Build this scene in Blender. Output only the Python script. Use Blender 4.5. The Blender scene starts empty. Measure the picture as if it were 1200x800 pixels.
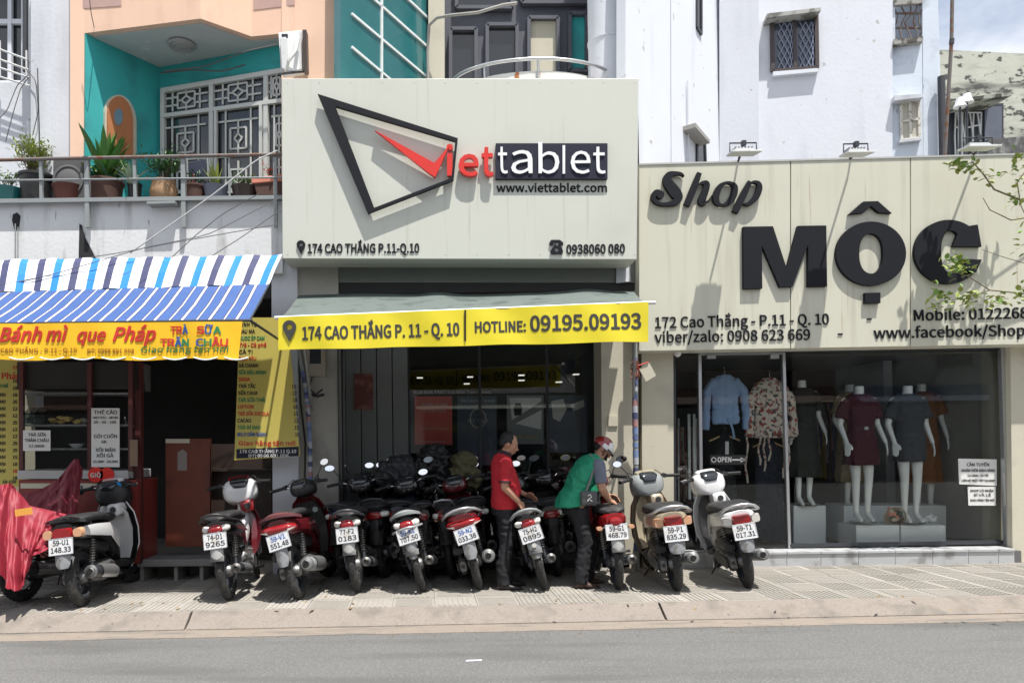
import bpy, bmesh, math, random
from mathutils import Vector, Matrix, noise
random.seed(7)
R = math.radians
C = bpy.context.scene.collection
SC = bpy.context.scene

# ------------------------------------------------------------------ camera
F = 870.0; CX = 522.0; CY = 499.0; CAMZ = 1.5
PITCH = R(1.5); ROLL = R(0.75)
cam_d = bpy.data.cameras.new("camera"); cam = bpy.data.objects.new("camera", cam_d); C.objects.link(cam)
SC.camera = cam
cam_d.sensor_width = 36.0; cam_d.lens = F / 1200 * 36.0
cam_d.shift_x = (600 - CX) / 1200; cam_d.shift_y = (CY - 400) / 1200
cam_d.clip_start = 0.05; cam_d.clip_end = 4000
MC = Matrix.Rotation(R(90) + PITCH, 3, 'X') @ Matrix.Rotation(-ROLL, 3, 'Z')
cam.matrix_world = Matrix.Translation((0, 0, CAMZ)) @ MC.to_4x4()

# ------------------------------------------------------------------ world and sun
SUNV = Vector((0.6, -1.0, 3.5)).normalized()          # towards the sun
elev = math.asin(SUNV.z); az = math.atan2(SUNV.x, SUNV.y)
W = bpy.data.worlds.new("World"); SC.world = W; W.use_nodes = True
nt = W.node_tree; N = nt.nodes; L = nt.links
bg = N["Background"]; bg.inputs[1].default_value = 0.088
sky = N.new("ShaderNodeTexSky"); sky.sky_type = 'NISHITA'; sky.sun_disc = False
sky.sun_elevation = elev; sky.sun_rotation = az; sky.air_density = 1.2; sky.dust_density = 1.0
tc = N.new("ShaderNodeTexCoord"); mp = N.new("ShaderNodeMapping"); mp.inputs['Scale'].default_value = (1, 1, 2.2)
mp.inputs['Location'].default_value = (0.35, 0.1, 0.12)
ns = N.new("ShaderNodeTexNoise"); ns.inputs['Scale'].default_value = 3.2; ns.inputs['Detail'].default_value = 9; ns.inputs['Roughness'].default_value = .55
cr = N.new("ShaderNodeValToRGB"); cr.color_ramp.elements[0].position = .38; cr.color_ramp.elements[1].position = .54; cr.color_ramp.elements[0].color = (.3, .3, .3, 1)
mx = N.new("ShaderNodeMix"); mx.data_type = 'RGBA'; mx.inputs[7].default_value = (7.6, 7.9, 8.6, 1)
L.new(tc.outputs['Generated'], mp.inputs[0]); L.new(mp.outputs[0], ns.inputs[0]); L.new(ns.outputs[0], cr.inputs[0])
L.new(cr.outputs[0], mx.inputs[0]); L.new(sky.outputs[0], mx.inputs[6]); L.new(mx.outputs[2], bg.inputs[0])
sun_d = bpy.data.lights.new("sun", 'SUN'); sun = bpy.data.objects.new("sun", sun_d); C.objects.link(sun)
sun_d.energy = 4.9; sun_d.angle = R(0.55); sun_d.color = (1.0, .96, .9)
sun.rotation_euler = SUNV.to_track_quat('Z', 'Y').to_euler()
SC.view_settings.view_transform = 'Standard'; SC.view_settings.look = 'None'
SC.view_settings.exposure = 0.6; SC.view_settings.gamma = 1.0

# ------------------------------------------------------------------ pixel (of the 1200x800 photo) -> world
def ray(px, py):
    return MC @ Vector(((px - CX) / F, (CY - py) / F, -1.0))
def P(px, py, Y):
    d = ray(px, py); t = Y / d.y
    return Vector((d.x * t, Y, CAMZ + d.z * t))
def PZ(px, py, z=0.0):
    d = ray(px, py); t = (z - CAMZ) / d.z
    return Vector((d.x * t, d.y * t, z))

# ------------------------------------------------------------------ mesh builder
class MB:
    def __init__(s): s.v = []; s.f = []; s.m = []; s.uv = None
    def add(s, vs, fs, mi=0):
        o = len(s.v); s.v += [Vector(v) for v in vs]; s.f += [tuple(i + o for i in f) for f in fs]; s.m += [mi] * len(fs); return s
    def box(s, a, b, M=None):
        (x0, y0, z0), (x1, y1, z1) = a, b
        vs = [Vector(p) for p in [(x0,y0,z0),(x1,y0,z0),(x1,y1,z0),(x0,y1,z0),(x0,y0,z1),(x1,y0,z1),(x1,y1,z1),(x0,y1,z1)]]
        if M: vs = [M @ v for v in vs]
        return s.add(vs, [(3,2,1,0),(4,5,6,7),(0,1,5,4),(1,2,6,5),(2,3,7,6),(3,0,4,7)])
    def cbox(s, c, h, M=None):
        return s.box([c[i] - h[i] for i in range(3)], [c[i] + h[i] for i in range(3)], M)
    def prism(s, pts, off):
        pts = [Vector(p) for p in pts]; off = Vector(off); n = len(pts)
        nrm = Vector((0, 0, 0))
        for i in range(n): nrm += pts[i].cross(pts[(i + 1) % n])
        if nrm.dot(off) > 0: pts = pts[::-1]
        vs = pts + [p + off for p in pts]
        fs = [tuple(range(n)), tuple(range(2 * n - 1, n - 1, -1))] + [(i, i + n, (i + 1) % n + n, (i + 1) % n) for i in range(n)]
        return s.add(vs, fs)
    def quad(s, a, b, c, d): return s.add([a, b, c, d], [(0, 1, 2, 3)])
    def loft(s, rings, cap=True, closed=True):
        n = len(rings[0]); vs = [p for r in rings for p in r]; fs = []
        for k in range(len(rings) - 1):
            for i in range(n if closed else n - 1):
                j = (i + 1) % n
                fs.append((k*n+i, k*n+j, (k+1)*n+j, (k+1)*n+i))
        if cap and closed: fs += [tuple(range(n))[::-1], tuple((len(rings)-1)*n + i for i in range(n))]
        return s.add(vs, fs)
    def tube(s, path, r, n=8, cap=True, flat=1.0):
        path = [Vector(p) for p in path]; rs = r if isinstance(r, (list, tuple)) else [r] * len(path)
        rings = []; up = None
        for i, p in enumerate(path):
            t = (path[min(i+1, len(path)-1)] - path[max(i-1, 0)])
            if t.length < 1e-9: t = Vector((0, 0, 1))
            t.normalize()
            if up is None: up = t.orthogonal().normalized()
            up = (up - t * up.dot(t)); up = up.normalized() if up.length > 1e-6 else t.orthogonal().normalized()
            w = t.cross(up)
            rings.append([p + (up * math.cos(a) + w * math.sin(a) * flat) * rs[i] for a in [2*math.pi*k/n for k in range(n)]])
        return s.loft(rings, cap)
    def lathe(s, prof, origin=(0, 0, 0), axis=(0, 0, 1), n=24, cap=True):
        ax = Vector(axis).normalized(); u = ax.orthogonal().normalized(); w = ax.cross(u); o = Vector(origin)
        rings = [[o + ax * h + (u * math.cos(2*math.pi*k/n) + w * math.sin(2*math.pi*k/n)) * max(r, 1e-4) for k in range(n)] for r, h in prof]
        return s.loft(rings, cap)
    def ball(s, c, r, n=12, m=8):
        r = r if isinstance(r, (list, tuple)) else (r, r, r); c = Vector(c)
        rings = []
        for i in range(m + 1):
            a = math.pi * (i / m) ; a = min(max(a, .02), math.pi - .02)
            rings.append([c + Vector((r[0]*math.sin(a)*math.cos(b), r[1]*math.sin(a)*math.sin(b), -r[2]*math.cos(a))) for b in [2*math.pi*k/n for k in range(n)]])
        return s.loft(rings)
    def ext(s, o): return s.add(o.v, o.f)
    def xf(s, M): s.v = [M @ v for v in s.v]; return s

def sup(c, hw, hh, plane='xz', n=16, pw=2.6):
    out = []
    for k in range(n):
        a = 2 * math.pi * k / n; ca, sa = math.cos(a), math.sin(a)
        u = hw * math.copysign(abs(ca) ** (2 / pw), ca); w = hh * math.copysign(abs(sa) ** (2 / pw), sa)
        out.append(Vector((c[0] + u, c[1], c[2] + w)) if plane == 'xz' else Vector((c[0] + u, c[1] + w, c[2])))
    return out

OFF = {}
def tag(o, label=None, cat=None, group=None, kind=None, category=None):
    cat = cat or category
    if label: o['label'] = label
    if cat: o['category'] = cat
    if group: o['group'] = group
    if kind: o['kind'] = kind
    return o
def thing(name, label, cat, loc=(0, 0, 0), group=None, local=False):
    o = bpy.data.objects.new(name, None); o.empty_display_size = .1; C.objects.link(o)
    o.location = loc; OFF[o] = Vector((0, 0, 0)) if local else Vector(loc)
    return tag(o, label, cat, group)
def part(name, mb, mat, parent=None, smooth=None, loc=None, bev=0, uv=False, **kw):
    """one mesh object; vertices are given in world space (or in the thing's own space when it was made local)"""
    off = OFF.get(parent, Vector((0, 0, 0)))
    base = Vector(loc) if (loc is not None and parent is None) else off
    me = bpy.data.meshes.new(name)
    me.from_pydata([tuple(v - base) for v in mb.v], [], mb.f); me.validate()
    mats = mat if isinstance(mat, (list, tuple)) else [mat]
    for m in mats: me.materials.append(m)
    if len(mats) > 1 and len(me.polygons) == len(mb.m): me.polygons.foreach_set('material_index', mb.m)
    b = bmesh.new(); b.from_mesh(me); bmesh.ops.recalc_face_normals(b, faces=b.faces); b.to_mesh(me); b.free()
    if smooth is not None:
        me.polygons.foreach_set('use_smooth', [True] * len(me.polygons)); me.set_sharp_from_angle(angle=R(smooth))
    o = bpy.data.objects.new(name, me); C.objects.link(o)
    if parent is not None: o.parent = parent; OFF[o] = off
    else: o.location = base; OFF[o] = base
    if bev:
        bm_ = o.modifiers.new('bevel', 'BEVEL'); bm_.width = bev; bm_.segments = 2; bm_.limit_method = 'ANGLE'
    tag(o, **kw)
    return o
def pp(pix, Y, depth):                       # outline in photo pixels on the plane Y, thickened away from the camera
    m = MB(); m.prism([P(x, y, Y) for x, y in pix], (0, depth, 0)); return m
def rect(x0, y0, x1, y1): return [(x0, y0), (x1, y0), (x1, y1), (x0, y1)]

# ------------------------------------------------------------------ materials
MT = {}
def pm(name, c, rough=.6, metal=0, var=.12, vs=6, bump=.15, bs=80, c2=None, c2s=2.5, c2t=(.52, .66), c2str=(1, 1, 1), coat=0,
       spec=.5, c3=None, c3s=12, c3t=(.6, .7), c3str=(1, 1, 1), emit=None, alpha=1, trans=0, sheen=0, gen=False):
    if name in MT: return MT[name]
    m = bpy.data.materials.new(name); m.use_nodes = True; t = m.node_tree; n = t.nodes; l = t.links
    b = n["Principled BSDF"]; b.inputs['Roughness'].default_value = rough; b.inputs['Metallic'].default_value = metal
    b.inputs['Specular IOR Level'].default_value = spec
    if coat: b.inputs['Coat Weight'].default_value = coat; b.inputs['Coat Roughness'].default_value = .06
    if trans: b.inputs['Transmission Weight'].default_value = trans
    if sheen: b.inputs['Sheen Weight'].default_value = sheen
    if alpha < 1: b.inputs['Alpha'].default_value = alpha
    co = n.new("ShaderNodeTexCoord")
    src = co.outputs['Generated'] if gen else co.outputs['Object']
    c = tuple(c) + (1,) if len(c) == 3 else c
    def noi(scale, det=5, st=(1, 1, 1)):
        a = n.new("ShaderNodeTexNoise"); a.inputs['Scale'].default_value = scale; a.inputs['Detail'].default_value = det
        if st != (1, 1, 1):
            mpp = n.new("ShaderNodeMapping"); mpp.inputs['Scale'].default_value = st; l.new(src, mpp.inputs[0]); l.new(mpp.outputs[0], a.inputs[0])
        else: l.new(src, a.inputs[0])
        return a.outputs[0]
    a = n.new("ShaderNodeMix"); a.data_type = 'RGBA'
    a.inputs[6].default_value = tuple(x * (1 - var) for x in c[:3]) + (1,); a.inputs[7].default_value = tuple(min(1, x * (1 + var)) for x in c[:3]) + (1,)
    l.new(noi(vs), a.inputs[0]); out = a.outputs[2]
    for cc, cs, ct, st in ((c2, c2s, c2t, c2str), (c3, c3s, c3t, c3str)):
        if cc is None: continue
        r = n.new("ShaderNodeValToRGB"); r.color_ramp.elements[0].position = ct[0]; r.color_ramp.elements[1].position = ct[1]
        l.new(noi(cs, 7, st), r.inputs[0]); q = n.new("ShaderNodeMix"); q.data_type = 'RGBA'; l.new(r.outputs[0], q.inputs[0])
        l.new(out, q.inputs[6]); q.inputs[7].default_value = tuple(cc) + (1,); out = q.outputs[2]
    l.new(out, b.inputs['Base Color'])
    if bump:
        bb = n.new("ShaderNodeBump"); bb.inputs['Strength'].default_value = bump; bb.inputs['Distance'].default_value = .01
        l.new(noi(bs, 4), bb.inputs['Height']); l.new(bb.outputs[0], b.inputs['Normal'])
    if emit: b.inputs['Emission Color'].default_value = tuple(emit[:3]) + (1,); b.inputs['Emission Strength'].default_value = emit[3]
    MT[name] = m; return m
def glass(name, tint=(.8, .86, .85), refl=.1, ior=1.5, rough=.0):
    if name in MT: return MT[name]
    m = bpy.data.materials.new(name); m.use_nodes = True; t = m.node_tree; n = t.nodes; l = t.links
    n.remove(n["Principled BSDF"]); o = n["Material Output"]
    tr = n.new("ShaderNodeBsdfTransparent"); tr.inputs[0].default_value = tuple(tint) + (1,)
    gl = n.new("ShaderNodeBsdfGlossy"); gl.inputs['Roughness'].default_value = rough; gl.inputs[0].default_value = (1, 1, 1, 1)
    fr = n.new("ShaderNodeFresnel"); fr.inputs[0].default_value = ior
    ad = n.new("ShaderNodeMath"); ad.operation = 'ADD'; ad.use_clamp = True; ad.inputs[1].default_value = refl; l.new(fr.outputs[0], ad.inputs[0])
    ms = n.new("ShaderNodeMixShader"); l.new(ad.outputs[0], ms.inputs[0]); l.new(tr.outputs[0], ms.inputs[1]); l.new(gl.outputs[0], ms.inputs[2])
    l.new(ms.outputs[0], o.inputs[0]); MT[name] = m; return m

WHITEP = pm('white plaster', (.66, .68, .73), .85, var=.04, vs=3, bump=.2, bs=18, c2=(.55, .57, .62), c2s=1.2, c2t=(.55, .85), c2str=(3, 3, .5), c3=(.42, .41, .39), c3s=7, c3t=(.68, .74))
PALEP = pm('pale grey plaster', (.60, .62, .66), .85, var=.06, vs=3, bump=.25, bs=20, c2=(.42, .43, .46), c2s=1.1, c2t=(.5, .8), c2str=(3, 3, .5), c3=(.3, .3, .29), c3s=8, c3t=(.68, .75))
DIRTYW = pm('stained white wall', (.66, .67, .68), .85, var=.07, vs=4, bump=.25, bs=25, c2=(.36, .36, .35), c2s=1.6, c2t=(.57, .78), c2str=(3.5, 3.5, .6), c3=(.22, .22, .21), c3s=9, c3t=(.68, .75), c3str=(2, 2, .5))
BLUEW = pm('bluish white plaster', (.62, .68, .76), .85, var=.05, vs=3, bump=.2, bs=20, c2=(.36, .40, .46), c2s=2.5, c2t=(.55, .75), c3=(.3, .33, .38), c3s=8, c3t=(.66, .73), c3str=(2, 2, .4))
ORANGE = pm('peach paint', (.78, .53, .39), .8, var=.05, vs=4, bump=.12, bs=25, c2=(.62, .42, .31), c2s=2, c2t=(.55, .8), c2str=(2, 2, .5))
PINKP = pm('dull pink tone', (.48, .32, .28), .8)
TEAL = pm('teal wall paint', (.03, .36, .36), .7, var=.08, vs=3, bump=.12, bs=25, c2=(.03, .27, .28), c2s=2)
CREAMP = pm('cream plaster', (.52, .49, .39), .8, var=.05, vs=3, bump=.12, bs=30, c2=(.40, .37, .30), c2s=2.2, c2t=(.55, .8), c3=(.25, .23, .2), c3s=14, c3t=(.7, .76))
GREENP = pm('old pale green plaster', (.46, .47, .40), .9, var=.15, vs=3, bump=.5, bs=12, c2=(.12, .12, .11), c2s=1.3, c2t=(.50, .66), c2str=(.5, 1, 2.5), c3=(.08, .08, .075), c3s=5, c3t=(.56, .62), c3str=(1, 1, 1.6))
GREYPL = pm('grey cladding', (.30, .32, .31), .6, var=.06, bump=.08)
CONC = pm('concrete', (.30, .29, .27), .9, var=.12, vs=8, bump=.4, bs=40)
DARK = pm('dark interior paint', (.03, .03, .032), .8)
DARKBR = pm('dark brown wood', (.028, .016, .012), .55, var=.3, vs=10)
SIGNW = pm('sign face cream', (.56, .57, .505), .45, var=.02, vs=1.5, bump=.03, bs=6, c2=(.51, .51, .45), c2s=.9, c2t=(.5, .8), c3=(.44, .43, .36), c3s=2.6, c3t=(.60, .80), c3str=(6, 6, .25))
SIGNM = pm('aged cream sign face', (.56, .55, .45), .5, var=.03, vs=1.5, bump=.04, bs=6, c2=(.45, .43, .35), c2s=1.5, c2t=(.52, .8), c2str=(5, 5, .35), c3=(.36, .29, .19), c3s=3, c3t=(.64, .78), c3str=(7, 7, .3))
SIGNEDGE = pm('sign edge metal', (.45, .45, .42), .4, metal=.3)
BLACKL = pm('black letter face', (.010, .011, .015), .65, spec=.2, var=.05, bump=0)
NAVY = pm('navy panel', (.016, .018, .034), .6, spec=.25, bump=0)
REDL = pm('red letter face', (.65, .03, .02), .35, bump=0)
WHITEL = pm('white letter face', (.8, .8, .8), .4, bump=0)
METW = pm('white painted metal', (.62, .63, .62), .45, var=.06, c2=(.35, .3, .25), c2s=9, c2t=(.62, .75))
METG = pm('grey painted metal', (.25, .27, .27), .5, var=.1)
METD = pm('dark grey metal', (.035, .038, .045), .4, var=.1)
RUST = pm('rusty iron', (.16, .14, .13), .7, var=.2, c2=(.17, .07, .035), c2s=9, c2t=(.48, .62))
STEEL = pm('brushed steel', (.62, .62, .6), .25, metal=1, var=.05)
CHROME = pm('chrome', (.75, .75, .75), .12, metal=1, var=.02, bump=0)
ALU = pm('aluminium', (.55, .56, .57), .35, metal=.85, var=.1)
ENG = pm('engine alloy', (.20, .20, .20), .45, metal=.7, var=.3, vs=25, c2=(.06, .055, .05), c2s=14)
RUBBER = pm('tyre rubber', (.022, .022, .022), .82, var=.25, vs=30, bump=.4, bs=160, c2=(.07, .065, .055), c2s=9, c2t=(.5, .75))
BLKPL = pm('black plastic', (.018, .018, .019), .5, var=.15, bump=.1, bs=200, c2=(.10, .088, .075), c2s=6, c2t=(.56, .85))
SEATM = pm('seat vinyl', (.022, .022, .024), .55, var=.15, bump=.25, bs=240, c2=(.10, .088, .075), c2s=6, c2t=(.56, .85))
GREYFLAP = pm('grey plastic', (.23, .24, .25), .5, var=.15, vs=20, c2=(.13, .12, .1), c2s=10)
WHTPL = pm('white gloss paint', (.72, .72, .72), .25, var=.03, coat=.5, bump=0)
SILVER = pm('silver paint', (.42, .43, .44), .3, metal=.55, coat=.4, bump=0)
BEIGEP = pm('champagne paint', (.42, .36, .26), .32, metal=.3, coat=.5, bump=0)
REDP = pm('red gloss paint', (.24, .008, .010), .25, coat=.6, bump=0, var=.05, c2=(.10, .088, .075), c2s=6, c2t=(.56, .85))
DREDP = pm('dark red paint', (.10, .008, .012), .25, coat=.6, bump=0, c2=(.10, .088, .075), c2s=6, c2t=(.56, .85))
BLUEP = pm('dark blue paint', (.015, .02, .05), .25, coat=.6, bump=0, c2=(.10, .088, .075), c2s=6, c2t=(.56, .85))
BLKP = pm('black gloss paint', (.012, .012, .013), .2, coat=.6, bump=0, c2=(.10, .088, .075), c2s=6, c2t=(.56, .85))
LENSR = pm('red lens', (.26, .008, .010), .12, coat=.8, bump=.3, bs=120)
LENSA = pm('amber lens', (.62, .34, .2), .15, coat=.8, bump=.2, bs=120)
LENSW = pm('clear lens', (.62, .6, .55), .1, coat=.9, bump=.2, bs=120)
MIRRORG = pm('mirror glass', (.85, .87, .9), .02, metal=1, bump=0, var=.01)
PLATEW = pm('plate white', (.60, .61, .62), .4, var=.05, vs=30, c2=(.5, .48, .45), c2s=14)
PRINTK = pm('black print', (.02, .02, .025), .5, bump=0)
PRINTR = pm('red print', (.55, .03, .02), .5, bump=0)
PRINTG = pm('green print', (.02, .22, .09), .5, bump=0)
PRINTB = pm('blue print', (.02, .09, .33), .5, bump=0)
YELLOW = pm('yellow banner vinyl', (.74, .62, .03), .42, var=.05, vs=3, bump=.12, bs=5)
YELLO = pm('orange yellow banner vinyl', (.85, .50, .015), .45, var=.05, vs=3, bump=.12, bs=5)
YELLM = pm('menu banner vinyl', (.52, .44, .10), .5, var=.08, vs=3, bump=.1, bs=6)
CANVG = pm('grey canvas', (.10, .125, .115), .8, var=.1, vs=6, bump=.3, bs=12, c2=(.06, .075, .07), c2s=4)
FABW = pm('white awning cloth', (.72, .74, .78), .7, bump=.25, bs=10, var=.05)
FABN = pm('navy awning stripe', (.05, .055, .13), .7, bump=.25, bs=10)
FABB = pm('bright blue awning stripe', (.01, .20, .62), .7, bump=.25, bs=10)
FABV = pm('blue awning cloth', (.032, .085, .26), .7, bump=.25, bs=10, var=.15)
SKIN = pm('skin', (.42, .22, .14), .5, var=.1, vs=20, bump=.1)
HAIR = pm('black hair', (.01, .009, .009), .5, bump=.6, bs=300)
REDSH = pm('red polo cloth', (.42, .010, .020), .8, var=.1, bump=.3, bs=30)
BLKCL = pm('black cloth', (.010, .011, .014), .85, var=.2, bump=.3, bs=30)
GREENV = pm('green vest cloth', (.012, .26, .14), .7, var=.12, bump=.3, bs=25)
GREENL = pm('light green panel cloth', (.03, .50, .22), .7, var=.1)
GREYCL = pm('grey blue cloth', (.14, .155, .20), .8, var=.15, bump=.3, bs=30)
MANQ = pm('mannequin enamel', (.85, .85, .84), .35, var=.02, bump=0)
LEAF = pm('leaf green', (.06, .17, .03), .5, var=.5, vs=4, bump=.1)
LEAFL = pm('light leaf green', (.16, .27, .05), .5, var=.5, vs=5, bump=.1)
LEAFD = pm('dark leaf green', (.022, .075, .03), .5, var=.4, vs=4, bump=.1)
LEAFY = pm('yellow green leaf', (.27, .32, .07), .5, var=.4, vs=5, bump=.1)
BARK = pm('thin stem bark', (.14, .11, .07), .9, var=.3, vs=20)
TERRA = pm('brown pot clay', (.09, .045, .035), .8, var=.2)
PINKT = pm('salmon planter', (.62, .22, .15), .6, var=.15)
GLASSD = glass('shop glass', (.96, .98, .97), .0, ior=1.36)
GLASST = glass('tablet shop glass', (.95, .97, .96), .03)
GLASSW = glass('window glass', (.45, .52, .52), .06)
PANED = pm('dark window pane', (.02, .024, .028), .06, spec=.8, bump=.02, bs=2)
TEALG = pm('teal tinted glass', (.025, .15, .16), .12, spec=.7, coat=.4, bump=.06, bs=1.2, var=.15)
PAPER = pm('white paper', (.68, .68, .66), .7, bump=0, var=.03)
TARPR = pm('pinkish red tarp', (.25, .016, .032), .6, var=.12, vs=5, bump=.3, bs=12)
TARPD = pm('shade-toned red tarp', (.15, .01, .02), .6, var=.12, vs=5, bump=.3, bs=12)  # darker copy of the tarp red, with its shade put into the colour

# ------------------------------------------------------------------ lettering
import os
INTER = None
try:
    for kind_ in ('LOCAL', 'SYSTEM'):
        fp = os.path.join(bpy.utils.resource_path(kind_), 'datafiles', 'fonts', 'Noto Sans CJK Regular.woff2')   # a font that ships with Blender itself
        if INTER is None and os.path.exists(fp): INTER = bpy.data.fonts.load(fp)
except Exception: INTER = None
# (turned into meshes at the end, in one pass)
TXT = []
def _font(s, bold, shear, ext, sx=1.0, sp=1.0):
    cu = bpy.data.curves.new('lettering', 'FONT'); cu.body = s; cu.shear = shear; cu.extrude = ext
    cu.resolution_u = 3; cu.space_character = sp
    if INTER: cu.font = INTER
    o = bpy.data.objects.new('lettering_source', cu); C.objects.link(o); return o
CAPREF = _font('H', 0, 0, 0)
def txt(s, p0, p1, cap, mat, parent, depth=.004, bold=.0, shear=0, up=None, name='lettering', sp=1.0, label=None, norm=None, warp=None):
    """baseline from p0 to p1 (world points), capital height cap in metres; the string is fitted to the baseline"""
    TXT.append((_font(s, bold, shear, .5, sp=sp), Vector(p0), Vector(p1), cap, mat, parent, depth, up, name, label, norm, warp, max(0, bold)))
def ptxt(s, a, b, cap, Y, mat, parent, depth=.004, **kw):          # baseline in photo pixels on the plane Y
    txt(s, P(*a, Y), P(*b, Y), cap * Y / F, mat, parent, depth, **kw)
def finish_text():
    dg = bpy.context.evaluated_depsgraph_get()
    def grab(o):
        e = o.evaluated_get(dg); me = e.to_mesh(); vs = [v.co.copy() for v in me.vertices]; fs = [tuple(p.vertices) for p in me.polygons]; e.to_mesh_clear(); return vs, fs
    v, _ = grab(CAPREF); H = max(q.y for q in v)
    for o, p0, p1, cap, mat, parent, depth, up, name, label, norm, warp, bold in TXT:
        vs, fs = grab(o)
        if not vs: continue
        x0 = min(q.x for q in vs); x1 = max(q.x for q in vs); xd = p1 - p0; ln = xd.length; xd = xd.normalized()
        if norm is None: nz = Vector((0, -1, 0)); nz = (nz - xd * nz.dot(xd)).normalized()
        else: nz = Vector(norm).normalized()
        u = Vector(up).normalized() if up else nz.cross(xd)
        m = MB(); m.v = [p0 + xd * ((q.x - x0) / (x1 - x0) * ln) + u * (q.y / H * cap) + nz * ((q.z + .5) * depth) for q in vs]; m.f = list(fs)
        if bold:           # heavier strokes: copies of the letters pushed outwards a little, each a hair behind the last
            base = list(m.v); nd = 8 if cap > .09 else 4; rb = bold * 1.35 * cap; n0 = len(base)
            for k in range(nd):
                a = 2 * math.pi * (k + .5) / nd; d = xd * (math.cos(a) * rb) + u * (math.sin(a) * rb) - nz * (.00012 * (k + 1)); o_ = len(m.v)
                m.v += [q + d for q in base]; m.f += [tuple(i + o_ for i in f) for f in fs]
        if warp: m.v = [q + Vector((0, warp(q), 0)) for q in m.v]
        m.m = [0] * len(m.f)
        part(name, m, mat, parent, **({'label': label} if label else {}))
    for t in TXT + [(CAPREF,)]:
        cu = t[0].data; bpy.data.objects.remove(t[0]); bpy.data.curves.remove(cu)

# ------------------------------------------------------------------ remeshed organic shapes (also finished in one pass)
BLOBS = []; WRK = {}
def blob(name, mb, mat, parent, voxel=.012, smooth_it=4, wr=0, **kw):
    o = part(name, mb, mat, parent, **kw)
    md = o.modifiers.new('r', 'REMESH'); md.mode = 'VOXEL'; md.voxel_size = voxel; md.use_smooth_shade = True
    s = o.modifiers.new('s', 'SMOOTH'); s.iterations = smooth_it; s.factor = .5
    WRK[o] = wr; BLOBS.append(o); return o
def finish_blobs():
    dg = bpy.context.evaluated_depsgraph_get()
    new = [bpy.data.meshes.new_from_object(o.evaluated_get(dg)) for o in BLOBS]
    for o, me in zip(BLOBS, new):
        o.modifiers.clear(); o.data = me
        if WRK[o]:
            w = WRK[o]; ns_ = [v.normal.copy() for v in me.vertices]
            for v, n_ in zip(me.vertices, ns_):
                p = v.co; q = noise.noise((p.x * 9 + p.z * 3, p.y * 9, p.z * 14)); r2_ = noise.noise((p.x * 26, p.y * 26 + 7, p.z * 20 + p.x * 12))
                v.co = p + n_ * w * ((1 - abs(q) * 3.2) * .8 + r2_ * .5)
        me.update(); me.polygons.foreach_set('use_smooth', [True] * len(me.polygons))
def cap_tube(mb, a, b, ra, rb, n=12, flat=1.0):
    mb.tube([a, b], [ra, rb], n, flat=flat); mb.ball(a, ra); mb.ball(b, rb)
# ================================================================== THE SETTING: road, kerb, pavement
def line2(a, b, t): return a + (b - a) * t
KA, KB = PZ(0, 720, 0), PZ(1200, 697, 0); GA, GB = PZ(0, 743, -.12), PZ(1200, 719, -.12); HA, HB = PZ(0, 751, -.12), PZ(1200, 727, -.12)
T0, T1 = -3.0, 4.0
ASPH = pm('asphalt', (.125, .125, .123), .85, var=.12, vs=2.2, bump=.6, bs=220, c2=(.18, .177, .17), c2s=60, c2t=(.5, .62), c3=(.09, .09, .088), c3s=1.2, c3t=(.5, .75), c3str=(.35, 2.5, 1))
GUTT = pm('gutter cement', (.235, .198, .165), .9, var=.15, vs=8, bump=.5, bs=70, c2=(.15, .14, .125), c2s=3, c2t=(.5, .7), c2str=(.6, 3, 1))
KERBM = pm('kerb stone', (.235, .205, .178), .9, var=.22, vs=45, bump=.9, bs=90, c2=(.17, .15, .13), c2s=5, c2t=(.5, .7), c3=(.14, .12, .11), c3s=18, c3t=(.66, .72))
r_ = MB(); a, b = line2(HA, HB, -40), line2(HA, HB, 40); z = -.12
r_.add([(a.x, -60, z), (b.x, -60, z), (b.x, b.y, z), (a.x, a.y, z)], [(0, 1, 2, 3)])
part('road', r_, ASPH, kind='structure')
g_ = MB(); g_.add([(-600, -600, -.5), (600, -600, -.5), (600, 900, -.5), (-600, 900, -.5)], [(0, 1, 2, 3)])
part('ground', g_, CONC, kind='structure')
g_ = MB(); a0, b0, a1, b1 = line2(HA, HB, -6), line2(HA, HB, 7), line2(GA, GB, -6), line2(GA, GB, 7)
g_.prism([a0 - Vector((0, .02, 0)), b0 - Vector((0, .02, 0)), b1 + Vector((0, .1, 0)), a1 + Vector((0, .1, 0))], (0, 0, .004)); part('gutter', g_, GUTT, kind='structure')
kb = MB(); kd = (KB - KA).normalized(); kn = Vector((-kd.y, kd.x, 0))
kb.prism([line2(KA, KB, -6) + Vector((0, .12, -.02)), line2(KA, KB, 7) + Vector((0, .12, -.02)), line2(GA, GB, 7) + Vector((0, .03, -.01)), line2(GA, GB, -6) + Vector((0, .03, -.01))], (0, 0, -.05))
kerb = part('kerb', kb, KERBM, kind='structure')
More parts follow.
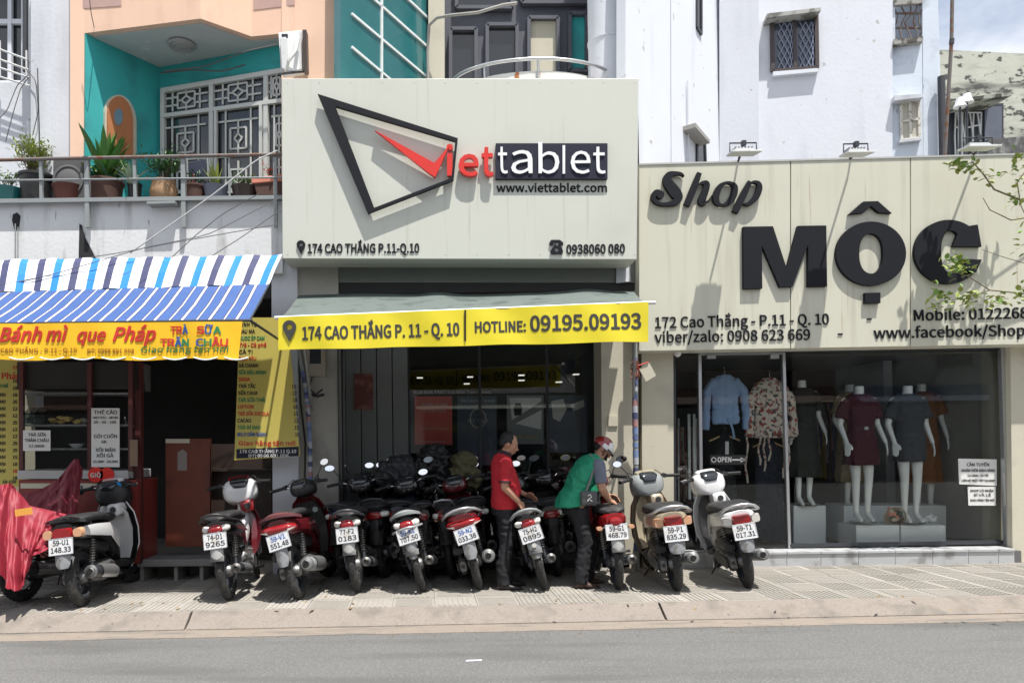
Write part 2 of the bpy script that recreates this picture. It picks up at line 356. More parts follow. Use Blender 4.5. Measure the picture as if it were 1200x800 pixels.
# kerb stones, joints where the photograph shows them
s217 = (PZ(226, 716, 0) - KA).dot(kd); s770 = (PZ(769, 704, 0) - KA).dot(kd); step = s770 - s217
gd = (GB - GA).normalized()
for k in range(-3, 4):
    s0, s1 = s217 + k * step + .012, s217 + (k + 1) * step - .012
    m = MB(); rnd = random.Random(k)
    top = []; n = 26
    rings = []
    for i in range(n + 1):
        s = s0 + (s1 - s0) * i / n; q = KA + kd * s; lo = GA + gd * (s - (GA - KA).dot(kd)); w = noise.noise((s * 1.3, k, 0)) * .008
        rings.append([Vector((q.x, q.y + .002, -.1)), Vector((q.x, q.y + .002, .003 + w * .3)), Vector((q.x, q.y - .05, -.004 + w * .5)), Vector((q.x * .5 + lo.x * .5, (q.y + lo.y) / 2 - .012 + w, -.052)), Vector((lo.x, lo.y + w, -.108)), Vector((lo.x, lo.y + w, -.16))])
    m.loft(rings); part('kerb_stone', m, KERBM, kerb, smooth=40)
# pavement with its tiles
pv = MB(); kf = line2(KA, KB, -6); kg = line2(KA, KB, 7)
pv.add([(kf.x, kf.y + .003, -.014), (kg.x, kg.y + .003, -.014), (kg.x, 14, -.014), (kf.x, 14, -.014)], [(0, 1, 2, 3)])
pave = part('pavement', pv, CONC, kind='structure')
TM = []
for i, c in enumerate([(.30, .282, .25), (.265, .25, .222), (.33, .31, .278)]):
    m = pm('paving tile %d' % i, c, .88, var=.12, vs=5, bump=.5, bs=90, c2=(.18, .17, .15), c2s=2.2, c2t=(.5, .75), c3=(.16, .15, .14), c3s=20, c3t=(.68, .72)); TM.append(m)
meshes = []
ts = .395
for v in range(4):
    rnd = random.Random(v); m = MB(); m.box((0, 0, -.02), (ts, ts, 0)); rr = .02
    # raised ribs, diagonal or straight as on the street's tiles
    nrib = 7
    for k in range(nrib):
        u0 = .03 + k * (ts - .06) / nrib; u1 = u0 + .028
        if v < 3: m.box((u0, .02, -.001), (u1, ts - .02, .0055))
        else: m.box((.02, u0, -.001), (ts - .02, u1, .0055))
    me = bpy.data.meshes.new('paving_tile'); me.from_pydata([tuple(q) for q in m.v], [], m.f); me.materials.append(TM[v % 3]); meshes.append(me)
kdn = kd; ang = math.atan2(kd.y, kd.x)
for j in range(6):
    for i in range(-9, 28):
        q = KA + kd * (i * .4) + kn * (.006 + j * .4)
        o = bpy.data.objects.new('paving_tile', random.choice(meshes)); C.objects.link(o); o.parent = pave
        o.location = (q.x, q.y, random.uniform(-.002, .002)); o.rotation_euler = (random.uniform(-.004, .004), random.uniform(-.004, .004), ang)
tag(part('paint_scrap', MB().prism([PZ(545, 775, -.12) + Vector((dx, dy, .003)) for dx, dy in ((0, 0), (.12, .01), (.13, .04), (.02, .035))], (0, 0, .002)), WHITEP), 'small pale scrap lying on the grey asphalt near the kerb', 'litter')

# ================================================================== helpers for walls seen at an angle
def vpl(A, B):                                            # vertical plane through two world points; off = metres towards the camera
    A = Vector(A); B = Vector(B); d = Vector((B.x - A.x, B.y - A.y, 0)).normalized(); n = Vector((d.y, -d.x, 0))
    if n.dot(Vector((0, -1, 0))) < 0: n = -n
    def f(px, py, off=0.0):
        r = ray(px, py); o = A + n * off - Vector((0, 0, CAMZ)); return Vector((0, 0, CAMZ)) + r * (o.dot(n) / r.dot(n))
    f.n = n; f.d = d; return f
def slab(pts, nrm, t): m = MB(); m.prism(pts, -Vector(nrm) * t); return m
def bar(m, a, b, w, n=Vector((0, -1, 0)), t=.03):
    a = Vector(a); b = Vector(b); d = (b - a).normalized(); s = d.cross(n).normalized() * (w / 2)
    m.prism([a - s, b - s, b + s, a + s], -Vector(n) * t)
def wallbox(m, x0, x1, y0, y1, z0, z1): m.box((x0, y0, z0), (x1, y1, z1))
def wall_holes(xs, zs, holes, y, t):
    """wall on plane y with rectangular holes (x0,x1,z0,z1), as a grid of boxes"""
    m = MB(); X = sorted(set([xs[0], xs[1]] + [h[0] for h in holes] + [h[1] for h in holes])); Z = sorted(set([zs[0], zs[1]] + [h[2] for h in holes] + [h[3] for h in holes]))
    nx, nz = len(X), len(Z)
    solid = lambda i, k: 0 <= i < nx - 1 and 0 <= k < nz - 1 and not any(h[0] <= (X[i] + X[i+1]) / 2 <= h[1] and h[2] <= (Z[k] + Z[k+1]) / 2 <= h[3] for h in holes)
    for i in range(nx - 1):
        for k in range(nz - 1):
            if not solid(i, k): continue
            a, b, c, d = X[i], X[i+1], Z[k], Z[k+1]
            m.quad((a, y, c), (b, y, c), (b, y, d), (a, y, d)); m.quad((a, y + t, c), (a, y + t, d), (b, y + t, d), (b, y + t, c))
            if not solid(i - 1, k): m.quad((a, y, c), (a, y, d), (a, y + t, d), (a, y + t, c))
            if not solid(i + 1, k): m.quad((b, y, c), (b, y + t, c), (b, y + t, d), (b, y, d))
            if not solid(i, k - 1): m.quad((a, y, c), (a, y + t, c), (b, y + t, c), (b, y, c))
            if not solid(i, k + 1): m.quad((a, y, d), (b, y, d), (b, y + t, d), (a, y + t, d))
    return m

# ================================================================== pale house at the far left
th = thing('plastered_house', 'pale grey plastered house wall with railed window at the far left edge', 'house', (-6.2, 9.3, 0))
m = pp([(36, -160), (84, -160), (84, 330), (36, 330)], 9.05, .6); part('wall', m, PALEP, th)
x0 = P(-150, 0, 9.5).x; x1 = P(37, 0, 9.5).x
w = [P(-60, 200, 9.5).x, P(30, 200, 9.5).x, P(0, 97, 9.5).z, P(0, -60, 9.5).z]
part('side_wall', wall_holes((x0, x1), (2, P(0, -160, 9.5).z), [w], 9.5, .3), PALEP, th)
wd = thing('window', None, None, (w[0], 9.6, w[2])); wd.parent = None
bpy.data.objects.remove(wd)
m = MB(); m.box((w[0], 9.72, w[2]), (w[1], 9.74, w[3])); pn = part('window', m, PANED, th)
m = MB()
for py in (-10, 25, 97): bar(m, P(-60, py, 9.66), P(30, py, 9.66), .06, t=.05)
for px in (11, 27): bar(m, P(px, -60, 9.655), P(px, 97, 9.655), .05, t=.05)
part('window_frame', m, WHITEP, pn)
m = MB()
for (a, b) in (((-60, 36), (32, 70)), ((-60, 48), (33, 82)), ((-60, 60), (34, 91)), ((-60, 72), (35, 101))):
    m.tube([P(*a, 9.3), P(*b, 9.3), P(b[0] + 1, b[1] + 2, 9.5)], .012, 6)
for px in (-30, 0, 31): m.tube([P(px, 48 + px * .37, 9.3), P(px, 89 + px * .4, 9.3)], .012, 6)
part('window_rail', m, METW, th)
m = MB(); m.tube([P(30, -60, 9.35), P(30, 84, 9.35)], .035, 8); m.tube([P(44, 80, 9.0), P(47, 180, 9.0)], .006, 5); part('drain_pipe', m, METD, th)
part('roof', MB().box((x0, 9.0, P(0, -160, 9.5).z), (P(84, 0, 9).x, 13, P(0, -160, 9.5).z + .15)), CONC, th)

# ================================================================== peach house with the teal loggia
ZC = PZ(100, 38, 0) and P(100, 39, 8.9).z
th = thing('peach_house', 'peach painted house with teal balcony recess above the sandwich shop', 'house', (-3.2, 9.0, 0)); PEACH = th
YF = 8.9
part('pier', pp([(82, -120), (100, -120), (97, 300), (82, 300)], YF, .5), ORANGE, th)
c0 = PZ(100, 39, ZC); c1 = PZ(187, 78, ZC); c2 = PZ(330, 52, ZC)
lw = vpl(c0, c1); bw = vpl(c1, c2)
zf = P(200, 234, 8.75).z
def vq(A, B, z0, z1): return [Vector((A.x, A.y, z0)), Vector((B.x, B.y, z0)), Vector((B.x, B.y, z1)), Vector((A.x, A.y, z1))]
part('side_wall', slab(vq(c0, c1, zf, ZC), lw.n, .15), TEAL, th)
part('back_wall', slab(vq(c1, c2 + bw.d * .2, zf, ZC), bw.n, .15), TEAL, th)
# upper storey: overhanging mass, its underside follows the stepped front
out = [PZ(82, 41, ZC), PZ(100, 39, ZC), PZ(235, 22, ZC), PZ(295, 43, ZC), PZ(345, 38, ZC)]
out = [Vector((v.x, v.y, ZC)) for v in out]; backs = [Vector((out[-1].x, 12, ZC)), Vector((out[0].x, 12, ZC))]
m = MB(); m.prism(out + backs, (0, 0, 1.3)); part('upper_storey', m, ORANGE, th)
ins = [PZ(104, 41.5, ZC), PZ(235, 25, ZC), PZ(294, 46, ZC), PZ(345, 41, ZC)]
ins = [Vector((v.x, v.y + .03, ZC - .012)) for v in ins] + [Vector((out[3].x + .5, 11.2, ZC - .012)), Vector((c1.x - .3, 11.2, ZC - .012))]
m = MB(); m.prism(ins, (0, 0, .01)); part('ceiling', m, pm('balcony ceiling', (.46, .50, .50), .9, c2=(.6, .6, .6), c2s=7, c2t=(.64, .68)), th)
o2 = [PZ(235, 22, ZC), PZ(262, 31, ZC), PZ(295, 43, ZC), PZ(330, 40, ZC)]
ya_ = PZ(160, 31, ZC).y; PB = [(84, -90), (142, -90), (142, 7), (84, 11)]
m = MB(); o_l = vpl(PZ(100, 39, ZC), PZ(235, 22, ZC)); m.prism([o_l(x, y, .006) for x, y in PB], -o_l.n * .01); part('pink_band', m, PINKP, th)
o_r = vpl(PZ(295, 43, ZC), PZ(345, 38, ZC)); m = MB(); m.prism([o_r(x, y, .006) for x, y in [(297, -90), (345, -90), (345, 6), (297, 12)]], -o_r.n * .01); part('pink_band', m, PINKP, th)  # pinkish shading of the recess put into a flat coloured band
part('pier', pp([(330, -120), (402, -120), (402, 320), (330, 320)], 8.95, .4), ORANGE, th)
cv = PZ(213, 52, ZC - .02)
m = MB(); m.lathe([(.02, 0), (.16, 0), (.17, -.02), (.15, -.04), (.13, -.03), (.11, -.05), (.08, -.04), (.05, -.055), (.0, -.055)], cv, n=28); part('ceiling_vent', m, pm('dull vent cover', (.3, .31, .3), .5), th, smooth=40)  # round vent under the balcony ceiling, gives no light
# arched niche on the teal side wall
def arch(x0, x1, yb, yt, n=14):
    xm = (x0 + x1) / 2; return [(x0, yb)] + [(xm - (x1 - x0) / 2 * math.cos(math.pi * i / n), yt + 26 - 26 * math.sin(math.pi * i / n) + (x0 + (x1 - x0) * i / n - x0) * .35) for i in range(n + 1)] + [(x1, yb + 2)]
m = MB(); m.prism([lw(x, y, .04) for x, y in arch(123, 160, 182, 105)], -lw.n * .05); part('niche_frame', m, CREAMP, th)
m = MB(); m.prism([lw(x, y, .06) for x, y in arch(126, 156, 182, 108)], -lw.n * .05); nf = part('niche_panel', m, pm('rust orange panel', (.42, .16, .06), .7, var=.2), th)
m = MB(); m.prism([lw(139 + 5 * math.cos(a), 137 + 10 * math.sin(a), .065) for a in [k * math.pi / 8 for k in range(16)]], -lw.n * .01); part('niche_emblem', m, pm('grey blue paint', (.15, .25, .32), .7), nf)
# grille doors on the teal back wall
part('door_glazing', slab([bw(189, 106, .03), bw(332, 82, .03), bw(332, 236, .03), bw(189, 238, .03)], bw.n, .02), PANED, th)
GW = pm('pale grille paint', (.50, .52, .50), .6, var=.06)
def yt(x): return 106 - (x - 189) * .168
def gp(x0, x1, f0, f1, kind):
    """grille panel between x0,x1 (photo px) and between the fractions f0,f1 of the door height"""
    m = MB(); H = 132
    def Q(u, v): x = x0 + (x1 - x0) * u; t = f0 + (f1 - f0) * v; y = yt(x) + (238 - yt(x)) * t; return bw(x, y, .05)
    def B(u0, v0, u1, v1, w=.022): bar(m, Q(u0, v0), Q(u1, v1), w, bw.n, .015)
    for u in (.18, .82): B(u, 0, u, 1)
    if kind == 't':
        for v in (.3, .7): B(0, v, .3, v); B(.7, v, 1, v)
        for a, b, c, d in ((.3, .12, .7, .12), (.3, .88, .7, .88), (.3, .12, .3, .88), (.7, .12, .7, .88), (.5, .3, .62, .5), (.62, .5, .5, .7), (.5, .7, .38, .5), (.38, .5, .5, .3), (.5, 0, .5, .3), (.5, .7, .5, 1), (.3, .5, .38, .5), (.62, .5, .7, .5)): B(a, b, c, d)
    else:
        for v in (.12, .5, .88): B(0, v, 1, v)
        for vc in (.31, .75):
            for a, b, c, d in ((.3, vc - .11, .7, vc - .11), (.3, vc + .11, .7, vc + .11), (.3, vc - .11, .3, vc + .11), (.7, vc - .11, .7, vc + .11), (.5, vc - .05, .6, vc), (.6, vc, .5, vc + .05), (.5, vc + .05, .4, vc), (.4, vc, .5, vc - .05), (.5, vc - .2, .5, vc - .05), (.5, vc + .05, .5, vc + .2)): B(a, b, c, d)
    return part('grille', m, GW, th)
for a, b in ((193, 243), (251, 306), (314, 334)): gp(a, b, .03, .2, 't')
for a, b in ((193, 241), (256, 302), (318, 336)): gp(a, b, .25, 1, 'd')
m = MB()
for x in (190, 247, 311): bar(m, bw(x, yt(x), .08), bw(x, 238, .08), .06, bw.n, .06)
for f, w in ((0, .06), (.225, .05)): bar(m, bw(188, yt(188) + (238 - yt(188)) * f, .085), bw(336, yt(336) + (238 - yt(336)) * f, .085), w, bw.n, .05)
for x in (252, 305): bar(m, bw(x, yt(x) + 34, .09), bw(x, 238, .09), .04, bw.n, .04)
part('door_frame', m, GW, th)
# balcony slab and the white wall under it
YB = 8.75
m = MB(); lo, hi = P(-160, 310, YB), P(330, 310, YB); z0 = P(0, 312, YB).z; z1 = P(200, 236, YB).z
m.prism([P(-160, 238, YB), P(331, 233, YB), P(331, 320, YB), P(-160, 324, YB)], (0, .25, 0)); part('balcony_wall', m, DIRTYW, th)
m = MB(); m.box((P(-160, 0, YB).x, YB + .02, z1 - .12), (P(402, 0, YB).x, 12, z1 - .004)); part('balcony_floor', m, CONC, th)
m = MB(); m.prism([P(-160, 236, YB - .03), P(331, 231, YB - .03), P(331, 235, YB - .03), P(-160, 240, YB - .03)], (0, .2, 0)); part('balcony_ledge', m, CONC, th)
BLK = pm('soot black stain', (.02, .02, .022), .9, var=.4, vs=30)
part('wall_stain', pp([(93, 262), (96, 264), (100, 279), (106, 290), (113, 304), (92, 306)], YB - .006, .004), BLK, th)
part('wall_stain', pp([(15, 251), (20, 249), (24, 253), (22, 268), (17, 270), (14, 258)], YB - .006, .004), BLK, th)
m = MB(); m.tube([P(18, 262, YB - .02), P(18, 312, YB - .02)], .008, 6); m.tube([P(21, 266, YB - .02), P(21, 312, YB - .02)], .006, 6); part('conduit', m, METG, th)
# ground floor pier at its right, side walls, dark room
part('ground_pier', pp([(318, 306), (348, 306), (350, 676), (320, 676)], 8.85, .5), WHITEP, th)
part('ground_pier', pp([(-30, 306), (14, 306), (14, 676), (-30, 676)], 8.85, .5), CREAMP, th)
xl, xr = P(-160, 400, 9).x, P(345, 400, 9.2).x
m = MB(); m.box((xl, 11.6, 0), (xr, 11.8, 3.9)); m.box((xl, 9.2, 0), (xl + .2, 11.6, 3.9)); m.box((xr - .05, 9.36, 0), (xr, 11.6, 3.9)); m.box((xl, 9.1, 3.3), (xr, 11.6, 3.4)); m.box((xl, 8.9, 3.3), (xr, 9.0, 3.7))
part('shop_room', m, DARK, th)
m = MB(); m.box((xl, 8.9, -.01), (xr, 11.6, .12)); part('shop_floor', m, CONC, th)
st = thing('doorstep', 'grey terrazzo doorstep over a dark recess in front of the dark doorway', 'step', (P(205, 650, 8.6).x, 8.6, 0))
a, b = P(160, 650, 8.45), P(258, 640, 8.45)
m = MB(); m.box((a.x, 8.45, .17), (b.x, 9.0, .25)); part('step_slab', m, pm('terrazzo', (.22, .22, .215), .5, var=.15, vs=60), st, bev=.008)
for px in (166, 206, 236): m = MB(); q = P(px, 655, 8.5); m.box((q.x - .02, 8.5, 0), (q.x + .02, 8.9, .17)); part('step_support', m, CONC, st)

# red-brown door board, menu boards, timber posts inside
th2 = thing('door_leaf', 'red brown door leaf standing in the dark shop doorway', 'door', (P(220, 600, 8.75).x, 8.75, .25))
part('board', pp(rect(194, 514, 246, 640), 8.75, .05), pm('red brown board', (.15, .032, .014), .5, var=.2, vs=5, c2=(.08, .02, .012)), th2)
part('board_trim', pp([(194, 514), (222, 514), (222, 519), (194, 519)], 8.73, .015), CREAMP, th2)
part('hanging_tag', pp([(208, 530), (214, 526), (219, 530), (219, 551), (208, 551)], 8.74, .008), pm('grey card', (.25, .22, .2), .7), th2)
m = MB(); m.prism([P(246, 549, 9.0), P(318, 549, 9.0), P(318, 552, 9.0), P(246, 552, 9.0)], (0, .1, 0)); m.prism([P(246, 520, 9.1), P(318, 520, 9.1), P(318, 650, 9.1), P(246, 650, 9.1)], (0, .1, 0))
tag(part('shop_counter', m, DARKBR), 'dark brown timber counter beside the doorway under the menu banner', 'counter')

# ================================================================== teal glazed bay, beige column, grey doors, round balcony
th = thing('glazed_house', 'narrow house with teal glass bay, grey doors and round balcony above the tablet shop', 'house', (.3, 9.4, 0)); GH = th
g0 = P(399, 90, 8.6); g1 = P(503, 90, 10.1); gw = vpl(g0, g1)
part('glass_bay', slab([gw(399, 118), gw(503, 150), gw(503, -160), gw(399, -160)], gw.n, .1), TEALG, th)
m = MB(); WB = pm('white mullion', (.7, .74, .74), .5)
def B2(a, b, w=.03): bar(m, gw(*a, .02), gw(*b, .02), w, gw.n, .04)
B2((448, -150), (448, 120), .035)
for a, b in (((413, 16), (503, 92)), ((413, 55), (503, 131)), ((413, 95), (503, 168)), ((413, -24), (503, 56)), ((413, -64), (503, 22)), ((413, -105), (503, -12))): B2(a, b)
part('mullion', m, WB, th)
part('column', pp([(502, -160), (521, -160), (521, 330), (502, 330)], 10.0, .4), CREAMP, th)
YD = 10.5
DOORM = pm('blue grey door frame', (.075, .08, .10), .45); part('door_wall', pp([(519, -160), (700, -160), (700, 330), (519, 330)], YD + .1, .3), DOORM, th)
for (x0, x1, y0, y1, mt, off) in ((528, 558, 33, 120, PANED, 0), (571, 606, 28, 120, PANED, 0), (620, 654, 20, 120, CREAMP, 0), (668, 688, 15, 82, TEAL, 0), (535, 600, -60, 8, PANED, 0), (612, 690, -60, 2, PANED, 0)):
    fr = MB()
    for a, b in (((x0, y0), (x1, y0)), ((x0, y1), (x1, y1)), ((x0, y0), (x0, y1)), ((x1, y0), (x1, y1))): bar(fr, P(*a, YD), P(*b, YD), .05, t=.08)
    f = part('door_panel', pp(rect(x0, y0, x1, y1), YD + .07, .02), mt, th); part('panel_frame', fr, DOORM, f)
cp = PZ(624, 80, P(624, 70, 8.95).z)
bal_z = P(624, 70, 8.95).z; ccx = .5 * (P(530, 90, 9.5).x + P(718, 90, 9.5).x); rx = .5 * (P(718, 90, 9.5).x - P(530, 90, 9.5).x)
def arcp(k, z, r=1.0, n=28): a = math.pi * k / n; return Vector((ccx - rx * r * math.cos(a), 9.55 - .62 * r * math.sin(a), z))
m = MB(); m.tube([arcp(k, bal_z) for k in range(29)], .022, 8)
for k in (3, 8, 14, 20, 25): m.tube([arcp(k, bal_z), arcp(k, bal_z - .3)], .014, 6)
part('balcony_rail', m, pm('bright rail metal', (.55, .56, .57), .3, metal=.7), th, smooth=60)
m = MB(); m.loft([[arcp(k, z, r) for k in range(29)] + [Vector((ccx + rx, 10.4, z)), Vector((ccx - rx, 10.4, z))] for z, r in ((bal_z - 1.2, .96), (bal_z - .14, .96))])
part('round_balcony', m, pm('rust streaked white', (.68, .67, .64), .8, c2=(.42, .14, .04), c2s=3, c2t=(.6, .66), c2str=(2, 2, .6)), th, smooth=40)
m = MB(); q = P(712, 60, 9.45); m.lathe([(.245, 0), (.245, 9)], (q.x, q.y, 0), n=32); m.lathe([(.255, 0), (.255, .03)], (q.x, q.y, P(712, 40, 9.2).z), n=32); part('round_column', m, WHITEP, th, smooth=40)
m = MB(); m.tube([P(502, 120, 9.9), P(501, 60, 9.9), P(503, 30, 9.85), P(512, 21, 9.8), P(530, 18, 9.7), P(560, 15, 9.6), P(590, 6, 9.6), P(606, 4, 9.6)], .02, 8); part('bent_pipe', m, pm('grey pipe', (.3, .29, .27), .6), th, smooth=60)
# tablet shop: frame, walls, glass
XG0, XG1 = P(479, 500, 9.900).x, 2.2; XL = P(394, 500, 9.0).x
m = MB(); m.box((XL - .05, 9.0, 0), (XL, 9.900, 3.6)); part('shop_side_wall', m, GREYPL, th)
for k in range(4):
    a = XL + (XG0 - XL) * k / 4; b = XL + (XG0 - XL) * (k + 1) / 4
    m = MB(); m.box((a + .006, 9.830, 0), (b - .006, 9.950, 3.6)); part('shutter_leaf', m, pm('grey shutter', (.20, .215, .21), .55, var=.08), th, bev=.006)
part('pier', pp([(348, 300), (396, 300), (398, 690), (350, 690)], 8.9, .4), pm('grey beige wall', (.40, .39, .35), .8, var=.06, c2=(.3, .29, .26)), th)
m = MB(); m.tube([P(401, 398, 9.0), P(404, 690, 9.0)], .02, 6); m.tube([P(396, 398, 8.88), P(399, 680, 8.88)], .012, 6); part('guide_rail', m, METD, th)
part('pier', pp([(704, 300), (748, 300), (748, 690), (706, 690)], 9.0, .45), CREAMP, th)
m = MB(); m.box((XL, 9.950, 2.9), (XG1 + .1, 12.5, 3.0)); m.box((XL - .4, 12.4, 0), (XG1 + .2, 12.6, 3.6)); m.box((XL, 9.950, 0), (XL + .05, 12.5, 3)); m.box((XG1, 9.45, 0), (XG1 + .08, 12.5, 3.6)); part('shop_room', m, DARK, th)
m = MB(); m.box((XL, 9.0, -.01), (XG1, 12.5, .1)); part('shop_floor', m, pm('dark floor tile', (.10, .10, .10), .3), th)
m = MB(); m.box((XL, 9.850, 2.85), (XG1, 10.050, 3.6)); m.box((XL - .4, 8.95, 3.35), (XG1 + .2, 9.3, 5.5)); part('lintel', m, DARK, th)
sh = pp([(352, 306), (744, 306), (744, 331), (352, 331)], 8.93, .35); part('shutter_box', sh, pm('grey green shutter box', (.16, .18, .165), .5, var=.1), th)
zt = 2.85; gx = [XG0, XG0 + (XG1 - XG0) * .355, XG0 + (XG1 - XG0) * .69, XG1]
for i in range(3):
    m = MB(); m.box((gx[i] + .015, 9.910, .1), (gx[i+1] - .015, 9.920, zt)); part('glass_pane', m, GLASST, th)
m = MB()
for x in gx: m.box((x - .018, 9.890, .1), (x + .018, 9.940, zt))
m.box((XG1 - .12, 9.880, .1), (XG1, 9.950, zt)); m.box((XG0, 9.890, .1), (XG1, 9.940, .16)); part('glass_frame', m, METD, th)
# posters inside the glass
def poster(name, label, px, Y, mt, lines=(), cat='poster', grp=None):
    o = part(name, pp(rect(*px), Y, .004), mt, loc=tuple(P((px[0] + px[2]) / 2, px[3], Y))); tag(o, label, cat, grp)
    for s, x0, x1, y, cap, mm in lines: ptxt(s, (x0, y), (x1, y), cap, Y - .002, mm, o, .003)
    return o
POSTR = pm('dull red poster', (.75, .12, .10), .5); POSTN = pm('dark blue poster', (.08, .11, .17), .5); POSTG = pm('grey print', (.8, .8, .8), .5)
poster('poster', 'red poster with white heading inside the shop glass, left of the emblem poster', (486, 464, 530, 521), 9.950, POSTR, (('TUYEN DUNG', 493, 524, 476, 3.5, PAPER), ('NHAN VIEN', 495, 522, 483, 3.5, PAPER), ('thu nhap cao - moi truong tot', 492, 525, 503, 2, PAPER), ('lien he tai cua hang', 494, 522, 518, 2, PAPER)))
po = poster('poster', 'dark blue poster with a round white emblem inside the shop glass', (536, 464, 582, 545), 9.950, POSTN, (('FACEBOOK SHOP', 540, 580, 471, 3.2, PAPER), ('VIET', 548, 556, 495, 4, PAPER), ('TABLET', 560, 572, 495, 4, PAPER)))
m = MB(); m.tube([P(560 + 9 * math.cos(a), 490 + 11 * math.sin(a), 9.940) for a in [k * math.pi / 12 for k in range(25)]], .008, 5); part('emblem', m, PAPER, po)
po = poster('poster', 'grey and white poster with a standing figure and diagonal stripe behind the shop glass', (594, 463, 637, 520), 9.950, pm('grey poster', (.25, .26, .27), .5))
part('print_patch', pp([(597, 466), (634, 466), (634, 470), (600, 492)], 9.944, .003), POSTG, po)
part('print_patch', pp([(604, 496), (635, 480), (634, 503)], 9.944, .003), POSTG, po)
part('print_patch', pp([(602, 478), (604, 472), (610, 472), (612, 478), (611, 486), (603, 487)], 9.940, .003), PRINTK, po)
ptxt('XIN MOI', (600, 514), (630, 514), 4, 9.944, YELLM, po)
po = poster('poster', 'dark photographic poster with a pale figure at the right end of the shop glass', (642, 463, 688, 530), 9.950, POSTN)
part('print_patch', pp([(646, 470), (660, 467), (664, 480), (656, 494), (648, 490)], 9.944, .003), POSTG, po)
part('print_patch', pp([(668, 474), (684, 468), (685, 476), (672, 482)], 9.944, .003), POSTG, po)
ptxt('MUA BAN TRAO DOI MAY TINH BANG', (484, 461), (575, 461), 3, 9.940, PAPER, GH)
nb = part('notice_board', pp([(415, 438), (437, 438), (437, 480), (415, 480)], 9.810, .012), pm('faded brown red notice', (.16, .05, .045), .6, c2=(.3, .12, .1), c2s=8)); tag(nb, 'faded brown red notice on the grey shutter wall left of the glass', 'notice')
part('notice_edge', pp([(415, 438), (421, 438), (421, 480), (415, 480)], 10.355, .004), DARKBR, nb)
LAMPE = pm('lit ceiling lamp', (.8, .8, .8), emit=(1, .97, .9, .6))
for (px, py), lb in zip(((492, 443), (551, 442), (547, 450), (611, 440), (611, 446), (675, 439), (655, 448)), ('leftmost small lit lamp, above the red poster inside the tablet shop', 'upper lit lamp above the round emblem poster in the tablet shop', 'lower lit lamp above the round emblem poster in the tablet shop', 'upper of two lit lamps above the diagonal poster in the tablet shop', 'lower of two lit lamps above the diagonal poster in the tablet shop', 'rightmost lit lamp high inside the tablet shop glass', 'low lit lamp left of the rightmost one in the tablet shop')):
    q = P(px, py, 11.4); m = MB(); m.box((q.x - .045, q.y - .05, q.z), (q.x + .045, q.y + .05, q.z + .012)); o = part('ceiling_lamp', m, LAMPE, loc=tuple(q)); tag(o, lb, 'lamp', 'lamps inside the tablet shop')
# electric meter and wiring on the left pier
th = thing('electric_meter', 'beige electric meter box on the pier left of the tablet shop', 'meter box', tuple(P(369, 441, 8.85)))
part('box', pp(rect(359, 401, 381, 441), 8.8, .1), pm('meter box', (.30, .27, .22), .6), th, bev=.01); part('window', pp(rect(363, 406, 376, 426), 8.795, .01), PANED, th)
m = MB(); m.tube([P(366, 441, 8.8), P(362, 455, 8.8), P(370, 462, 8.75), P(378, 456, 8.75)], .012, 6); m.tube([P(364, 462, 8.8), P(372, 464, 8.75), P(380, 462, 8.75)], .018, 6); m.tube([P(350, 400, 8.8), P(352, 470, 8.75), P(358, 520, 8.75), P(356, 600, 8.8)], .014, 6); part('cable', m, BLKPL, th)
def sticker_pipe(label, path, Y, r=.03):
    th = thing('sticker_covered_pipe', label, 'pipe', tuple(P(path[-1][0], path[-1][1], Y)))
    pts = [P(x, y, Y) for x, y in path]; part('pipe', MB().tube(pts, r, 10), METG, th, smooth=60)
    rnd = random.Random(len(path)); mats = [pm('faded blue sticker', (.10, .14, .30), .6), pm('faded pale sticker', (.38, .40, .45), .6), pm('faded navy sticker', (.05, .06, .14), .6), pm('faded blue sticker 2', (.16, .22, .38), .6), pm('faded pink sticker', (.35, .18, .18), .6)]
    for k in range(24):
        t = .12 + .7 * k / 24; i = int(t * (len(pts) - 1)); fq = t * (len(pts) - 1) - i; a = pts[i].lerp(pts[i+1], fq); d = (pts[i+1] - pts[i]).normalized()
        part('sticker', MB().tube([a, a + d * rnd.uniform(.03, .1)], r + .003 + k * .0001, 10), rnd.choice(mats), th, smooth=60)
sticker_pipe('pipe covered in blue and white stickers between the tablet shop and the dress shop', [(744, 402), (744, 430), (744, 480), (745, 540), (746, 640), (747, 672)], 8.78)
sticker_pipe('pipe covered in stickers left of the tablet shop under the yellow banner', [(349, 404), (358, 455), (361, 480), (363, 520), (364, 560), (364, 676)], 8.7, .022)
th = thing('tangled_wires', 'tangle of wires with a small hanging tag at the top of the sticker covered pipe', 'wires', tuple(P(744, 450, 8.7)))
rnd = random.Random(5); m = MB()
for k in range(9): m.tube([P(744 + rnd.uniform(-5, 5), 424 + rnd.uniform(-4, 20), 8.68 + rnd.uniform(-.04, .04)) for _ in range(6)], .006, 5)
part('wire', m, pm('dull red wire', (.22, .08, .05), .6), th); m = MB(); m.prism([P(749, 432, 8.66), P(761, 425, 8.66), P(769, 440, 8.66), P(757, 447, 8.66)], (0, .012, 0)); part('tag', m, CREAMP, th)
m = MB(); m.tube([P(749, 433, 8.65), P(748, 428, 8.65), P(760, 424, 8.65)], .006, 5); part('tag_string', m, REDL, th)
tag(part('wall_socket', pp(rect(713, 487, 724, 499), 8.98, .02), CREAMP), 'small cream socket plate on the pier right of the tablet shop', 'socket')

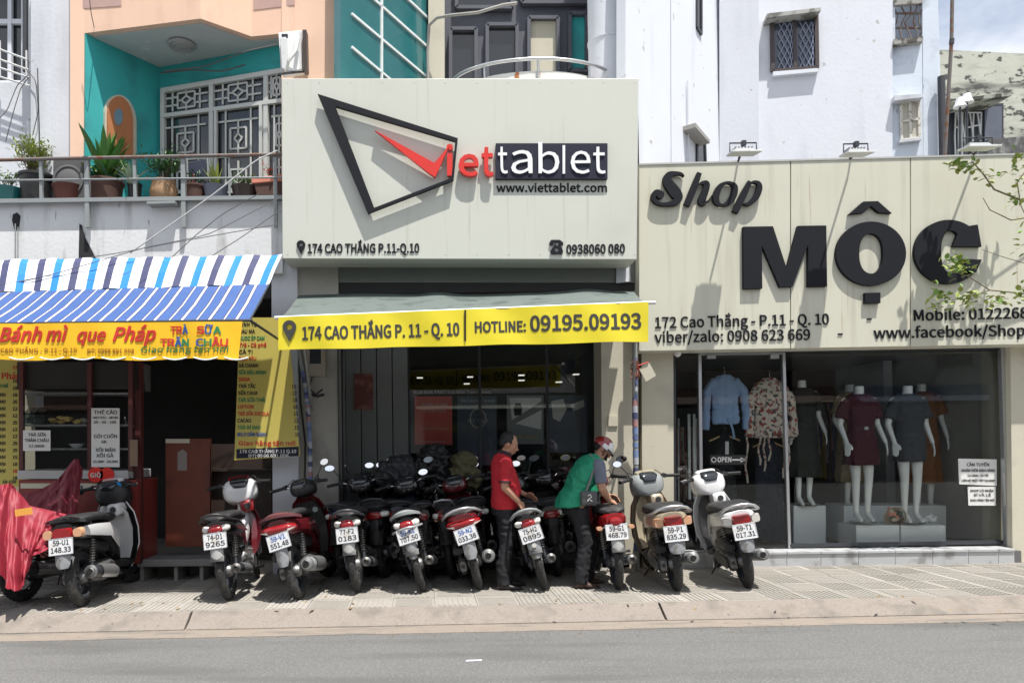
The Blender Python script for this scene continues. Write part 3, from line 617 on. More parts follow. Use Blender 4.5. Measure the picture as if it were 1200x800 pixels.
# ================================================================== tall white house, blue white annex, old green house
th = thing('white_house', 'tall white plastered house rising behind the dress shop', 'house', (4.5, 11, 0))
A0, A1, A2, A3 = P(735, 200, 8.9), P(843, 200, 11.4), P(889, 200, 11.3), P(1045, 200, 11.0)
def ws(a, b, x0, x1, name='wall', mt=WHITEP, t=.12, top=-170, bot=330):
    f = vpl(a, b); part(name, slab([f(x0, bot), f(x1, bot), f(x1, top), f(x0, top)], f.n, t), mt, th); return f
f1 = ws(A0, A1, 733, 843.4); f2 = ws(A1, A2 + Vector((0, -.12, 0)), 843, 889.3); f3 = ws(A2, A3, 888.6, 1046)
def oblique_window(f, q, frame=METD, lab=None):
    m = slab([f(x, y, .012) for x, y in q], f.n, .01); w = part('window', m, PANED, th)
    fm = MB()
    for i in range(4): bar(fm, f(*q[i], .03), f(*q[(i+1) % 4], .03), .04, f.n, .03)
    part('window_frame', fm, frame, w); return w
oblique_window(f1, [(818, -20), (823, -20), (823, 40), (818, 32)])
oblique_window(f1, [(818, 153), (827, 160), (828, 191), (818, 191)])
m = MB(); m.prism([f1(815, 144, .18), f1(832, 164, .18), f1(832, 168, .18), f1(815, 149, .18)], -f1.n * .2); part('window_ledge', m, CONC, th)
w = slab([f3(x, y, .012) for x, y in [(906, 25), (956, 19), (957, 78), (907, 82)]], f3.n, .01); wn = part('window', w, pm('blue grey window glass', (.05, .06, .09), .15, spec=.8, bump=0), th)
fm = MB(); q = [(905, 24), (957, 18), (958, 79), (906, 83)]
for i in range(4): bar(fm, f3(*q[i], .06), f3(*q[(i+1) % 4], .06), .055, f3.n, .05)
bar(fm, f3(931, 21, .055), f3(932, 81, .055), .05, f3.n, .04); part('window_frame', fm, pm('dark brown frame', (.05, .035, .035), .5), wn)
fm = MB()
for s in (0, 1):
    x0 = 909 + 25 * s; x1 = x0 + 20
    for k in range(3):
        a = x0 + 3 + 7 * k; dx = 7
        pts = [(a, 26), (min(a + dx, x1), 40), (a, 53), (min(a + dx, x1), 66), (a, 80)]; pt2 = [(min(a + dx, x1), 26), (a, 40), (min(a + dx, x1), 53), (a, 66), (min(a + dx, x1), 80)]
        fm.tube([f3(*p, .035) for p in pts], .008, 5); fm.tube([f3(*p, .035) for p in pt2], .008, 5)
part('window_grille', fm, pm('blue grey wire', (.22, .25, .34), .4), wn)
m = MB(); m.prism([f3(899, 16, .22), f3(962, 9, .22), f3(962, 13, .22), f3(899, 21, .22)], -f3.n * .24); part('window_ledge', m, pm('mossy ledge', (.4, .4, .38), .9, c2=(.15, .15, .13), c2s=6, c2t=(.45, .6)), th)
m = MB(); m.prism([f3(906, 84, .08), f3(958, 80, .08), f3(959, 84, .08), f3(906, 89, .08)], -f3.n * .1); part('window_sill', m, WHITEP, th)
m = MB(); m.tube([f1(806, 95, .03), f1(807, 192, .03)], .012, 6); m.tube([f1(786, -60, .01), f1(787, 190, .01)], .006, 5); part('wall_pipe', m, PALEP, th)
m = MB(); ztop = f3(960, -170).z; m.prism([Vector((f1(733, 0).x, f1(733, 0).y, ztop)), Vector((f1(843, 0).x, f1(843, 0).y, ztop)), Vector((A3.x, A3.y, ztop)), Vector((A3.x, 16, ztop)), Vector((A0.x, 16, ztop))], (0, 0, .2)); part('roof', m, CONC, th)
m = MB(); m.box((A3.x - .15, A3.y + .1, 0), (A3.x - .02, 16, ztop)); m.box((A0.x, 15.9, 0), (A3.x, 16, ztop)); part('back_wall', m, WHITEP, th)

th = thing('blue_white_annex', 'narrow bluish white annex with open grille hole above a shuttered window', 'house', (5.9, 11.2, 0))
YA = 11.05
B0, B1 = P(1045.5, 200, YA), P(1100, 200, YA - .15); fa = vpl(B0, B1)
def fq(pts, t=.14, off=0): return slab([fa(x, y, off) for x, y in pts], fa.n, t)
for pts in ([(1045, -170), (1049, -170), (1049, 330), (1045, 330)], [(1080, -170), (1098, -170), (1102, 330), (1083, 330)], [(1049, 51), (1080.6, 48), (1083, 330), (1049, 330)], [(1049, -170), (1080, -170), (1080, -20), (1049, -20)]):
    part('wall', fq(pts), BLUEW, th)
m = MB(); rnd = random.Random(3)
for k in range(4): m.tube([fa(1049, -18 + 17 * k, -.05), fa(1081, -20 + 17 * k + 2, -.05)], .018, 6)
for k in range(5): m.tube([fa(1050 + k * 7.2 + rnd.uniform(-2, 2) + 3 * math.sin(j * 1.7 + k), -18 + j * 9, -.04) for j in range(8)], .011, 5)
part('grille', m, RUST, th)
m = MB(); m.prism([fa(1048, 46, .1), fa(1082, 43, .1), fa(1082, 48, .1), fa(1048, 52, .1)], -fa.n * .2); m.prism([fa(1048, -2, .04), fa(1081, -4, .04), fa(1081, 4, .04), fa(1048, 6, .04)], -fa.n * .06); part('weathered_sill', m, pm('weathered cement', (.35, .34, .31), .9, c2=(.09, .08, .07), c2s=8, c2t=(.45, .55)), th)
wn = part('window', fq([(1056, 121), (1077, 117), (1078, 161), (1057, 164)], .02, .02), pm('old cream shutter', (.50, .47, .40), .7), th)
m = MB()
for a, b in (((1056, 121), (1077, 117)), ((1057, 164), (1078, 161)), ((1056, 121), (1057, 164)), ((1077, 117), (1078, 161)), ((1066.5, 119), (1067.5, 162)), ((1056, 142), (1078, 139))): bar(m, fa(*a, .045), fa(*b, .045), .035, fa.n, .03)
part('window_frame', m, pm('chipped cream paint', (.62, .60, .54), .7, c2=(.3, .26, .2), c2s=20, c2t=(.55, .65)), wn)
m = MB(); m.prism([fa(1048, 112, .16), fa(1082, 110, .16), fa(1082, 114, .16), fa(1048, 118, .16)], -fa.n * .16); m.prism([fa(1054, 164, .08), fa(1080, 161, .08), fa(1080, 164, .08), fa(1054, 167, .08)], -fa.n * .1); part('window_ledge', m, PALEP, th)
m = MB(); m.box((B1.x - .02, B1.y + .02, 0), (B1.x + .08, 14, fa(1100, -170).z)); part('side_wall', m, BLUEW, th)

th = thing('green_house', 'old pale green house with black stained top and dark grille door at right edge', 'house', (9, 15.5, 0))
YG = 15.0
part('wall', pp([(1096, 58), (1200, 63), (1420, 74), (1420, 330), (1096, 330)], YG, 4), GREENP, th)
m = pp([(1110, 124), (1176, 121), (1176, 215), (1110, 215)], YG - .03, .02); dr = part('door_recess', m, METD, th)
for x0, x1 in ((1120, 1128), (1132, 1150)):
    m = MB()
    for k in range(5): x = x0 + (x1 - x0) * k / 4; m.tube([P(x, 132, YG - .08), P(x + (4 if k % 2 else -1), 160, YG - .08), P(x, 185, YG - .08)], .016, 5)
    m.tube([P(x0, 132, YG - .08), P(x1, 132, YG - .08)], .016, 5); m.tube([P(x0, 150, YG - .08), P(x1, 146, YG - .08)], .016, 5); part('grille', m, METW, th)
part('door', pp(rect(1154, 125, 1174, 215), YG - .06, .03), pm('slate blue door', (.10, .115, .15), .6), th)
m = MB(); m.prism([P(1108, 117, YG - .7), P(1186, 108, YG - .7), P(1186, 112, YG - .7), P(1108, 121, YG - .7)], (0, .7, .03)); part('canopy', m, pm('mossy concrete edge', (.3, .32, .27), .9, c2=(.06, .06, .05), c2s=5, c2t=(.45, .55)), th)
tag(part('rubble_wall', pp([(1158, 163), (1200, 160), (1300, 158), (1300, 200), (1158, 200)], 11.5, .3), pm('black mossy stone', (.10, .10, .10), .95, var=.5, vs=9, bump=1, bs=14, c2=(.22, .22, .21), c2s=8, c2t=(.5, .6)), loc=tuple(P(1200, 180, 11.5))), 'low black mossy wall on the roof behind the dress shop sign', 'wall')
tag(part('dark_gutter_pipe', MB().tube([P(1103, 90, 10.8), P(1105, 190, 10.8)], .05, 8), pm('black pipe', (.04, .042, .05), .6), loc=tuple(P(1104, 190, 10.8)), smooth=50), 'black vertical pipe beside the bluish white annex', 'pipe')
for px, py, lab in ((1125, 122, 'lower left white shade lamp on the thin post behind the dress shop sign'), (1133, 117, 'upper right white shade lamp on the post behind the dress shop sign')):
    th = thing('roof_lamp', lab, 'lamp', tuple(P(px, 190, 11.3))); q = P(px, py, 11.3)
    m = MB(); m.lathe([(.015, .1), (.05, .09), (.07, .0), (.095, -.05), (.08, -.055)], q, n=16); part('shade', m, WHTPL, th, smooth=50); m = MB(); m.tube([q, P(px, 190, 11.3)], .018, 6); part('post', m, METD, th)

# ================================================================== houses across the street (behind the camera; the shop glass mirrors them)
rnd = random.Random(77)
for k, (x0, x1, h, col, lab) in enumerate(((-19, -9, 6.9, (.34, .32, .28), 'beige two storey house across the street with dark windows'), (-8.9, -1.5, 6.2, (.26, .28, .30), 'grey house across the street with a brown awning'), (-1.4, 7, 7.2, (.36, .34, .31), 'tall cream house across the street with dark shopfront'), (7.1, 16, 6.4, (.25, .22, .19), 'brown house across the street with dark shopfront'), (16.1, 27, 6.8, (.3, .31, .3), 'pale grey house across the street at the corner'))):
    th = thing('opposite_house', lab, 'house', ((x0 + x1) / 2, -12, 0)); mt = pm('facade %d' % k, col, .85, c2=tuple(c * .6 for c in col), c2s=1)
    part('wall', MB().box((x0 - .06, -20, -.12), (x1 + .06, -12 - k * .01, h)), mt, th)
    part('shopfront', MB().box((x0 + .5, -12.02, -.1), (x1 - .5, -11.9, 3.2)), PANED, th)
    part('awning', MB().prism([(x0 + .2, -11.9, 3.7), (x0 + .2, -10.6, 3.0), (x0 + .2, -10.6, 2.95), (x0 + .2, -11.9, 3.6)], (x1 - x0 - .4, 0, 0)), pm('awning %d' % (k % 3), ((.10, .05, .03), (.03, .06, .12), (.06, .07, .05))[k % 3], .7), th)
    for fl in range(1, 2):
        for j in range(3):
            xx = x0 + 1 + j * (x1 - x0 - 1.5) / 3; w = part('window', MB().box((xx, -11.99, fl * 3.5 + 1), (xx + 1.4, -11.93, fl * 3.5 + 2.6)), PANED, th)

# grit and scraps gathered along the gutter, cracks in the asphalt
rnd = random.Random(4); m = MB()
for k in range(420):
    px = rnd.uniform(-20, 1220); q = PZ(px, 748 - px * .0195 + abs(rnd.gauss(0, 5)), -.118); s_ = rnd.uniform(.004, .014); a = rnd.uniform(0, 6.28)
    vs = [q + Vector((s_ * math.cos(a + t) * rnd.uniform(.6, 1.3), s_ * math.sin(a + t), 0)) for t in (0, 1.6, 3.1, 4.7)]; m.add(vs + [q + Vector((0, 0, s_ * .6))], [(0, 1, 4), (1, 2, 4), (2, 3, 4), (3, 0, 4)])
tag(part('gutter_grit', m, pm('grit', (.16, .14, .11), .9, var=.6, vs=30)), 'scattered grit and dry scraps along the foot of the kerb', 'grit', kind='stuff')
m = MB()
for k in range(60):
    px = rnd.uniform(-20, 1220); q = PZ(px, rnd.uniform(695, 716), .004); ln = rnd.uniform(.02, .05); a = rnd.uniform(0, 6.28); d = Vector((math.cos(a), math.sin(a), 0)) * ln; n_ = Vector((-d.y, d.x, 0)) * .35
    m.add([q - d, q + n_, q + d + Vector((0, 0, .006)), q - n_], [(0, 1, 2, 3)])
tag(part('fallen_leaves', m, pm('dry leaf', (.22, .15, .07), .8, var=.5, vs=9)), 'small dry leaves and scraps scattered over the pavement', 'leaves', kind='stuff')
# ================================================================== SIGNS
def letters(sign, items, Y, depth, mat, stand=0.0):
    for s, x0, x1, y0, y1, cap, kw in items: txt(s, P(x0, y0, Y - stand), P(x1, y1, Y - stand), cap * Y / F, mat, sign, depth, **kw)
YS = 8.4
sg = thing('shop_sign', 'big cream sign with black and red check logo over the tablet shop', 'sign', tuple(P(540, 304, YS)))
part('sign_box', pp([(330, 92), (748.5, 92), (746, 304), (331, 303)], YS, .42), [SIGNW], sg, bev=.006)
fr = MB()
o_ = [(372, 110), (536.5, 162), (531.5, 211), (431, 250)]; i_ = [(393, 124.5), (533.5, 165.5), (529, 208.5), (438.5, 243.5)]
for k in range(4):
    j = (k + 1) % 4; fr.prism([P(*o_[k], YS - .085), P(*o_[j], YS - .085), P(*i_[j], YS - .085), P(*i_[k], YS - .085)], (0, .05, 0))
part('logo_frame', fr, BLACKL, sg)
part('logo_check', pp([(439, 152.5), (509, 191), (527, 170), (510, 207.5), (504, 204)], YS - .09, .05), REDL, sg)
for s, x0, x1 in (('i', 524, 530), ('e', 538, 560), ('t', 565, 577)):
    txt(s, P(x0, 207, YS - .03), P(x1, 207, YS - .03), (34 if s != 'e' else 32) * YS / F, REDL, sg, .05, bold=.02, name='letter')
np_ = part('name_panel', pp(rect(581, 168, 712, 209.5), YS - .05, .05), NAVY, sg)
for s, x0, x1 in zip('tablet', (584, 599, 631, 659.2, 668.7, 695.5), (595, 624, 655.5, 662.4, 692, 709.5)):
    if s == 'l': part('letter', pp(rect(659.3, 170.3, 662.3, 203.5), YS - .064, .012), WHITEL, np_); continue
    txt(s, P(x0, 203.5, YS - .052), P(x1, 203.3, YS - .052), {'t': 33, 'a': 36, 'b': 34, 'l': 34, 'e': 35}[s] * YS / F, WHITEL, np_, .012, bold=-.012, name='letter')
ptxt('www.viettablet.com', (582, 225), (711, 225), 9.5, YS, BLACKL, sg, .01, bold=.022)
ptxt('174 CAO THẮNG P.11-Q.10', (361, 296.5), (491, 296), 10.5, YS, BLACKL, sg, .01, bold=.024)
ptxt('0938060 080', (664, 297.5), (732, 296.5), 10.5, YS, BLACKL, sg, .01, bold=.024)
def pin(cx, cy, r, h, Y, mat, par, name='map_pin'):
    o = []; 
    for k in range(17): a = math.pi * (-.18) + math.pi * 1.36 * k / 16; o.append((cx + r * math.cos(a), cy - r * math.sin(a)))
    o.append((cx, cy + h)); n = len(o); m = MB(); inn = [(cx + r * .42 * math.cos(-.565 + 6.283 * k / n), cy - r * .42 * math.sin(-.565 + 6.283 * k / n)) for k in range(n)]
    for k in range(n): j = (k + 1) % n; m.prism([P(*o[k], Y), P(*o[j], Y), P(*inn[j], Y), P(*inn[k], Y)], (0, .02, 0))
    return part(name, m, mat, par)
pin(352.5, 286.5, 5, 11, YS - .02, BLACKL, sg)
m = pp([(644, 284), (646, 281), (656, 281), (660, 284), (660, 287), (656, 287), (655, 284), (649, 284), (648, 287), (644, 287)], YS - .02, .02); part('phone_icon', m, BLACKL, sg)
m = MB(); n = 12; o = [(646, 297.5), (645, 294), (649, 288), (650, 286), (651.5, 286), (652, 288), (654, 288), (654.5, 286), (656, 286), (657, 288), (660, 294), (659, 297.5)]
inn = [(652.5 + 2.3 * math.cos(2.2 + 6.283 * k / n), 292.5 + 2.3 * math.sin(2.2 + 6.283 * k / n)) for k in range(n)]
for k in range(n): j = (k + 1) % n; m.prism([P(*o[k], YS - .02), P(*o[j], YS - .02), P(*inn[j], YS - .02), P(*inn[k], YS - .02)], (0, .02, 0))
part('phone_icon', m, BLACKL, sg)

m = MB()
for y in (97, 298):
    for k in range(12):
        q = P(337 + 37 * k, y + .1, YS - .001); m.ball(q, (.006, .003, .006), 6, 4)
tag(part('rivets', m, SIGNEDGE, sg), kind='stuff')
YM = 8.75
sm = thing('dress_shop_sign', 'wide aged cream sign with big black MỘC letters over the dress shop', 'sign', tuple(P(980, 408, YM)))
def topy(x): return 193.5 - (x - 748) * .0268
def boty(x): return 411.3 - (x - 748) * .0178
for a, b in ((749, 926), (927, 1066.5), (1067.5, 1205), (1206, 1340)):
    m = MB(); m.prism([P(a, topy(a), YM), P(b, topy(b), YM), P(b, boty(b), YM), P(a, boty(a), YM)], (0, .3, 0)); part('sign_panel', m, SIGNM, sm, bev=.004)
m = MB(); m.prism([P(749, topy(749) - 2, YM - .01), P(1340, topy(1340) - 2, YM - .01), P(1340, topy(1340), YM - .01), P(749, topy(749), YM - .01)], (0, .32, 0)); part('top_trim', m, SIGNEDGE, sm)
# Shop in slanted heavy script, one object per letter
def L(s, x0, x1, y, cap, mat=BLACKL, **kw): txt(s, P(x0, y, YM - .03), P(x1, y - (x1 - x0) * .01, YM - .03), cap * YM / F, mat, sm, .03, name='letter', **kw)
def stroke(pts, Y, d, n=7, f=lambda X, Y_: (750 + X / 7.5, 190 + Y_ / 7.5), closed=False):
    """brush stroke of varying width as a solid; pts = (x, y, width)"""
    Q = [Vector(p) for p in pts]; out = []; N_ = len(Q)
    for i in range(N_ if closed else N_ - 1):
        g_ = (lambda k: Q[k % N_]) if closed else (lambda k: Q[min(max(k, 0), N_ - 1)])
        a, b_, c_, d_ = g_(i - 1), g_(i), g_(i + 1), g_(i + 2)
        for k in range(n): t = k / n; out.append(.5 * ((2 * b_) + (c_ - a) * t + (2 * a - 5 * b_ + 4 * c_ - d_) * t * t + (3 * b_ - a - 3 * c_ + d_) * t ** 3))
    out.append(out[0].copy() if closed else Q[-1]); m = MB(); rings = []
    for i, p in enumerate(out):
        a = out[max(i - 1, 0)]; b_ = out[min(i + 1, len(out) - 1)]
        if closed and i in (0, len(out) - 1): a, b_ = out[-2], out[1]
        t = Vector((b_.x - a.x, b_.y - a.y)); t.normalize(); nn = Vector((-t.y, t.x)) * max(p.z, 3) / 2
        A = P(*f(p.x + nn.x, p.y + nn.y), Y); B_ = P(*f(p.x - nn.x, p.y - nn.y), Y); rings.append([A, B_, B_ + Vector((0, d, 0)), A + Vector((0, d, 0))])
    m.loft(rings, cap=not closed); return m
YK = YM - .06
def Lp(nm, *ms):
    m = MB()
    for q in ms: m.ext(q)
    return part(nm, m, BLACKL, sm)
ls = Lp('letter', stroke([(390, 125, 8), (365, 102, 22), (310, 97, 34), (262, 112, 60), (240, 150, 74), (262, 200, 88), (305, 255, 98), (335, 305, 84), (315, 348, 58), (250, 366, 34), (185, 366, 28), (135, 340, 34), (118, 300, 40), (140, 264, 42), (175, 262, 40)], YK, .05))
m = MB(); m.lathe([(0, 0), (.048, 0), (.048, .05), (0, .05)], P(750 + 180 / 7.5, 190 + 284 / 7.5, YK - .0012), (0, 1, 0), 24); part('letter_ball', m, BLACKL, ls)
lh = Lp('letter', stroke([(525, 92, 40), (475, 225, 56), (412, 380, 54)], YK, .05)); part('letter_arch', stroke([(495, 215, 10), (545, 182, 26), (588, 188, 48), (578, 250, 56), (545, 335, 62), (560, 362, 40), (605, 338, 14), (648, 275, 8)], YK - .0012, .05), BLACKL, lh)
Lp('letter', stroke([(800, 182, 24), (836, 215, 46), (826, 290, 54), (785, 350, 46), (722, 374, 22), (678, 350, 44), (672, 290, 54), (702, 218, 46), (752, 182, 24)], YK, .05, closed=True))
lp = Lp('letter', stroke([(970, 168, 38), (905, 300, 58), (838, 440, 52)], YK, .05)); part('letter_bowl', stroke([(955, 195, 8), (1000, 172, 20), (1045, 185, 34), (1052, 232, 48), (1020, 310, 50), (960, 362, 34), (912, 366, 10)], YK - .0012, .05), BLACKL, lp)
YL = YM - .05
def poly(name, pts, mat=BLACKL, Y=YL, d=.05, par=sm): return part(name, pp(pts, Y, d), mat, par, bev=.003)
# M
poly('letter', [(871, 265.5), (906, 265), (922, 314), (935, 264.5), (968.5, 264), (969.5, 335.5), (947, 336), (947, 287), (929, 336), (914, 336.5), (893, 288), (893.5, 338), (871.5, 338.5)])
def ringletter(cx, cy, rx, ry, ix, iy, a0=0, a1=360, n=40, pw=2.0, icx=0):
    m = MB(); k0 = []; 
    for k in range(n + 1):
        a = R(a0 + (a1 - a0) * k / n); k0.append(((cx + rx * math.cos(a), cy - ry * math.sin(a)), (cx + icx + ix * math.cos(a), cy - iy * math.copysign(abs(math.sin(a)) ** .8, math.sin(a)))))
    rings = []
    for o, i in k0:
        A = P(*o, YL); B = P(*i, YL); rings.append([A, B, B + Vector((0, .05, 0)), A + Vector((0, .05, 0))])
    m.loft(rings, cap=(a1 - a0 < 360)); return m
part('letter', ringletter(1021, 297, 41, 37.5, 14, 23.5), BLACKL, sm, smooth=30)
m = ringletter(1112, 295, 40, 37.5, 12, 25, 42, 318, icx=3); part('letter', m, BLACKL, sm, smooth=30)
poly('letter_serif', [(1126, 266), (1146, 263), (1150.5, 289), (1117, 289), (1119, 283)], Y=YL - .001); poly('letter_serif', [(1126, 303), (1151, 304), (1144, 319), (1130, 324)])
poly('circumflex', [(1012, 236), (1029, 235.5), (1045.5, 250), (1030, 249), (1021, 241.5), (1012, 249.5), (995, 251)])
poly('dot_below', [(1014, 343), (1032, 342.5), (1032, 355), (1014, 355.5)])
tx = lambda s, x0, x1, y0, y1, cap, **kw: ptxt(s, (x0, y0), (x1, y1), cap, YM, BLACKL, sm, .012, **kw)
tx('172 Cao Thắng - P.11 - Q. 10', 768, 971, 384.3, 380, 12.5, bold=.012); tx('-', 1016, 1021, 378.5, 378.4, 12, bold=.015)
tx('viber/zalo: 0908 623 669', 767.5, 949, 401.5, 398, 12.5, bold=.012); tx('-', 982, 987, 396, 396, 12, bold=.015)
tx('Mobile: 01222686', 1071, 1214, 375.8, 372.4, 12.5, bold=.012); tx('www.facebook/Shop Mộc', 1024, 1240, 396.5, 392.5, 12.5, bold=.012)

# floodlights on arms above that sign
def flood(px, py, w, lab):
    Y = 8.25; c = P(px, py, Y); th = thing('floodlight', lab, 'floodlight', tuple(P(px, topy(px), YM)), 'floodlights above the dress shop sign')
    s = w * Y / F / 2; base = P(px - 7, topy(px) + 1, YM + .02)
    part('arm', MB().tube([base, base + Vector((0, -.1, .05)), Vector((c.x, c.y + .12, c.z - .02))], .013, 8), METD, th, smooth=50)
    m = MB(); m.prism([Vector((c.x - s, c.y - .12, c.z - .045)), Vector((c.x + s, c.y - .12, c.z - .045)), Vector((c.x + s * .92, c.y + .1, c.z - .015)), Vector((c.x - s * .92, c.y + .1, c.z - .015))], (0, 0, .022)); part('lens_frame', m, METW, th, bev=.003)
    m = MB(); m.prism([Vector((c.x - s * .7, c.y - .08, c.z - .02)), Vector((c.x + s * .7, c.y - .08, c.z - .02)), Vector((c.x + s * .6, c.y - .02, c.z + .04)), Vector((c.x - s * .6, c.y - .02, c.z + .04))], (0, .12, 0)); part('housing', m, METG, th, bev=.006)
    for k in range(6): m = MB(); xx = c.x - s * .55 + k * s * .22; m.box((xx, c.y - .02, c.z + .035), (xx + .008, c.y + .09, c.z + .055)); part('cooling_fin', m, METD, th)
    part('bracket', MB().tube([(c.x - s * .9, c.y, c.z - .02), (c.x - s * .9, c.y, c.z + .1), (c.x + s * .9, c.y, c.z + .1), (c.x + s * .9, c.y, c.z - .02)], .009, 6), METD, th)
    m = MB(); m.box((c.x - .015, c.y - .02, c.z + .07), (c.x + .03, c.y + .03, c.z + .125)); part('clamp', m, METD, th)
flood(871, 178, 35, 'leftmost floodlight above the slanted Shop lettering on the cream sign')
flood(1003, 179, 32, 'middle floodlight above the letters MỘC on the cream sign')
flood(1146, 172, 38, 'rightmost floodlight near the leafy vine on the cream sign')

# ================================================================== AWNINGS AND BANNERS
YB1 = 7.15
def wv(amp, f, ph=0): return lambda v: amp * math.sin(v.x * f + ph + v.z * 4) + amp * .5 * math.sin(v.x * f * 2.3 + v.z * 9 + 1)
def cloth(tl, tr, br, bl, Y, nx, nz, warp, thick=.003, sag=0):
    m = MB(); A, B_, C_, D = [P(*q, Y) for q in (tl, tr, br, bl)]; vs = []
    for side in (0, thick):
        for j in range(nz + 1):
            for i in range(nx + 1):
                u, v = i / nx, j / nz; p = (A * (1 - u) + B_ * u) * (1 - v) + (D * (1 - u) + C_ * u) * v; p.y += warp(p) + side; p.z += sag * math.sin(u * 23) * v; vs.append(p)
    K = (nx + 1) * (nz + 1); fs = []
    idx = lambda i, j, s: s * K + j * (nx + 1) + i
    for j in range(nz):
        for i in range(nx): fs += [(idx(i, j, 0), idx(i, j+1, 0), idx(i+1, j+1, 0), idx(i+1, j, 0)), (idx(i, j, 1), idx(i+1, j, 1), idx(i+1, j+1, 1), idx(i, j+1, 1))]
    for i in range(nx): fs += [(idx(i, 0, 0), idx(i+1, 0, 0), idx(i+1, 0, 1), idx(i, 0, 1)), (idx(i, nz, 0), idx(i, nz, 1), idx(i+1, nz, 1), idx(i+1, nz, 0))]
    for j in range(nz): fs += [(idx(0, j, 0), idx(0, j, 1), idx(0, j+1, 1), idx(0, j+1, 0)), (idx(nx, j, 0), idx(nx, j+1, 0), idx(nx, j+1, 1), idx(nx, j, 1))]
    m.add(vs, fs); return m
bn = thing('yellow_banner', 'long yellow banner with address and hotline on the tablet shop awning', 'banner', tuple(P(543, 405, YB1)))
w1 = wv(.008, 5)
part('banner_cloth', cloth((326, 371.5), (760, 353.5), (760, 400), (326, 410), YB1, 90, 8, w1, sag=.004), YELLOW, bn, smooth=60)
tw = lambda *a, **k: ptxt(*a, warp=w1, **k)
kw = dict(depth=.022)
for s, a, b, cap, bd in (('174 CAO THẮNG P. 11 - Q. 10', (355, 398), (538, 393), 14.5, .03), ('HOTLINE:', (557, 389.5), (616, 388), 12, .035), ('09195.09193', (622, 388), (751, 384.6), 17.5, .03)):
    ptxt(s, a, b, cap, YB1 + .006, pm('dark grey print', (.045, .045, .04), .5, bump=0), bn, .011, bold=bd, warp=w1)
# slab serifs on the hotline figures
m = MB()
for k, x in enumerate((622, 634.5, 645.5, 657, 669, 684, 696, 708, 719, 731, 742)): pass
mm = MB(); a = P(545.2, 363, YB1 - .02); b = P(545.2, 399, YB1 - .02); bar(mm, a, b, .016, t=.03); part('divider', mm, BLACKL, bn)
pin(339, 383, 8, 17, YB1 - .012, pm('dark grey print', (.045, .045, .04)), bn)
aw = thing('canvas_awning', 'grey canvas awning drooping above the yellow banner of the tablet shop', 'awning', tuple(P(545, 360, 8.0)))
m = MB(); rings = []; nx = 60
for i in range(nx + 1):
    u = i / nx; f = P(327 + 433 * u, 372 - 18 * u, YB1 + .01); bk = P(350 + 393 * u, 346 - 4 * u, 8.75); mid = f.lerp(bk, .5); 
    sgx = .012 * math.sin(u * 9.5) + .03 * math.exp(-((u - .42) / .05) ** 2) + .03 * math.exp(-((u - .86) / .06) ** 2); bk.z += sgx; mid.z += -.03 + sgx * .4
    q = f.lerp(mid, .5); q.z -= .015
    rings.append([f, q, mid, bk, bk - Vector((0, 0, .006)), mid - Vector((0, 0, .006)), q - Vector((0, 0, .006)), f - Vector((0, 0, .006))])
m.loft(rings); part('canvas', m, CANVG, aw, smooth=50)
part('front_tube', MB().tube([P(322, 372.5, YB1 + .03), P(768, 354.5, YB1 + .03)], .018, 10), pm('white tube', (.7, .7, .68), .4), aw, smooth=60)
for px, px2, yy in ((352, 366, 480), (745, 742, 470)): part('support_arm', MB().tube([P(px, 371 if px < 500 else 356, YB1 + .04), P(px2, yy, 8.85)], .014, 6), METG, aw)
# striped awning of the sandwich shop
sa = thing('striped_awning', 'blue and white striped awning over the sandwich shop', 'awning', tuple(P(150, 376, 7.9)))
def ay(x, y0): return y0
def awn(u):      # u in px along the front at the top edge
    rows = [P(u, 304.5 - u * .018, 8.18), P(u - 2, 309 - u * .018, 8.12), P(u - 4 - 4 * (u / 330), 322 - u * .02, 8.04), P(u - 7 - 8 * max(0, u / 330), 342.5 - u * .029, 7.95)]
    return rows
pal = [FABW, FABN, FABB]
xs = []; x = -175.0; k = 0
while x < 330:
    for w_, c_ in ((12.5, 0), (8.5, 1), (12, 0), (8.8, 2)):
        xs.append((x, min(x + w_, 331), c_)); x += w_
        if x >= 330: break
m = MB()
for a, b, c_ in xs:
    n = 2
    for i in range(n):
        u0, u1 = a + (b - a) * i / n, a + (b - a) * (i + 1) / n; r0, r1 = awn(u0), awn(u1)
        for rr in (r0, r1):
            for j, q in enumerate(rr): q.y += .012 * math.sin(q.x * 11) * j / 3; q.z += .008 * math.sin(q.x * 17) 
        for j in range(3): m.add([r0[j], r0[j+1], r1[j+1], r1[j]], [(0, 1, 2, 3)], c_)
m2 = bmesh.new()
va = part('valance', m, pal, sa, smooth=70)
m = MB(); x = -215.0; NL = []
pat = [(11, 3), (1.8, 1), (1.2, 0), (1.2, 1), (9, 3), (1.5, 1), (2.4, 0), (1.5, 1)]
def low(u):
    t = P(u - 7 - 8 * max(0, u / 330), 342.5 - u * .029, 7.952); b = Vector((t.x * 1.0, 7.15, P(281, 375.5, 7.15).z)); return t, t.lerp(b, .5) - Vector((0, 0, .02)), b
while x < 331:
    for w_, c_ in pat:
        u0, u1 = x, min(x + w_, 331)
        if u1 > u0:
            r0, r1 = low(u0), low(u1)
            for j in range(2): m.add([r0[j], r0[j+1], r1[j+1], r1[j]], [(0, 1, 2, 3)], c_)
        x += w_
part('canopy', m, pal + [FABV], sa, smooth=70)
bl = low(-215)[2]; br = low(331)[2]
part('front_bar', MB().tube([bl, br + Vector((.02, 0, 0))], .014, 8), METD, sa)
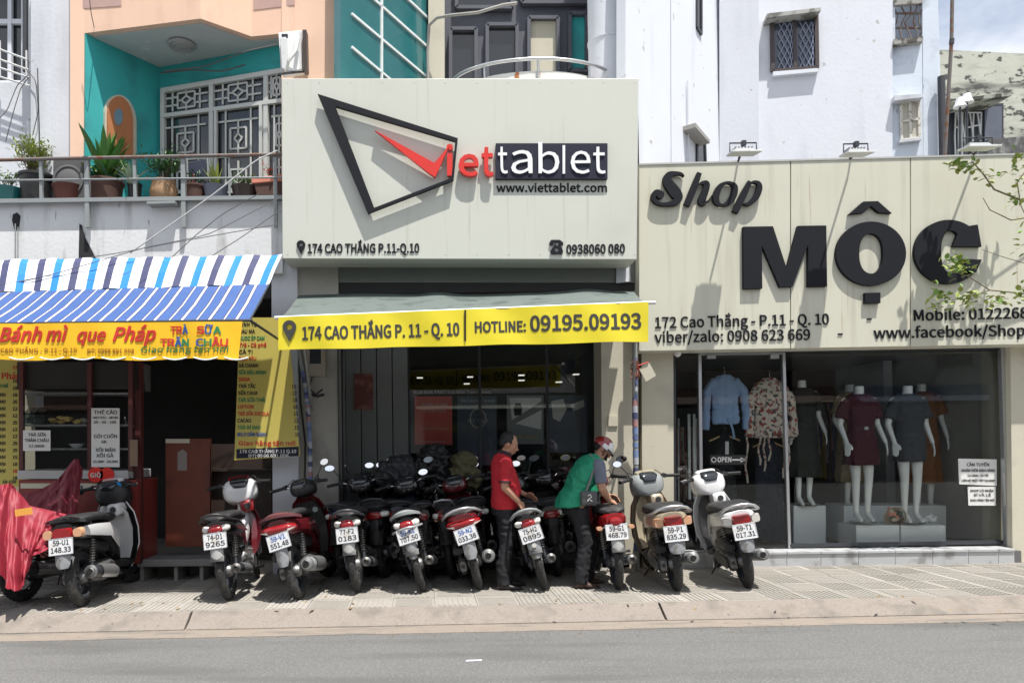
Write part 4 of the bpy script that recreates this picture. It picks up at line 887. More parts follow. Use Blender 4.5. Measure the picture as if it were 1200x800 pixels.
m = MB(); t, mi, b = low(330.5); m.add([t, mi, b, Vector((b.x, b.y + .02, b.z - .02)), Vector((t.x + .01, t.y + .1, t.z - .3))], [(0, 1, 2, 3, 4)]); m = MB(); m.tube([b, Vector((t.x + .02, 8.8, t.z - .55))], .014, 6); m.tube([t, b], .01, 6); part('side_arm', m, METD, sa)
YO = 7.13
w2 = wv(.006, 6, 2)
sb = thing('sandwich_banner', 'orange yellow banner with red script lettering hanging under the striped awning', 'banner', tuple(P(140, 420, YO)))
part('banner_cloth', cloth((-190, 381), (284, 376.5), (279, 421), (-190, 421), YO, 90, 8, w2, sag=.012), YELLO, sb, smooth=60)
m = MB()
for k in range(8):
    a = 25 + k * 36; m.tube([P(a - 14 + 28 * i / 6, 418.5 + 2.8 * math.sin(math.pi * i / 6), YO - .014) for i in range(7)], .007, 5)
part('scallop_trim', m, WHITEL, sb)
def t2(s, x0, x1, y, cap, mt, **k): ptxt(s, (x0, y), (x1, y - (x1 - x0) * .004), cap, YO - .006, mt, sb, .003, warp=w2, **k)
t2('Bánh mì', 0, 79, 400, 16, PRINTR, bold=.035, shear=.3); t2('que', 91, 124, 400, 15, PRINTR, bold=.03, shear=.3); t2('Pháp', 133, 182, 399.5, 16, PRINTR, bold=.035, shear=.3)
t2('Bánh mì que Pháp  ', -150, -12, 400, 16, PRINTR, bold=.035, shear=.3)
cyc = [PRINTR, PRINTG, PRINTB, PRINTR]
for s, x0, y in (('TRÀ', 200, 391), ('SỮA', 231, 391), ('TRÂN', 188, 405.5), ('CHÂU', 230, 405.5)):
    wl = {'TRÀ': 21, 'SỮA': 29, 'TRÂN': 34, 'CHÂU': 38}[s] / len(s)
    for k, ch in enumerate(s): t2(ch, x0 + k * wl, x0 + k * wl + wl * .88, y, 8.5, cyc[(k * 3 + x0) % 4], bold=.045)
t2('176 CAO THẮNG - P.11 - Q.10', -14, 90, 413, 5, pm('brown print', (.30, .12, .01)), bold=.01); t2('ĐT: 0966 691 008', 102, 157, 413.5, 5, pm('brown print', (.3, .12, .01)), bold=.01)
t2('Giao hàng tận nơi', 165, 268, 412.8, 7, pm('dark green print', (.03, .16, .05)), bold=.012, shear=.1)

def menu(name, label, q, Y, rows, foot=None):
    o = part(name, pp(q, Y, .006), YELLM, loc=tuple(P(*q[3], Y)), label=label, category='menu banner')
    for s, x0, x1, y, cap, mt in rows: ptxt(s, (x0, y), (x1, y), cap, Y - .001, mt, o, .004, bold=.03)
    if foot:
        fq_, ls = foot; f = part('footer_strip', pp(fq_, Y - .004, .004), NAVY, o)
        for s, x0, x1, y, cap in ls: ptxt(s, (x0, y), (x1, y - .3), cap, Y - .006, PAPER, f, .003, bold=.02)
    return o
names = ['SINH TO', 'RAU MA', 'NUOC ÉP CAM', 'Trà - Cà phê', 'CÀ TI', 'BẠC XỈU', 'ĐÁ CHANH', 'SỮA ĐẬU NÀNH', 'SODA', 'TRÀ TẮC', 'SỮA CHUA', 'TRÀ SỮA THÁI', 'LIPTON', 'TRÀ SỮA SOCOLA', 'CACAO', 'TRÀ BÍ ĐAO', 'MILO DẦM BÁNH']
cols = [PRINTK, PRINTK, PRINTG, PRINTR, PRINTK, PRINTR, PRINTK, PRINTG, PRINTR, PRINTK, PRINTK, PRINTG, PRINTR, PRINTR, PRINTK, PRINTG, PRINTB]
rows = []
for k, s in enumerate(names):
    y = 382 + k * 8.05; xl_ = 281 - (y - 380) * .02
    rows.append((s, xl_, xl_ + 4 + len(s) * 2.3, y, 4.2, cols[k])); 
    if k > 8: rows.append(('%d' % random.choice((12, 15, 18, 20)), 337 + k * .55, 342 + k * .55, y, 4, PRINTK))
rows.append(('Giao hàng tận nơi', 280, 346, 521.5, 5, PRINTR))
menu('menu_banner', 'tall yellow menu banner with dark footer hanging right of the sandwich shop', [(281, 372), (337, 372), (351.5, 534), (274.5, 539)], 8.5, rows, ([(277, 526), (350, 523), (350, 534), (277, 537)], (('176 CAO THẮNG P.11 Q.10', 281, 347, 530.5, 3.6), ('ĐT: 0966 691 008', 291, 338, 535.5, 3.4))))
rows = [('%02d' % random.choice((12, 15, 18, 20, 25)), 15, 20, 432 + k * 8.1, 3.6, random.choice((PRINTK, PRINTK, PRINTR))) for k in range(17) if k != 1]
rows += [('Pháp', 2, 24, 444, 7, PRINTR), ('BÁNH MÌ', -10, 9, 454, 4, PRINTG), ('10-15K', 3, 19, 566, 3.5, PRINTK)] + [('XÍU MẠI', -14, 6, 464 + k * 8.1, 3.6, PRINTK) for k in range(12)]
menu('menu_banner', 'yellow price list banner with red script at the far left edge of the sandwich shop', [(-60, 420), (27, 420), (26, 570), (-60, 570)], 8.4, rows)

# ================================================================== food cart of the sandwich shop
YC = 8.3
ct = thing('food_cart', 'glass fronted food cart with buns on shelves inside the sandwich shop', 'food cart', tuple(P(90, 660, YC)))
def pb(x0, y0, x1, y1, Y, d): return pp(rect(x0, y0, x1, y1), Y, d)
part('cart_body', pb(22, 562, 160, 660, YC, .6), pm('cart red panel', (.20, .03, .025), .5, var=.1), ct)
part('counter_top', pb(20, 551, 150, 561, YC - .03, .65), pm('cart white top', (.40, .40, .39), .5), ct, bev=.008)
part('stripe', pb(24, 566, 146, 572, YC - .006, .006), CREAMP, ct)
part('red_disc', MB().lathe([(.0, 0), (.085, 0), (.085, .012), (.0, .012)], P(112, 556, YC - .046), (0, 1, 0), 20), REDL, ct); part('red_disc', MB().lathe([(.0, 0), (.08, 0), (.08, .012), (.0, .012)], P(125, 556, YC - .046), (0, 1, 0), 20), REDL, ct)
ptxt('GIÒ', (106, 559), (118, 559), 5, YC - .05, PAPER, ct, bold=.02)
for x in (22, 102, 150): part('post', pb(x, 424, x + 5, 552, YC, .04), pm('dark red post', (.09, .02, .018), .5), ct)
part('post', pb(158, 424, 165, 660, YC + .1, .08), pm('dark red post', (.09, .02, .018), .5), ct)
for y, d in ((497, .4), (525, .4), (460, .3)): part('shelf', pb(26, y, 150, y + 2, YC + .03, d), GREYFLAP, ct)
part('top_board', pb(20, 424, 160, 456, YC + .05, .4), pm('black brown board', (.02, .017, .016), .6), ct)
m = MB(); m.prism([P(28, 485, YC - .01), P(52, 485, YC - .01), P(58, 478, YC + .2), P(34, 478, YC + .2)], (0, 0, .01)); m.box((P(28, 0, YC).x, YC, P(0, 497, YC).z), (P(53, 0, YC).x, YC + .004, P(0, 485, YC).z)); part('glass_case', m, GLASSW, ct)
part('cart_glass', pb(27, 458, 102, 550, YC - .01, .005), GLASSD, ct)
rnd = random.Random(2)
for k in range(16):
    c = P(rnd.uniform(60, 92), rnd.uniform(488, 495), YC + rnd.uniform(.06, .2)); m = MB(); m.ball(c, (.045, .025, .02), 10, 6)
    tag(part('bun', m, pm('bun crust', (.55, .38, .14), .6, var=.3), loc=tuple(c), smooth=60), 'golden bun %s in the heaped pile on the food cart shelf' % ('low' if c.z < P(70, 492, YC).z else 'high') + (' towards the left' if c.x < P(76, 492, YC).x else ' towards the right'), 'bun', 'buns piled on the cart shelf')
for k, (x, y) in enumerate(((34, 492), (45, 493), (98, 493))): m = MB(); c = P(x, y, YC + .15); m.ball(c, (.05, .05, .035), 12, 7); tag(part('food_bag', m, pm('food bag plastic', (.5, .48, .42), .3), loc=tuple(c), smooth=60), ['white food bag at the left end of the upper cart shelf', 'white food bag second from left on the upper cart shelf', 'white food bag right of the buns on the cart shelf'][k], 'bag')
m = MB(); m.lathe([(.03, 0), (.05, .01), (.085, .05), (.088, .052), (.08, .05), (.045, .015), (.0, .012)], P(90, 525, YC + .12), n=24); tag(part('bowl', m, WHTPL, loc=tuple(P(90, 525, YC + .12)), smooth=50), 'white bowl on the lower shelf of the food cart', 'bowl')
def sheet(label, q, Y, lines, name='paper_sign'):
    o = part(name, pp(q, Y, .005), PAPER, loc=tuple(P(*q[3], Y)), label=label, category='paper sign')
    for s, x0, x1, y, cap in lines: ptxt(s, (x0, y), (x1, y), cap, Y - .001, PRINTK, o, .003, bold=.015)
sheet('tall white price sheet with three sections on the food cart glass', rect(107, 478, 140, 547), YC - .03, (('THẺ CÀO', 110, 137, 485, 4.2), ('VIETTEL - MOBI', 109, 138, 490.5, 2.6), ('20 - 50 - 100', 110, 136, 496, 3), ('GỎI CUỐN', 110, 137, 513, 4), ('6K', 119, 125, 519, 3.2), ('XÔI MẶN', 112, 135, 529, 4), ('XÔI GÀ', 113, 133, 535.5, 4), ('15.000 - 20.000', 109, 138, 542, 2.8)))
sheet('small white price sheet on the left of the food cart glass', rect(27, 504, 59, 528), YC - .03, (('TRÀ SỮA', 33, 54, 511, 3.6), ('TRÂN CHÂU', 29, 57, 517.5, 3.6), ('17.000Đ', 34, 52, 524, 3)))
m = MB()
for y in (500, 523): m.prism([P(107, y, YC - .036), P(140, y, YC - .036), P(140, y + .6, YC - .036), P(107, y + .6, YC - .036)], (0, .003, 0))
tag(part('drink_cup', MB().lathe([(.03, 0), (.04, .12), (.035, .12), (.0, .01)], P(150, 500, YC + .25), n=16), GLASSW, loc=tuple(P(150, 500, YC + .25))), 'clear cup standing at the right end of the cart shelf', 'cup')
part('timber_tag', pb(152, 515, 161, 546, YC - .02, .015), pm('worn timber', (.22, .15, .1), .8), ct)

# ================================================================== balcony railing and plants of the peach house
rl = thing('balcony_railing', 'rusty grey iron railing along the balcony of the peach house', 'railing', tuple(P(165, 234, 8.66)))
YR = 8.66
m = MB(); m.tube([P(-160, 192, YR), P(60, 186, YR), P(331, 181, YR)], .022, 8); part('top_rail', m, RUST, rl, smooth=60)
m = MB(); m.tube([P(-160, 213, YR), P(331, 208, YR)], .012, 8); part('middle_rail', m, METG, rl)
m = MB(); m.prism([P(-160, 235, YR), P(331, 228.5, YR), P(331, 233, YR), P(-160, 240, YR)], (0, .05, 0)); part('bottom_rail', m, METG, rl)
for x, w in ((-90, .03), (-30, .03), (47, .035), (101, .05), (157, .035), (214, .05), (268, .02), (322, .04)):
    b = 266 if w == .05 or x == 322 else 234; m = MB(); bar(m, P(x, 186 - x * .012, YR + .005), P(x + 1, b, YR + .005), w, t=w); part('post', m, METG, rl)
m = MB(); m.prism([P(172, 236, 8.6), P(205, 235, 8.6), P(205, 238, 8.6), P(172, 239, 8.6)], (0, .15, 0)); part('drip_tray', m, METG, rl)

ZB = P(200, 236, YB).z
def leaf(m, base, d, ln, w, bend=.3, nseg=4, up=Vector((0, 0, 1)), fold=.15):
    d = Vector(d).normalized(); s = d.cross(up); s = s.normalized() if s.length > .01 else Vector((1, 0, 0)); nrm = s.cross(d); p = Vector(base); rows = []
    for k in range(nseg + 1):
        t = k / nseg; ww = w * math.sin(math.pi * min(1, .12 + t * .88)) ** .8 * .5 if k < nseg else 0.001
        rows.append((p - s * ww + nrm * ww * fold, p.copy(), p + s * ww + nrm * ww * fold)); p = p + d * (ln / nseg); d = (d - up * bend / nseg).normalized(); nrm = s.cross(d)
    vs = [q for r in rows for q in r]; fs = []
    for k in range(nseg): a = k * 3; fs += [(a, a+1, a+4, a+3), (a+1, a+2, a+5, a+4)]
    m.add(vs, fs)
def rvec(rnd, up=.3):
    a = rnd.uniform(0, 2 * math.pi); z = rnd.uniform(-.2 + up, 1); r = math.sqrt(max(.05, 1 - z * z)); return Vector((r * math.cos(a), r * math.sin(a), z))
def pot(name, label, px, w, ptop, mt, shape, Y=8.95):
    """pot standing on the balcony ledge; px centre, w width in px, ptop its rim row"""
    c = P(px, 232, Y); c.z = ZB + .0; r = w * Y / F / 2; h = P(px, ptop, Y).z - c.z
    th = thing(name, label, 'potted plant', tuple(c), 'potted plants on the balcony')
    prof = {'cyl': [(.8, 0), (1, 1), (1.06, 1), (1.06, .92), (1, .92)], 'bowl': [(.55, 0), (.85, .45), (1, .9), (1.08, 1), (1.08, 1.0)], 'round': [(.55, 0), (.95, .3), (1, .6), (.8, .95), (.85, 1)]}[shape]
    pr = [(0, 0)] + [(a * r, b * h) for a, b in prof] + [(.85 * r, h * 1.0), (.83 * r, h * .85), (0, h * .85)]
    part('pot', MB().lathe(pr, c, n=24), mt, th, smooth=45)
    part('soil', MB().lathe([(0, h * .86), (r * .84, h * .86), (r * .8, h * .9), (0, h * .92)], c, n=16), pm('soil', (.04, .028, .02), .95), th)
    return th, Vector((c.x, c.y, c.z + h * .9)), r
def bush(th, c, r, hgt, n, mt, ln=.05, wd=.018, seed=1, stems=7):
    rnd = random.Random(seed); st = MB(); tips = []
    for k in range(stems):
        a = rnd.uniform(0, 6.28); rr = rnd.uniform(.2, 1) * r; e = c + Vector((rr * math.cos(a), rr * math.sin(a) * .8, hgt * rnd.uniform(.6, 1))); mid = c.lerp(e, .5) + Vector((rnd.uniform(-.02, .02), 0, .03)); st.tube([c, mid, e], [.006, .005, .003], 5); tips += [(mid, .6), (e, 1), (mid.lerp(e, .5), .8)]
    part('stem', st, BARK, th)
    m = MB()
    for k in range(n):
        t, s = rnd.choice(tips); p = t + Vector((rnd.gauss(0, .25) * r, rnd.gauss(0, .2) * r, rnd.gauss(0, .12) * hgt)); leaf(m, p, rvec(rnd, .0), ln * rnd.uniform(.6, 1.3), wd * rnd.uniform(.7, 1.2), rnd.uniform(.1, .8), 3)
    part('foliage', m, mt, th)
def blades(th, c, n, ln, wd, mt, seed, spread=.5, bend=.4, name='leaf'):
    rnd = random.Random(seed)
    for k in range(n):
        a = rnd.uniform(0, 6.28); s = rnd.uniform(.1, 1) * spread; m = MB(); leaf(m, c + Vector((rnd.uniform(-.03, .03), rnd.uniform(-.03, .03), 0)), (s * math.cos(a), s * math.sin(a), 1), ln * rnd.uniform(.6, 1.1), wd, bend * rnd.uniform(.4, 1.3), 6); part(name, m, mt, th)
t_, c_, r_2 = pot('potted_plant', 'teal glazed bowl with sprigs at the far left of the balcony', 10, 32, 222, pm('teal glaze', (.02, .16, .17), .2, coat=.5), 'bowl'); bush(t_, c_, .16, .24, 160, LEAFL, seed=11, ln=.05)
t_, c_, r_2 = pot('potted_plant', 'black tub holding a yellow green bush on the balcony', 43, 38, 206, BLKPL, 'cyl'); bush(t_, c_ + Vector((-.08, 0, 0)), .2, .5, 620, LEAFY, seed=12, ln=.06, wd=.02, stems=16)
t_, c_, r_2 = pot('potted_plant', 'empty red brown bowl in front of the dark speaker box on the balcony', 80, 34, 219, pm('red brown bowl', (.13, .04, .03), .5), 'bowl', 8.9); bush(t_, c_, .06, .05, 12, LEAFD, seed=13, ln=.03)
t_, c_, r_2 = pot('potted_plant', 'wide brown pot with long dark green blades beside the teal wall', 124, 40, 213, TERRA, 'cyl'); blades(t_, c_ + Vector((0, 0, .1)), 20, .62, .09, LEAF, 4, .95, .35); blades(t_, c_ + Vector((.05, 0, .05)), 12, .34, .05, pm('blue green leaf', (.08, .22, .14), .5), 5, 1.2, .5); bush(t_, c_, .24, .3, 320, LEAFL, seed=14, ln=.09, wd=.03)
t_, c_, r_2 = pot('potted_plant', 'small dark pot with pale spiky leaves spreading over the railing', 158, 16, 216, BLKPL, 'cyl', 8.9); blades(t_, c_ + Vector((0, -.1, 0)), 30, .34, .024, pm('pale spiky leaf', (.28, .36, .25), .5), 6, 1.6, .7)
t_, c_, r_2 = pot('potted_plant', 'round tan jar with a dense dark green bush on the balcony', 192, 32, 212, pm('tan jar', (.36, .22, .12), .6, var=.25, vs=5), 'round'); bush(t_, c_, .28, .34, 520, pm('mid leaf green', (.04, .13, .025), .5, var=.5), seed=15, ln=.06, stems=12)
t_, c_, r_2 = pot('potted_plant', 'brown pot with pink flowering stems beside the folded chair', 228, 24, 218, TERRA, 'cyl'); blades(t_, c_, 8, .2, .035, pm('pink flower', (.6, .22, .22), .6), 7, .5, .8, 'petal'); bush(t_, c_, .15, .16, 120, LEAFD, seed=41, ln=.05)
t_, c_, r_2 = pot('potted_plant', 'grey blue bowl with bright light green orchid leaves', 253, 28, 219, pm('grey blue glaze', (.16, .18, .24), .3, coat=.3), 'bowl'); blades(t_, c_, 14, .36, .06, LEAFY, 9, .6, .5); bush(t_, c_, .12, .1, 40, LEAFL, seed=16)
t_, c_, r_2 = pot('potted_plant', 'dark shallow bowl with low dry sprigs near the salmon planter', 287, 30, 220, pm('dark glaze', (.05, .035, .03), .3, coat=.3), 'bowl'); bush(t_, c_, .17, .14, 140, LEAFL, seed=17, ln=.045)
c_ = P(314, 232, 8.9); th = thing('planter_box', 'salmon pink planter box with dried flowers at the right end of the balcony', 'planter', (c_.x, c_.y, ZB), 'potted plants on the balcony')
m = MB(); m.prism([P(296, 211, 8.85), P(332, 207, 8.85), P(332, 229, 8.85), P(301, 229, 8.85)], (0, .2, 0)); part('box', m, TERRA, th, bev=.01); part('box_rim', pp([(294, 208), (333, 204), (333, 212), (295, 215)], 8.835, .23), PINKT, th, bev=.01); bush(th, P(316, 208, 8.95), .12, .12, 50, PINKT, seed=18, ln=.04)
th = thing('speaker_box', 'dark grey box with a round grille behind the balcony railing', 'box', tuple(P(81, 232, 8.9)))
part('cabinet', pp(rect(62, 186, 101, 232), 8.85, .3), pm('speaker grey', (.08, .078, .08), .7), th, bev=.01); part('round_grille', MB().lathe([(.0, -.012), (.12, -.012), (.15, 0), (.16, -.015), (.185, -.012), (.185, .01), (.0, .01)], P(80, 211, 8.845), (0, 1, 0), 28), pm('speaker mesh', (.12, .118, .12), .5), th, smooth=40)
th = thing('folded_chair', 'folded dark blue chair leaning behind the balcony railing', 'chair', tuple(P(232, 232, 9.0)))
part('seat', pp([(219, 190), (242, 186), (245, 208), (221, 212)], 9.0, .04), pm('navy plastic', (.02, .025, .05), .5), th, bev=.01)
for x in (219, 243): part('leg', MB().tube([P(x, 184, 8.98), P(x + 2, 231, 8.98)], .012, 6), METG, th)
# air conditioner
th = thing('air_conditioner', 'white outdoor air conditioner unit on the peach wall above the tablet sign', 'air conditioner', tuple(P(341, 88, 8.6)))
m = MB(); m.prism([P(326, 38, 8.55), P(354, 35, 8.75), P(355, 82, 8.75), P(329, 85, 8.55)], (0, .14, 0)); part('casing', m, WHTPL, th, bev=.012)
m = MB(); m.prism([P(354.5, 35, 8.7), P(359, 35, 8.8), P(360, 82, 8.8), P(355.5, 82, 8.7)], (0, .12, 0)); part('side_panel', m, METD, th)
part('pipe_cover', pp([(328, 44), (335, 43), (337, 70), (334, 82), (330, 80)], 8.5, .06), METW, th, bev=.008); part('brand_plate', pp(rect(330, 40, 337, 44), 8.52, .02), NAVY, th)
m = MB(); m.tube([P(350, 44, 8.66), P(347, 60, 8.6), P(338, 72, 8.58), P(336, 82, 8.6)], .02, 8); part('hose', m, METW, th, smooth=60)
m = MB(); m.tube([P(328, 87, 8.5), P(356, 84, 8.8)], .014, 6); m.tube([P(356, 84, 8.5), P(357, 84, 8.95)], .014, 6); part('bracket', m, METD, th)

# ================================================================== loose cables
CAB = pm('cable grey', (.10, .10, .10), .6)
def cable(label, pts, r=.005, mt=CAB):
    p = [P(x, y, Y) for x, y, Y in pts]; q = []
    for i in range(len(p) - 1):
        for k in range(6): q.append(p[i].lerp(p[i+1], k / 6))
    q.append(p[-1]); q2 = [(q[max(0, i-1)] + q[i] * 2 + q[min(len(q)-1, i+1)]) / 4 for i in range(len(q))]
    tag(part('cable', MB().tube(q2, r, 5), mt, loc=tuple(p[-1]), smooth=60), label, 'cable', 'loose cables on the peach house')
cable('thick pale cable rising diagonally from the striped awning to the planter box', [(150, 298, 8.3), (205, 260, 8.3), (250, 228, 8.3), (300, 188, 8.3), (326, 176, 8.3)], .008, pm('pale cable', (.45, .45, .44), .5))
cable('thin cable sagging low above the blue stripes of the awning', [(-40, 345, 8.0), (60, 322, 8.0), (170, 290, 8.1), (245, 275, 8.2), (331, 230, 8.4)])
cable('thin cable crossing the white balcony wall just above the awning', [(30, 312, 8.2), (130, 298, 8.25), (200, 285, 8.3), (330, 262, 8.4)])
cable('steeper thin cable across the right half of the white balcony wall', [(190, 312, 8.2), (230, 275, 8.3), (262, 250, 8.35), (305, 226, 8.4)])
cable('cable from the awning corner up to the white wall near the sign', [(240, 305, 8.2), (280, 280, 8.3), (316, 255, 8.4), (330, 246, 8.4)])
cable('thin cable hanging across the front of the sandwich shop awning', [(-20, 338, 7.85), (60, 322, 7.85), (120, 330, 7.85), (190, 305, 8.0)], .003)
cable('cable swooping in a loop on the far left pale wall', [(-10, 148, 8.9), (8, 130, 8.95), (20, 100, 9.0), (33, 88, 9.0)], .006)
cable('cable hanging down the far left pale wall near the corner', [(6, 168, 8.95), (16, 130, 8.95), (24, 104, 9.0), (34, 90, 9.0)], .006)
cable('cable running down the corner of the pale house', [(30, 80, 9.0), (42, 95, 9.0), (45, 130, 9.0), (38, 160, 9.0)], .006)
cable('thin cable dropping in front of the peach upper storey', [(100, -60, 8.5), (106, 12, 8.6), (112, 40, 9.0), (150, 56, 9.6)], .005)
cable('cable strung under the teal balcony ceiling', [(190, 84, 9.3), (240, 78, 9.2), (262, 70, 9.1), (290, 60, 9.0), (326, 52, 8.9)], .008)
cable('cable drooping across the teal wall above the grille doors', [(186, 86, 9.6), (225, 82, 9.4), (260, 84, 9.3), (288, 76, 9.2)], .01)
th = thing('roof_pole', 'tall thin leaning iron pole beside the bluish white annex', 'pole', tuple(P(1107, 182, 9.5))); part('pole', MB().tube([P(1119, -170, 9.3), P(1115, 50, 9.4), P(1107, 184, 9.5)], .022, 8), RUST, th, smooth=60)
part('joint', MB().tube([P(1115.5, 46, 9.4), P(1115, 52, 9.4)], .03, 8), METD, th)

# ================================================================== vine on the dress shop sign
vn = thing('climbing_vine', 'yellow green leafy vine trailing over the right end of the dress shop sign', 'vine', tuple(P(1210, 300, 8.6)))
rnd = random.Random(21); br = []
def vb(pts, r):
    q = [P(x, y, Y) for x, y, Y in pts]; m = MB(); m.tube(q, [r * .8 * (1 - .6 * i / (len(q) - 1)) for i in range(len(q))], 5); part('branch', m, BARK, vn, smooth=60)
    for i in range(len(q) - 1):
        for k in range(5): br.append(q[i].lerp(q[i+1], k / 5))
vb([(1240, 240, 8.4), (1200, 236, 8.35), (1165, 222, 8.3), (1153, 205, 8.3), (1140, 190, 8.35), (1122, 196, 8.4)], .016)
vb([(1240, 260, 8.45), (1210, 254, 8.4), (1185, 258, 8.3), (1160, 246, 8.35), (1152, 232, 8.4)], .012)
vb([(1250, 180, 8.45), (1205, 196, 8.4), (1192, 214, 8.4), (1196, 240, 8.4), (1206, 262, 8.4)], .012)
vb([(1240, 330, 8.4), (1200, 344, 8.35), (1160, 340, 8.3), (1132, 322, 8.3), (1112, 316, 8.35)], .012)
vb([(1250, 300, 8.5), (1206, 310, 8.4), (1172, 300, 8.35), (1150, 292, 8.4)], .008)
vb([(1160, 340, 8.3), (1130, 350, 8.3), (1105, 352, 8.35), (1092, 360, 8.4)], .008)
for i, mt in enumerate((LEAFY, LEAFY, LEAFL)):
    for (cx, cy, sx, sy, n) in ((1122, 192, 9, 6, 22), (1140, 196, 10, 7, 20), (1196, 190, 8, 10, 18), (1190, 230, 9, 22, 20), (1160, 208, 12, 8, 8), (1124, 312, 12, 10, 60), (1104, 352, 11, 9, 40), (1132, 352, 14, 9, 40), (1165, 352, 14, 8, 22), (1196, 345, 10, 10, 18), (1200, 300, 10, 30, 12)):
        m = MB()
        for k in range(n // 3 + 3):
            p = P(rnd.gauss(cx, sx * .7), rnd.gauss(cy, sy * .7), 8.35 + rnd.uniform(-.12, .12)); leaf(m, p, rvec(rnd, -.3), rnd.uniform(.05, .085), rnd.uniform(.035, .06), rnd.uniform(.2, 1), 3)
        tag(part('leaf_cluster', m, mt, vn), kind='stuff')

# ================================================================== DRESS SHOP
ds = thing('dress_shop', 'ground floor dress shop with wide glass front and cream pillar', 'shop', tuple(P(980, 663, 9.0)))
YP = 9.0; zs = P(1000, 645, 8.93).z
part('pillar', pp([(752, 404), (789, 404), (790, 674), (753, 676)], YP, .5), CREAMP, ds)
part('pillar', pp([(1184, 400), (1420, 400), (1420, 674), (1187, 674)], 9.02, .5), CREAMP, ds)
xa, xb = P(789, 500, YP).x, P(1184, 500, YP).x + .05
m = MB(); m.box((xa, 8.96, -.01), (xb, 12.6, zs - .03)); part('floor', m, pm('shop floor tile', (.12, .12, .12), .35), ds)
n = 8; xe = P(1189, 660, 8.93).x; xf = P(886, 660, 8.93).x; TSTEP = pm('grey step tile', (.42, .43, .44), .4, var=.1, vs=4, c2=(.25, .25, .25), c2s=5)
js = [880, 922, 962, 1006, 1049, 1093, 1135, 1170, 1189]; XJ = [P(x, 655, 8.93).x for x in js]; XJ[0] = xa
stp = thing('shop_step', 'grey tiled step along the front of the dress shop', 'step', (XJ[4], 8.93, 0))
for a, b in zip(XJ[:-1], XJ[1:]):
    k = max(1, round((b - a) / .45)); 
    for i in range(k):
        a2, b2 = a + (b - a) * i / k, a + (b - a) * (i + 1) / k
        m = MB(); m.box((a2 + .003, 8.93, -.01), (b2 - .003, 8.955, zs - .034)); part('riser_tile', m, TSTEP, stp)
        m = MB(); m.box((a2 + .003, 8.915, zs - .031), (b2 - .003, 9.18, zs)); part('tread_tile', m, TSTEP, stp, bev=.004)
zt = P(1000, 404, 9.2).z; YG_ = 9.2
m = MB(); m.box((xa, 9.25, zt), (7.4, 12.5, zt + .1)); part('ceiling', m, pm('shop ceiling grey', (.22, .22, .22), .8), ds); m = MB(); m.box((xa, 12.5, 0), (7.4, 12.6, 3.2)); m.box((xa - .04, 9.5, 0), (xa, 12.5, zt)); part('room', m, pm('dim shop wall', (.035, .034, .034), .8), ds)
m = MB(); xw = P(1160, 500, 9.9).x; m.box((xb + .02, 9.3, 0), (xb + .12, 12.5, zt)); part('side_wall', m, pm('pale inner wall', (.40, .40, .37), .7), ds)
m = MB(); m.prism([P(788, 403, 9.12), P(1184, 396, 9.12), P(1184, 409, 9.12), P(788, 414, 9.12)], (0, .2, 0)); part('header', m, METD, ds)
def vbar(x0, x1, wpx, mt, Y=9.17, y0=410, y1=642, name='mullion'):
    m = MB(); m.prism([P(x0, y0, Y), P(x0 + wpx, y0, Y), P(x1 + wpx, y1, Y), P(x1, y1, Y)], (0, .06, 0)); part(name, m, mt, ds)
vbar(818.5, 821, 3.5, ALU); vbar(917, 924, 3.2, ALU); vbar(1173, 1180, 8, ALU, 9.1, 404, 645, 'outer_frame'); vbar(789, 790, 3, METD)
m = MB(); m.prism([P(926, 637, 9.17), P(1180, 633, 9.17), P(1180, 637, 9.17), P(926, 641, 9.17)], (0, .05, 0)); part('bottom_frame', m, METD, ds)
m = MB(); m.prism([P(822, 413, 9.165), P(918, 412, 9.165), P(918, 415, 9.165), P(822, 416, 9.165)], (0, .05, 0)); part('door_head', m, ALU, ds)
for x0, x1, y1 in ((792, 819, 642), (824, 917, 642), (928, 1174, 637)):
    m = MB(); m.prism([P(x0, 413, YG_), P(x1, 411, YG_), P(x1 + 5, y1, YG_), P(x0 + 4, y1, YG_)], (0, .008, 0)); part('glass_pane', m, GLASSD, ds)
for x in (829, 903): m = MB(); m.prism([P(x, 415, 9.15), P(x + 10, 415, 9.15), P(x + 10, 420, 9.15), P(x, 420, 9.15)], (0, .07, 0)); part('door_hinge', m, ALU, ds)
m = MB(); m.tube([P(793, 402, 8.95), P(793, 412, 8.95)], .03, 8); m.ball(P(794, 414, 8.95), .045); tag(part('security_camera', m, WHTPL, loc=tuple(P(793, 414, 8.95)), smooth=50), 'small white round camera under the left end of the dress shop sign', 'camera')
dv = part('door_sticker', pp(rect(832, 533, 873, 544), 9.195, .002), BLKPL, loc=tuple(P(852, 544, 9.195)), label='black OPEN sticker with arrow on the dress shop door glass', category='sticker')
ptxt('OPEN', (841, 541), (857, 541), 5.5, 9.194, PAPER, dv, .002, bold=.03)
m = MB(); bar(m, P(858, 538.5, 9.19), P(872, 538.5, 9.19), .018, t=.002); m.prism([P(868, 535.5, 9.19), P(874, 538.5, 9.19), P(868, 541.5, 9.19)], (0, .002, 0)); part('arrow', m, PAPER, dv)
m = MB(); m.tube([P(836.5 + 2.6 * math.cos(a), 538.5 + 2.6 * math.sin(a), 9.19) for a in [k * math.pi / 8 for k in range(17)]], .006, 5); part('ring_mark', m, PAPER, dv)
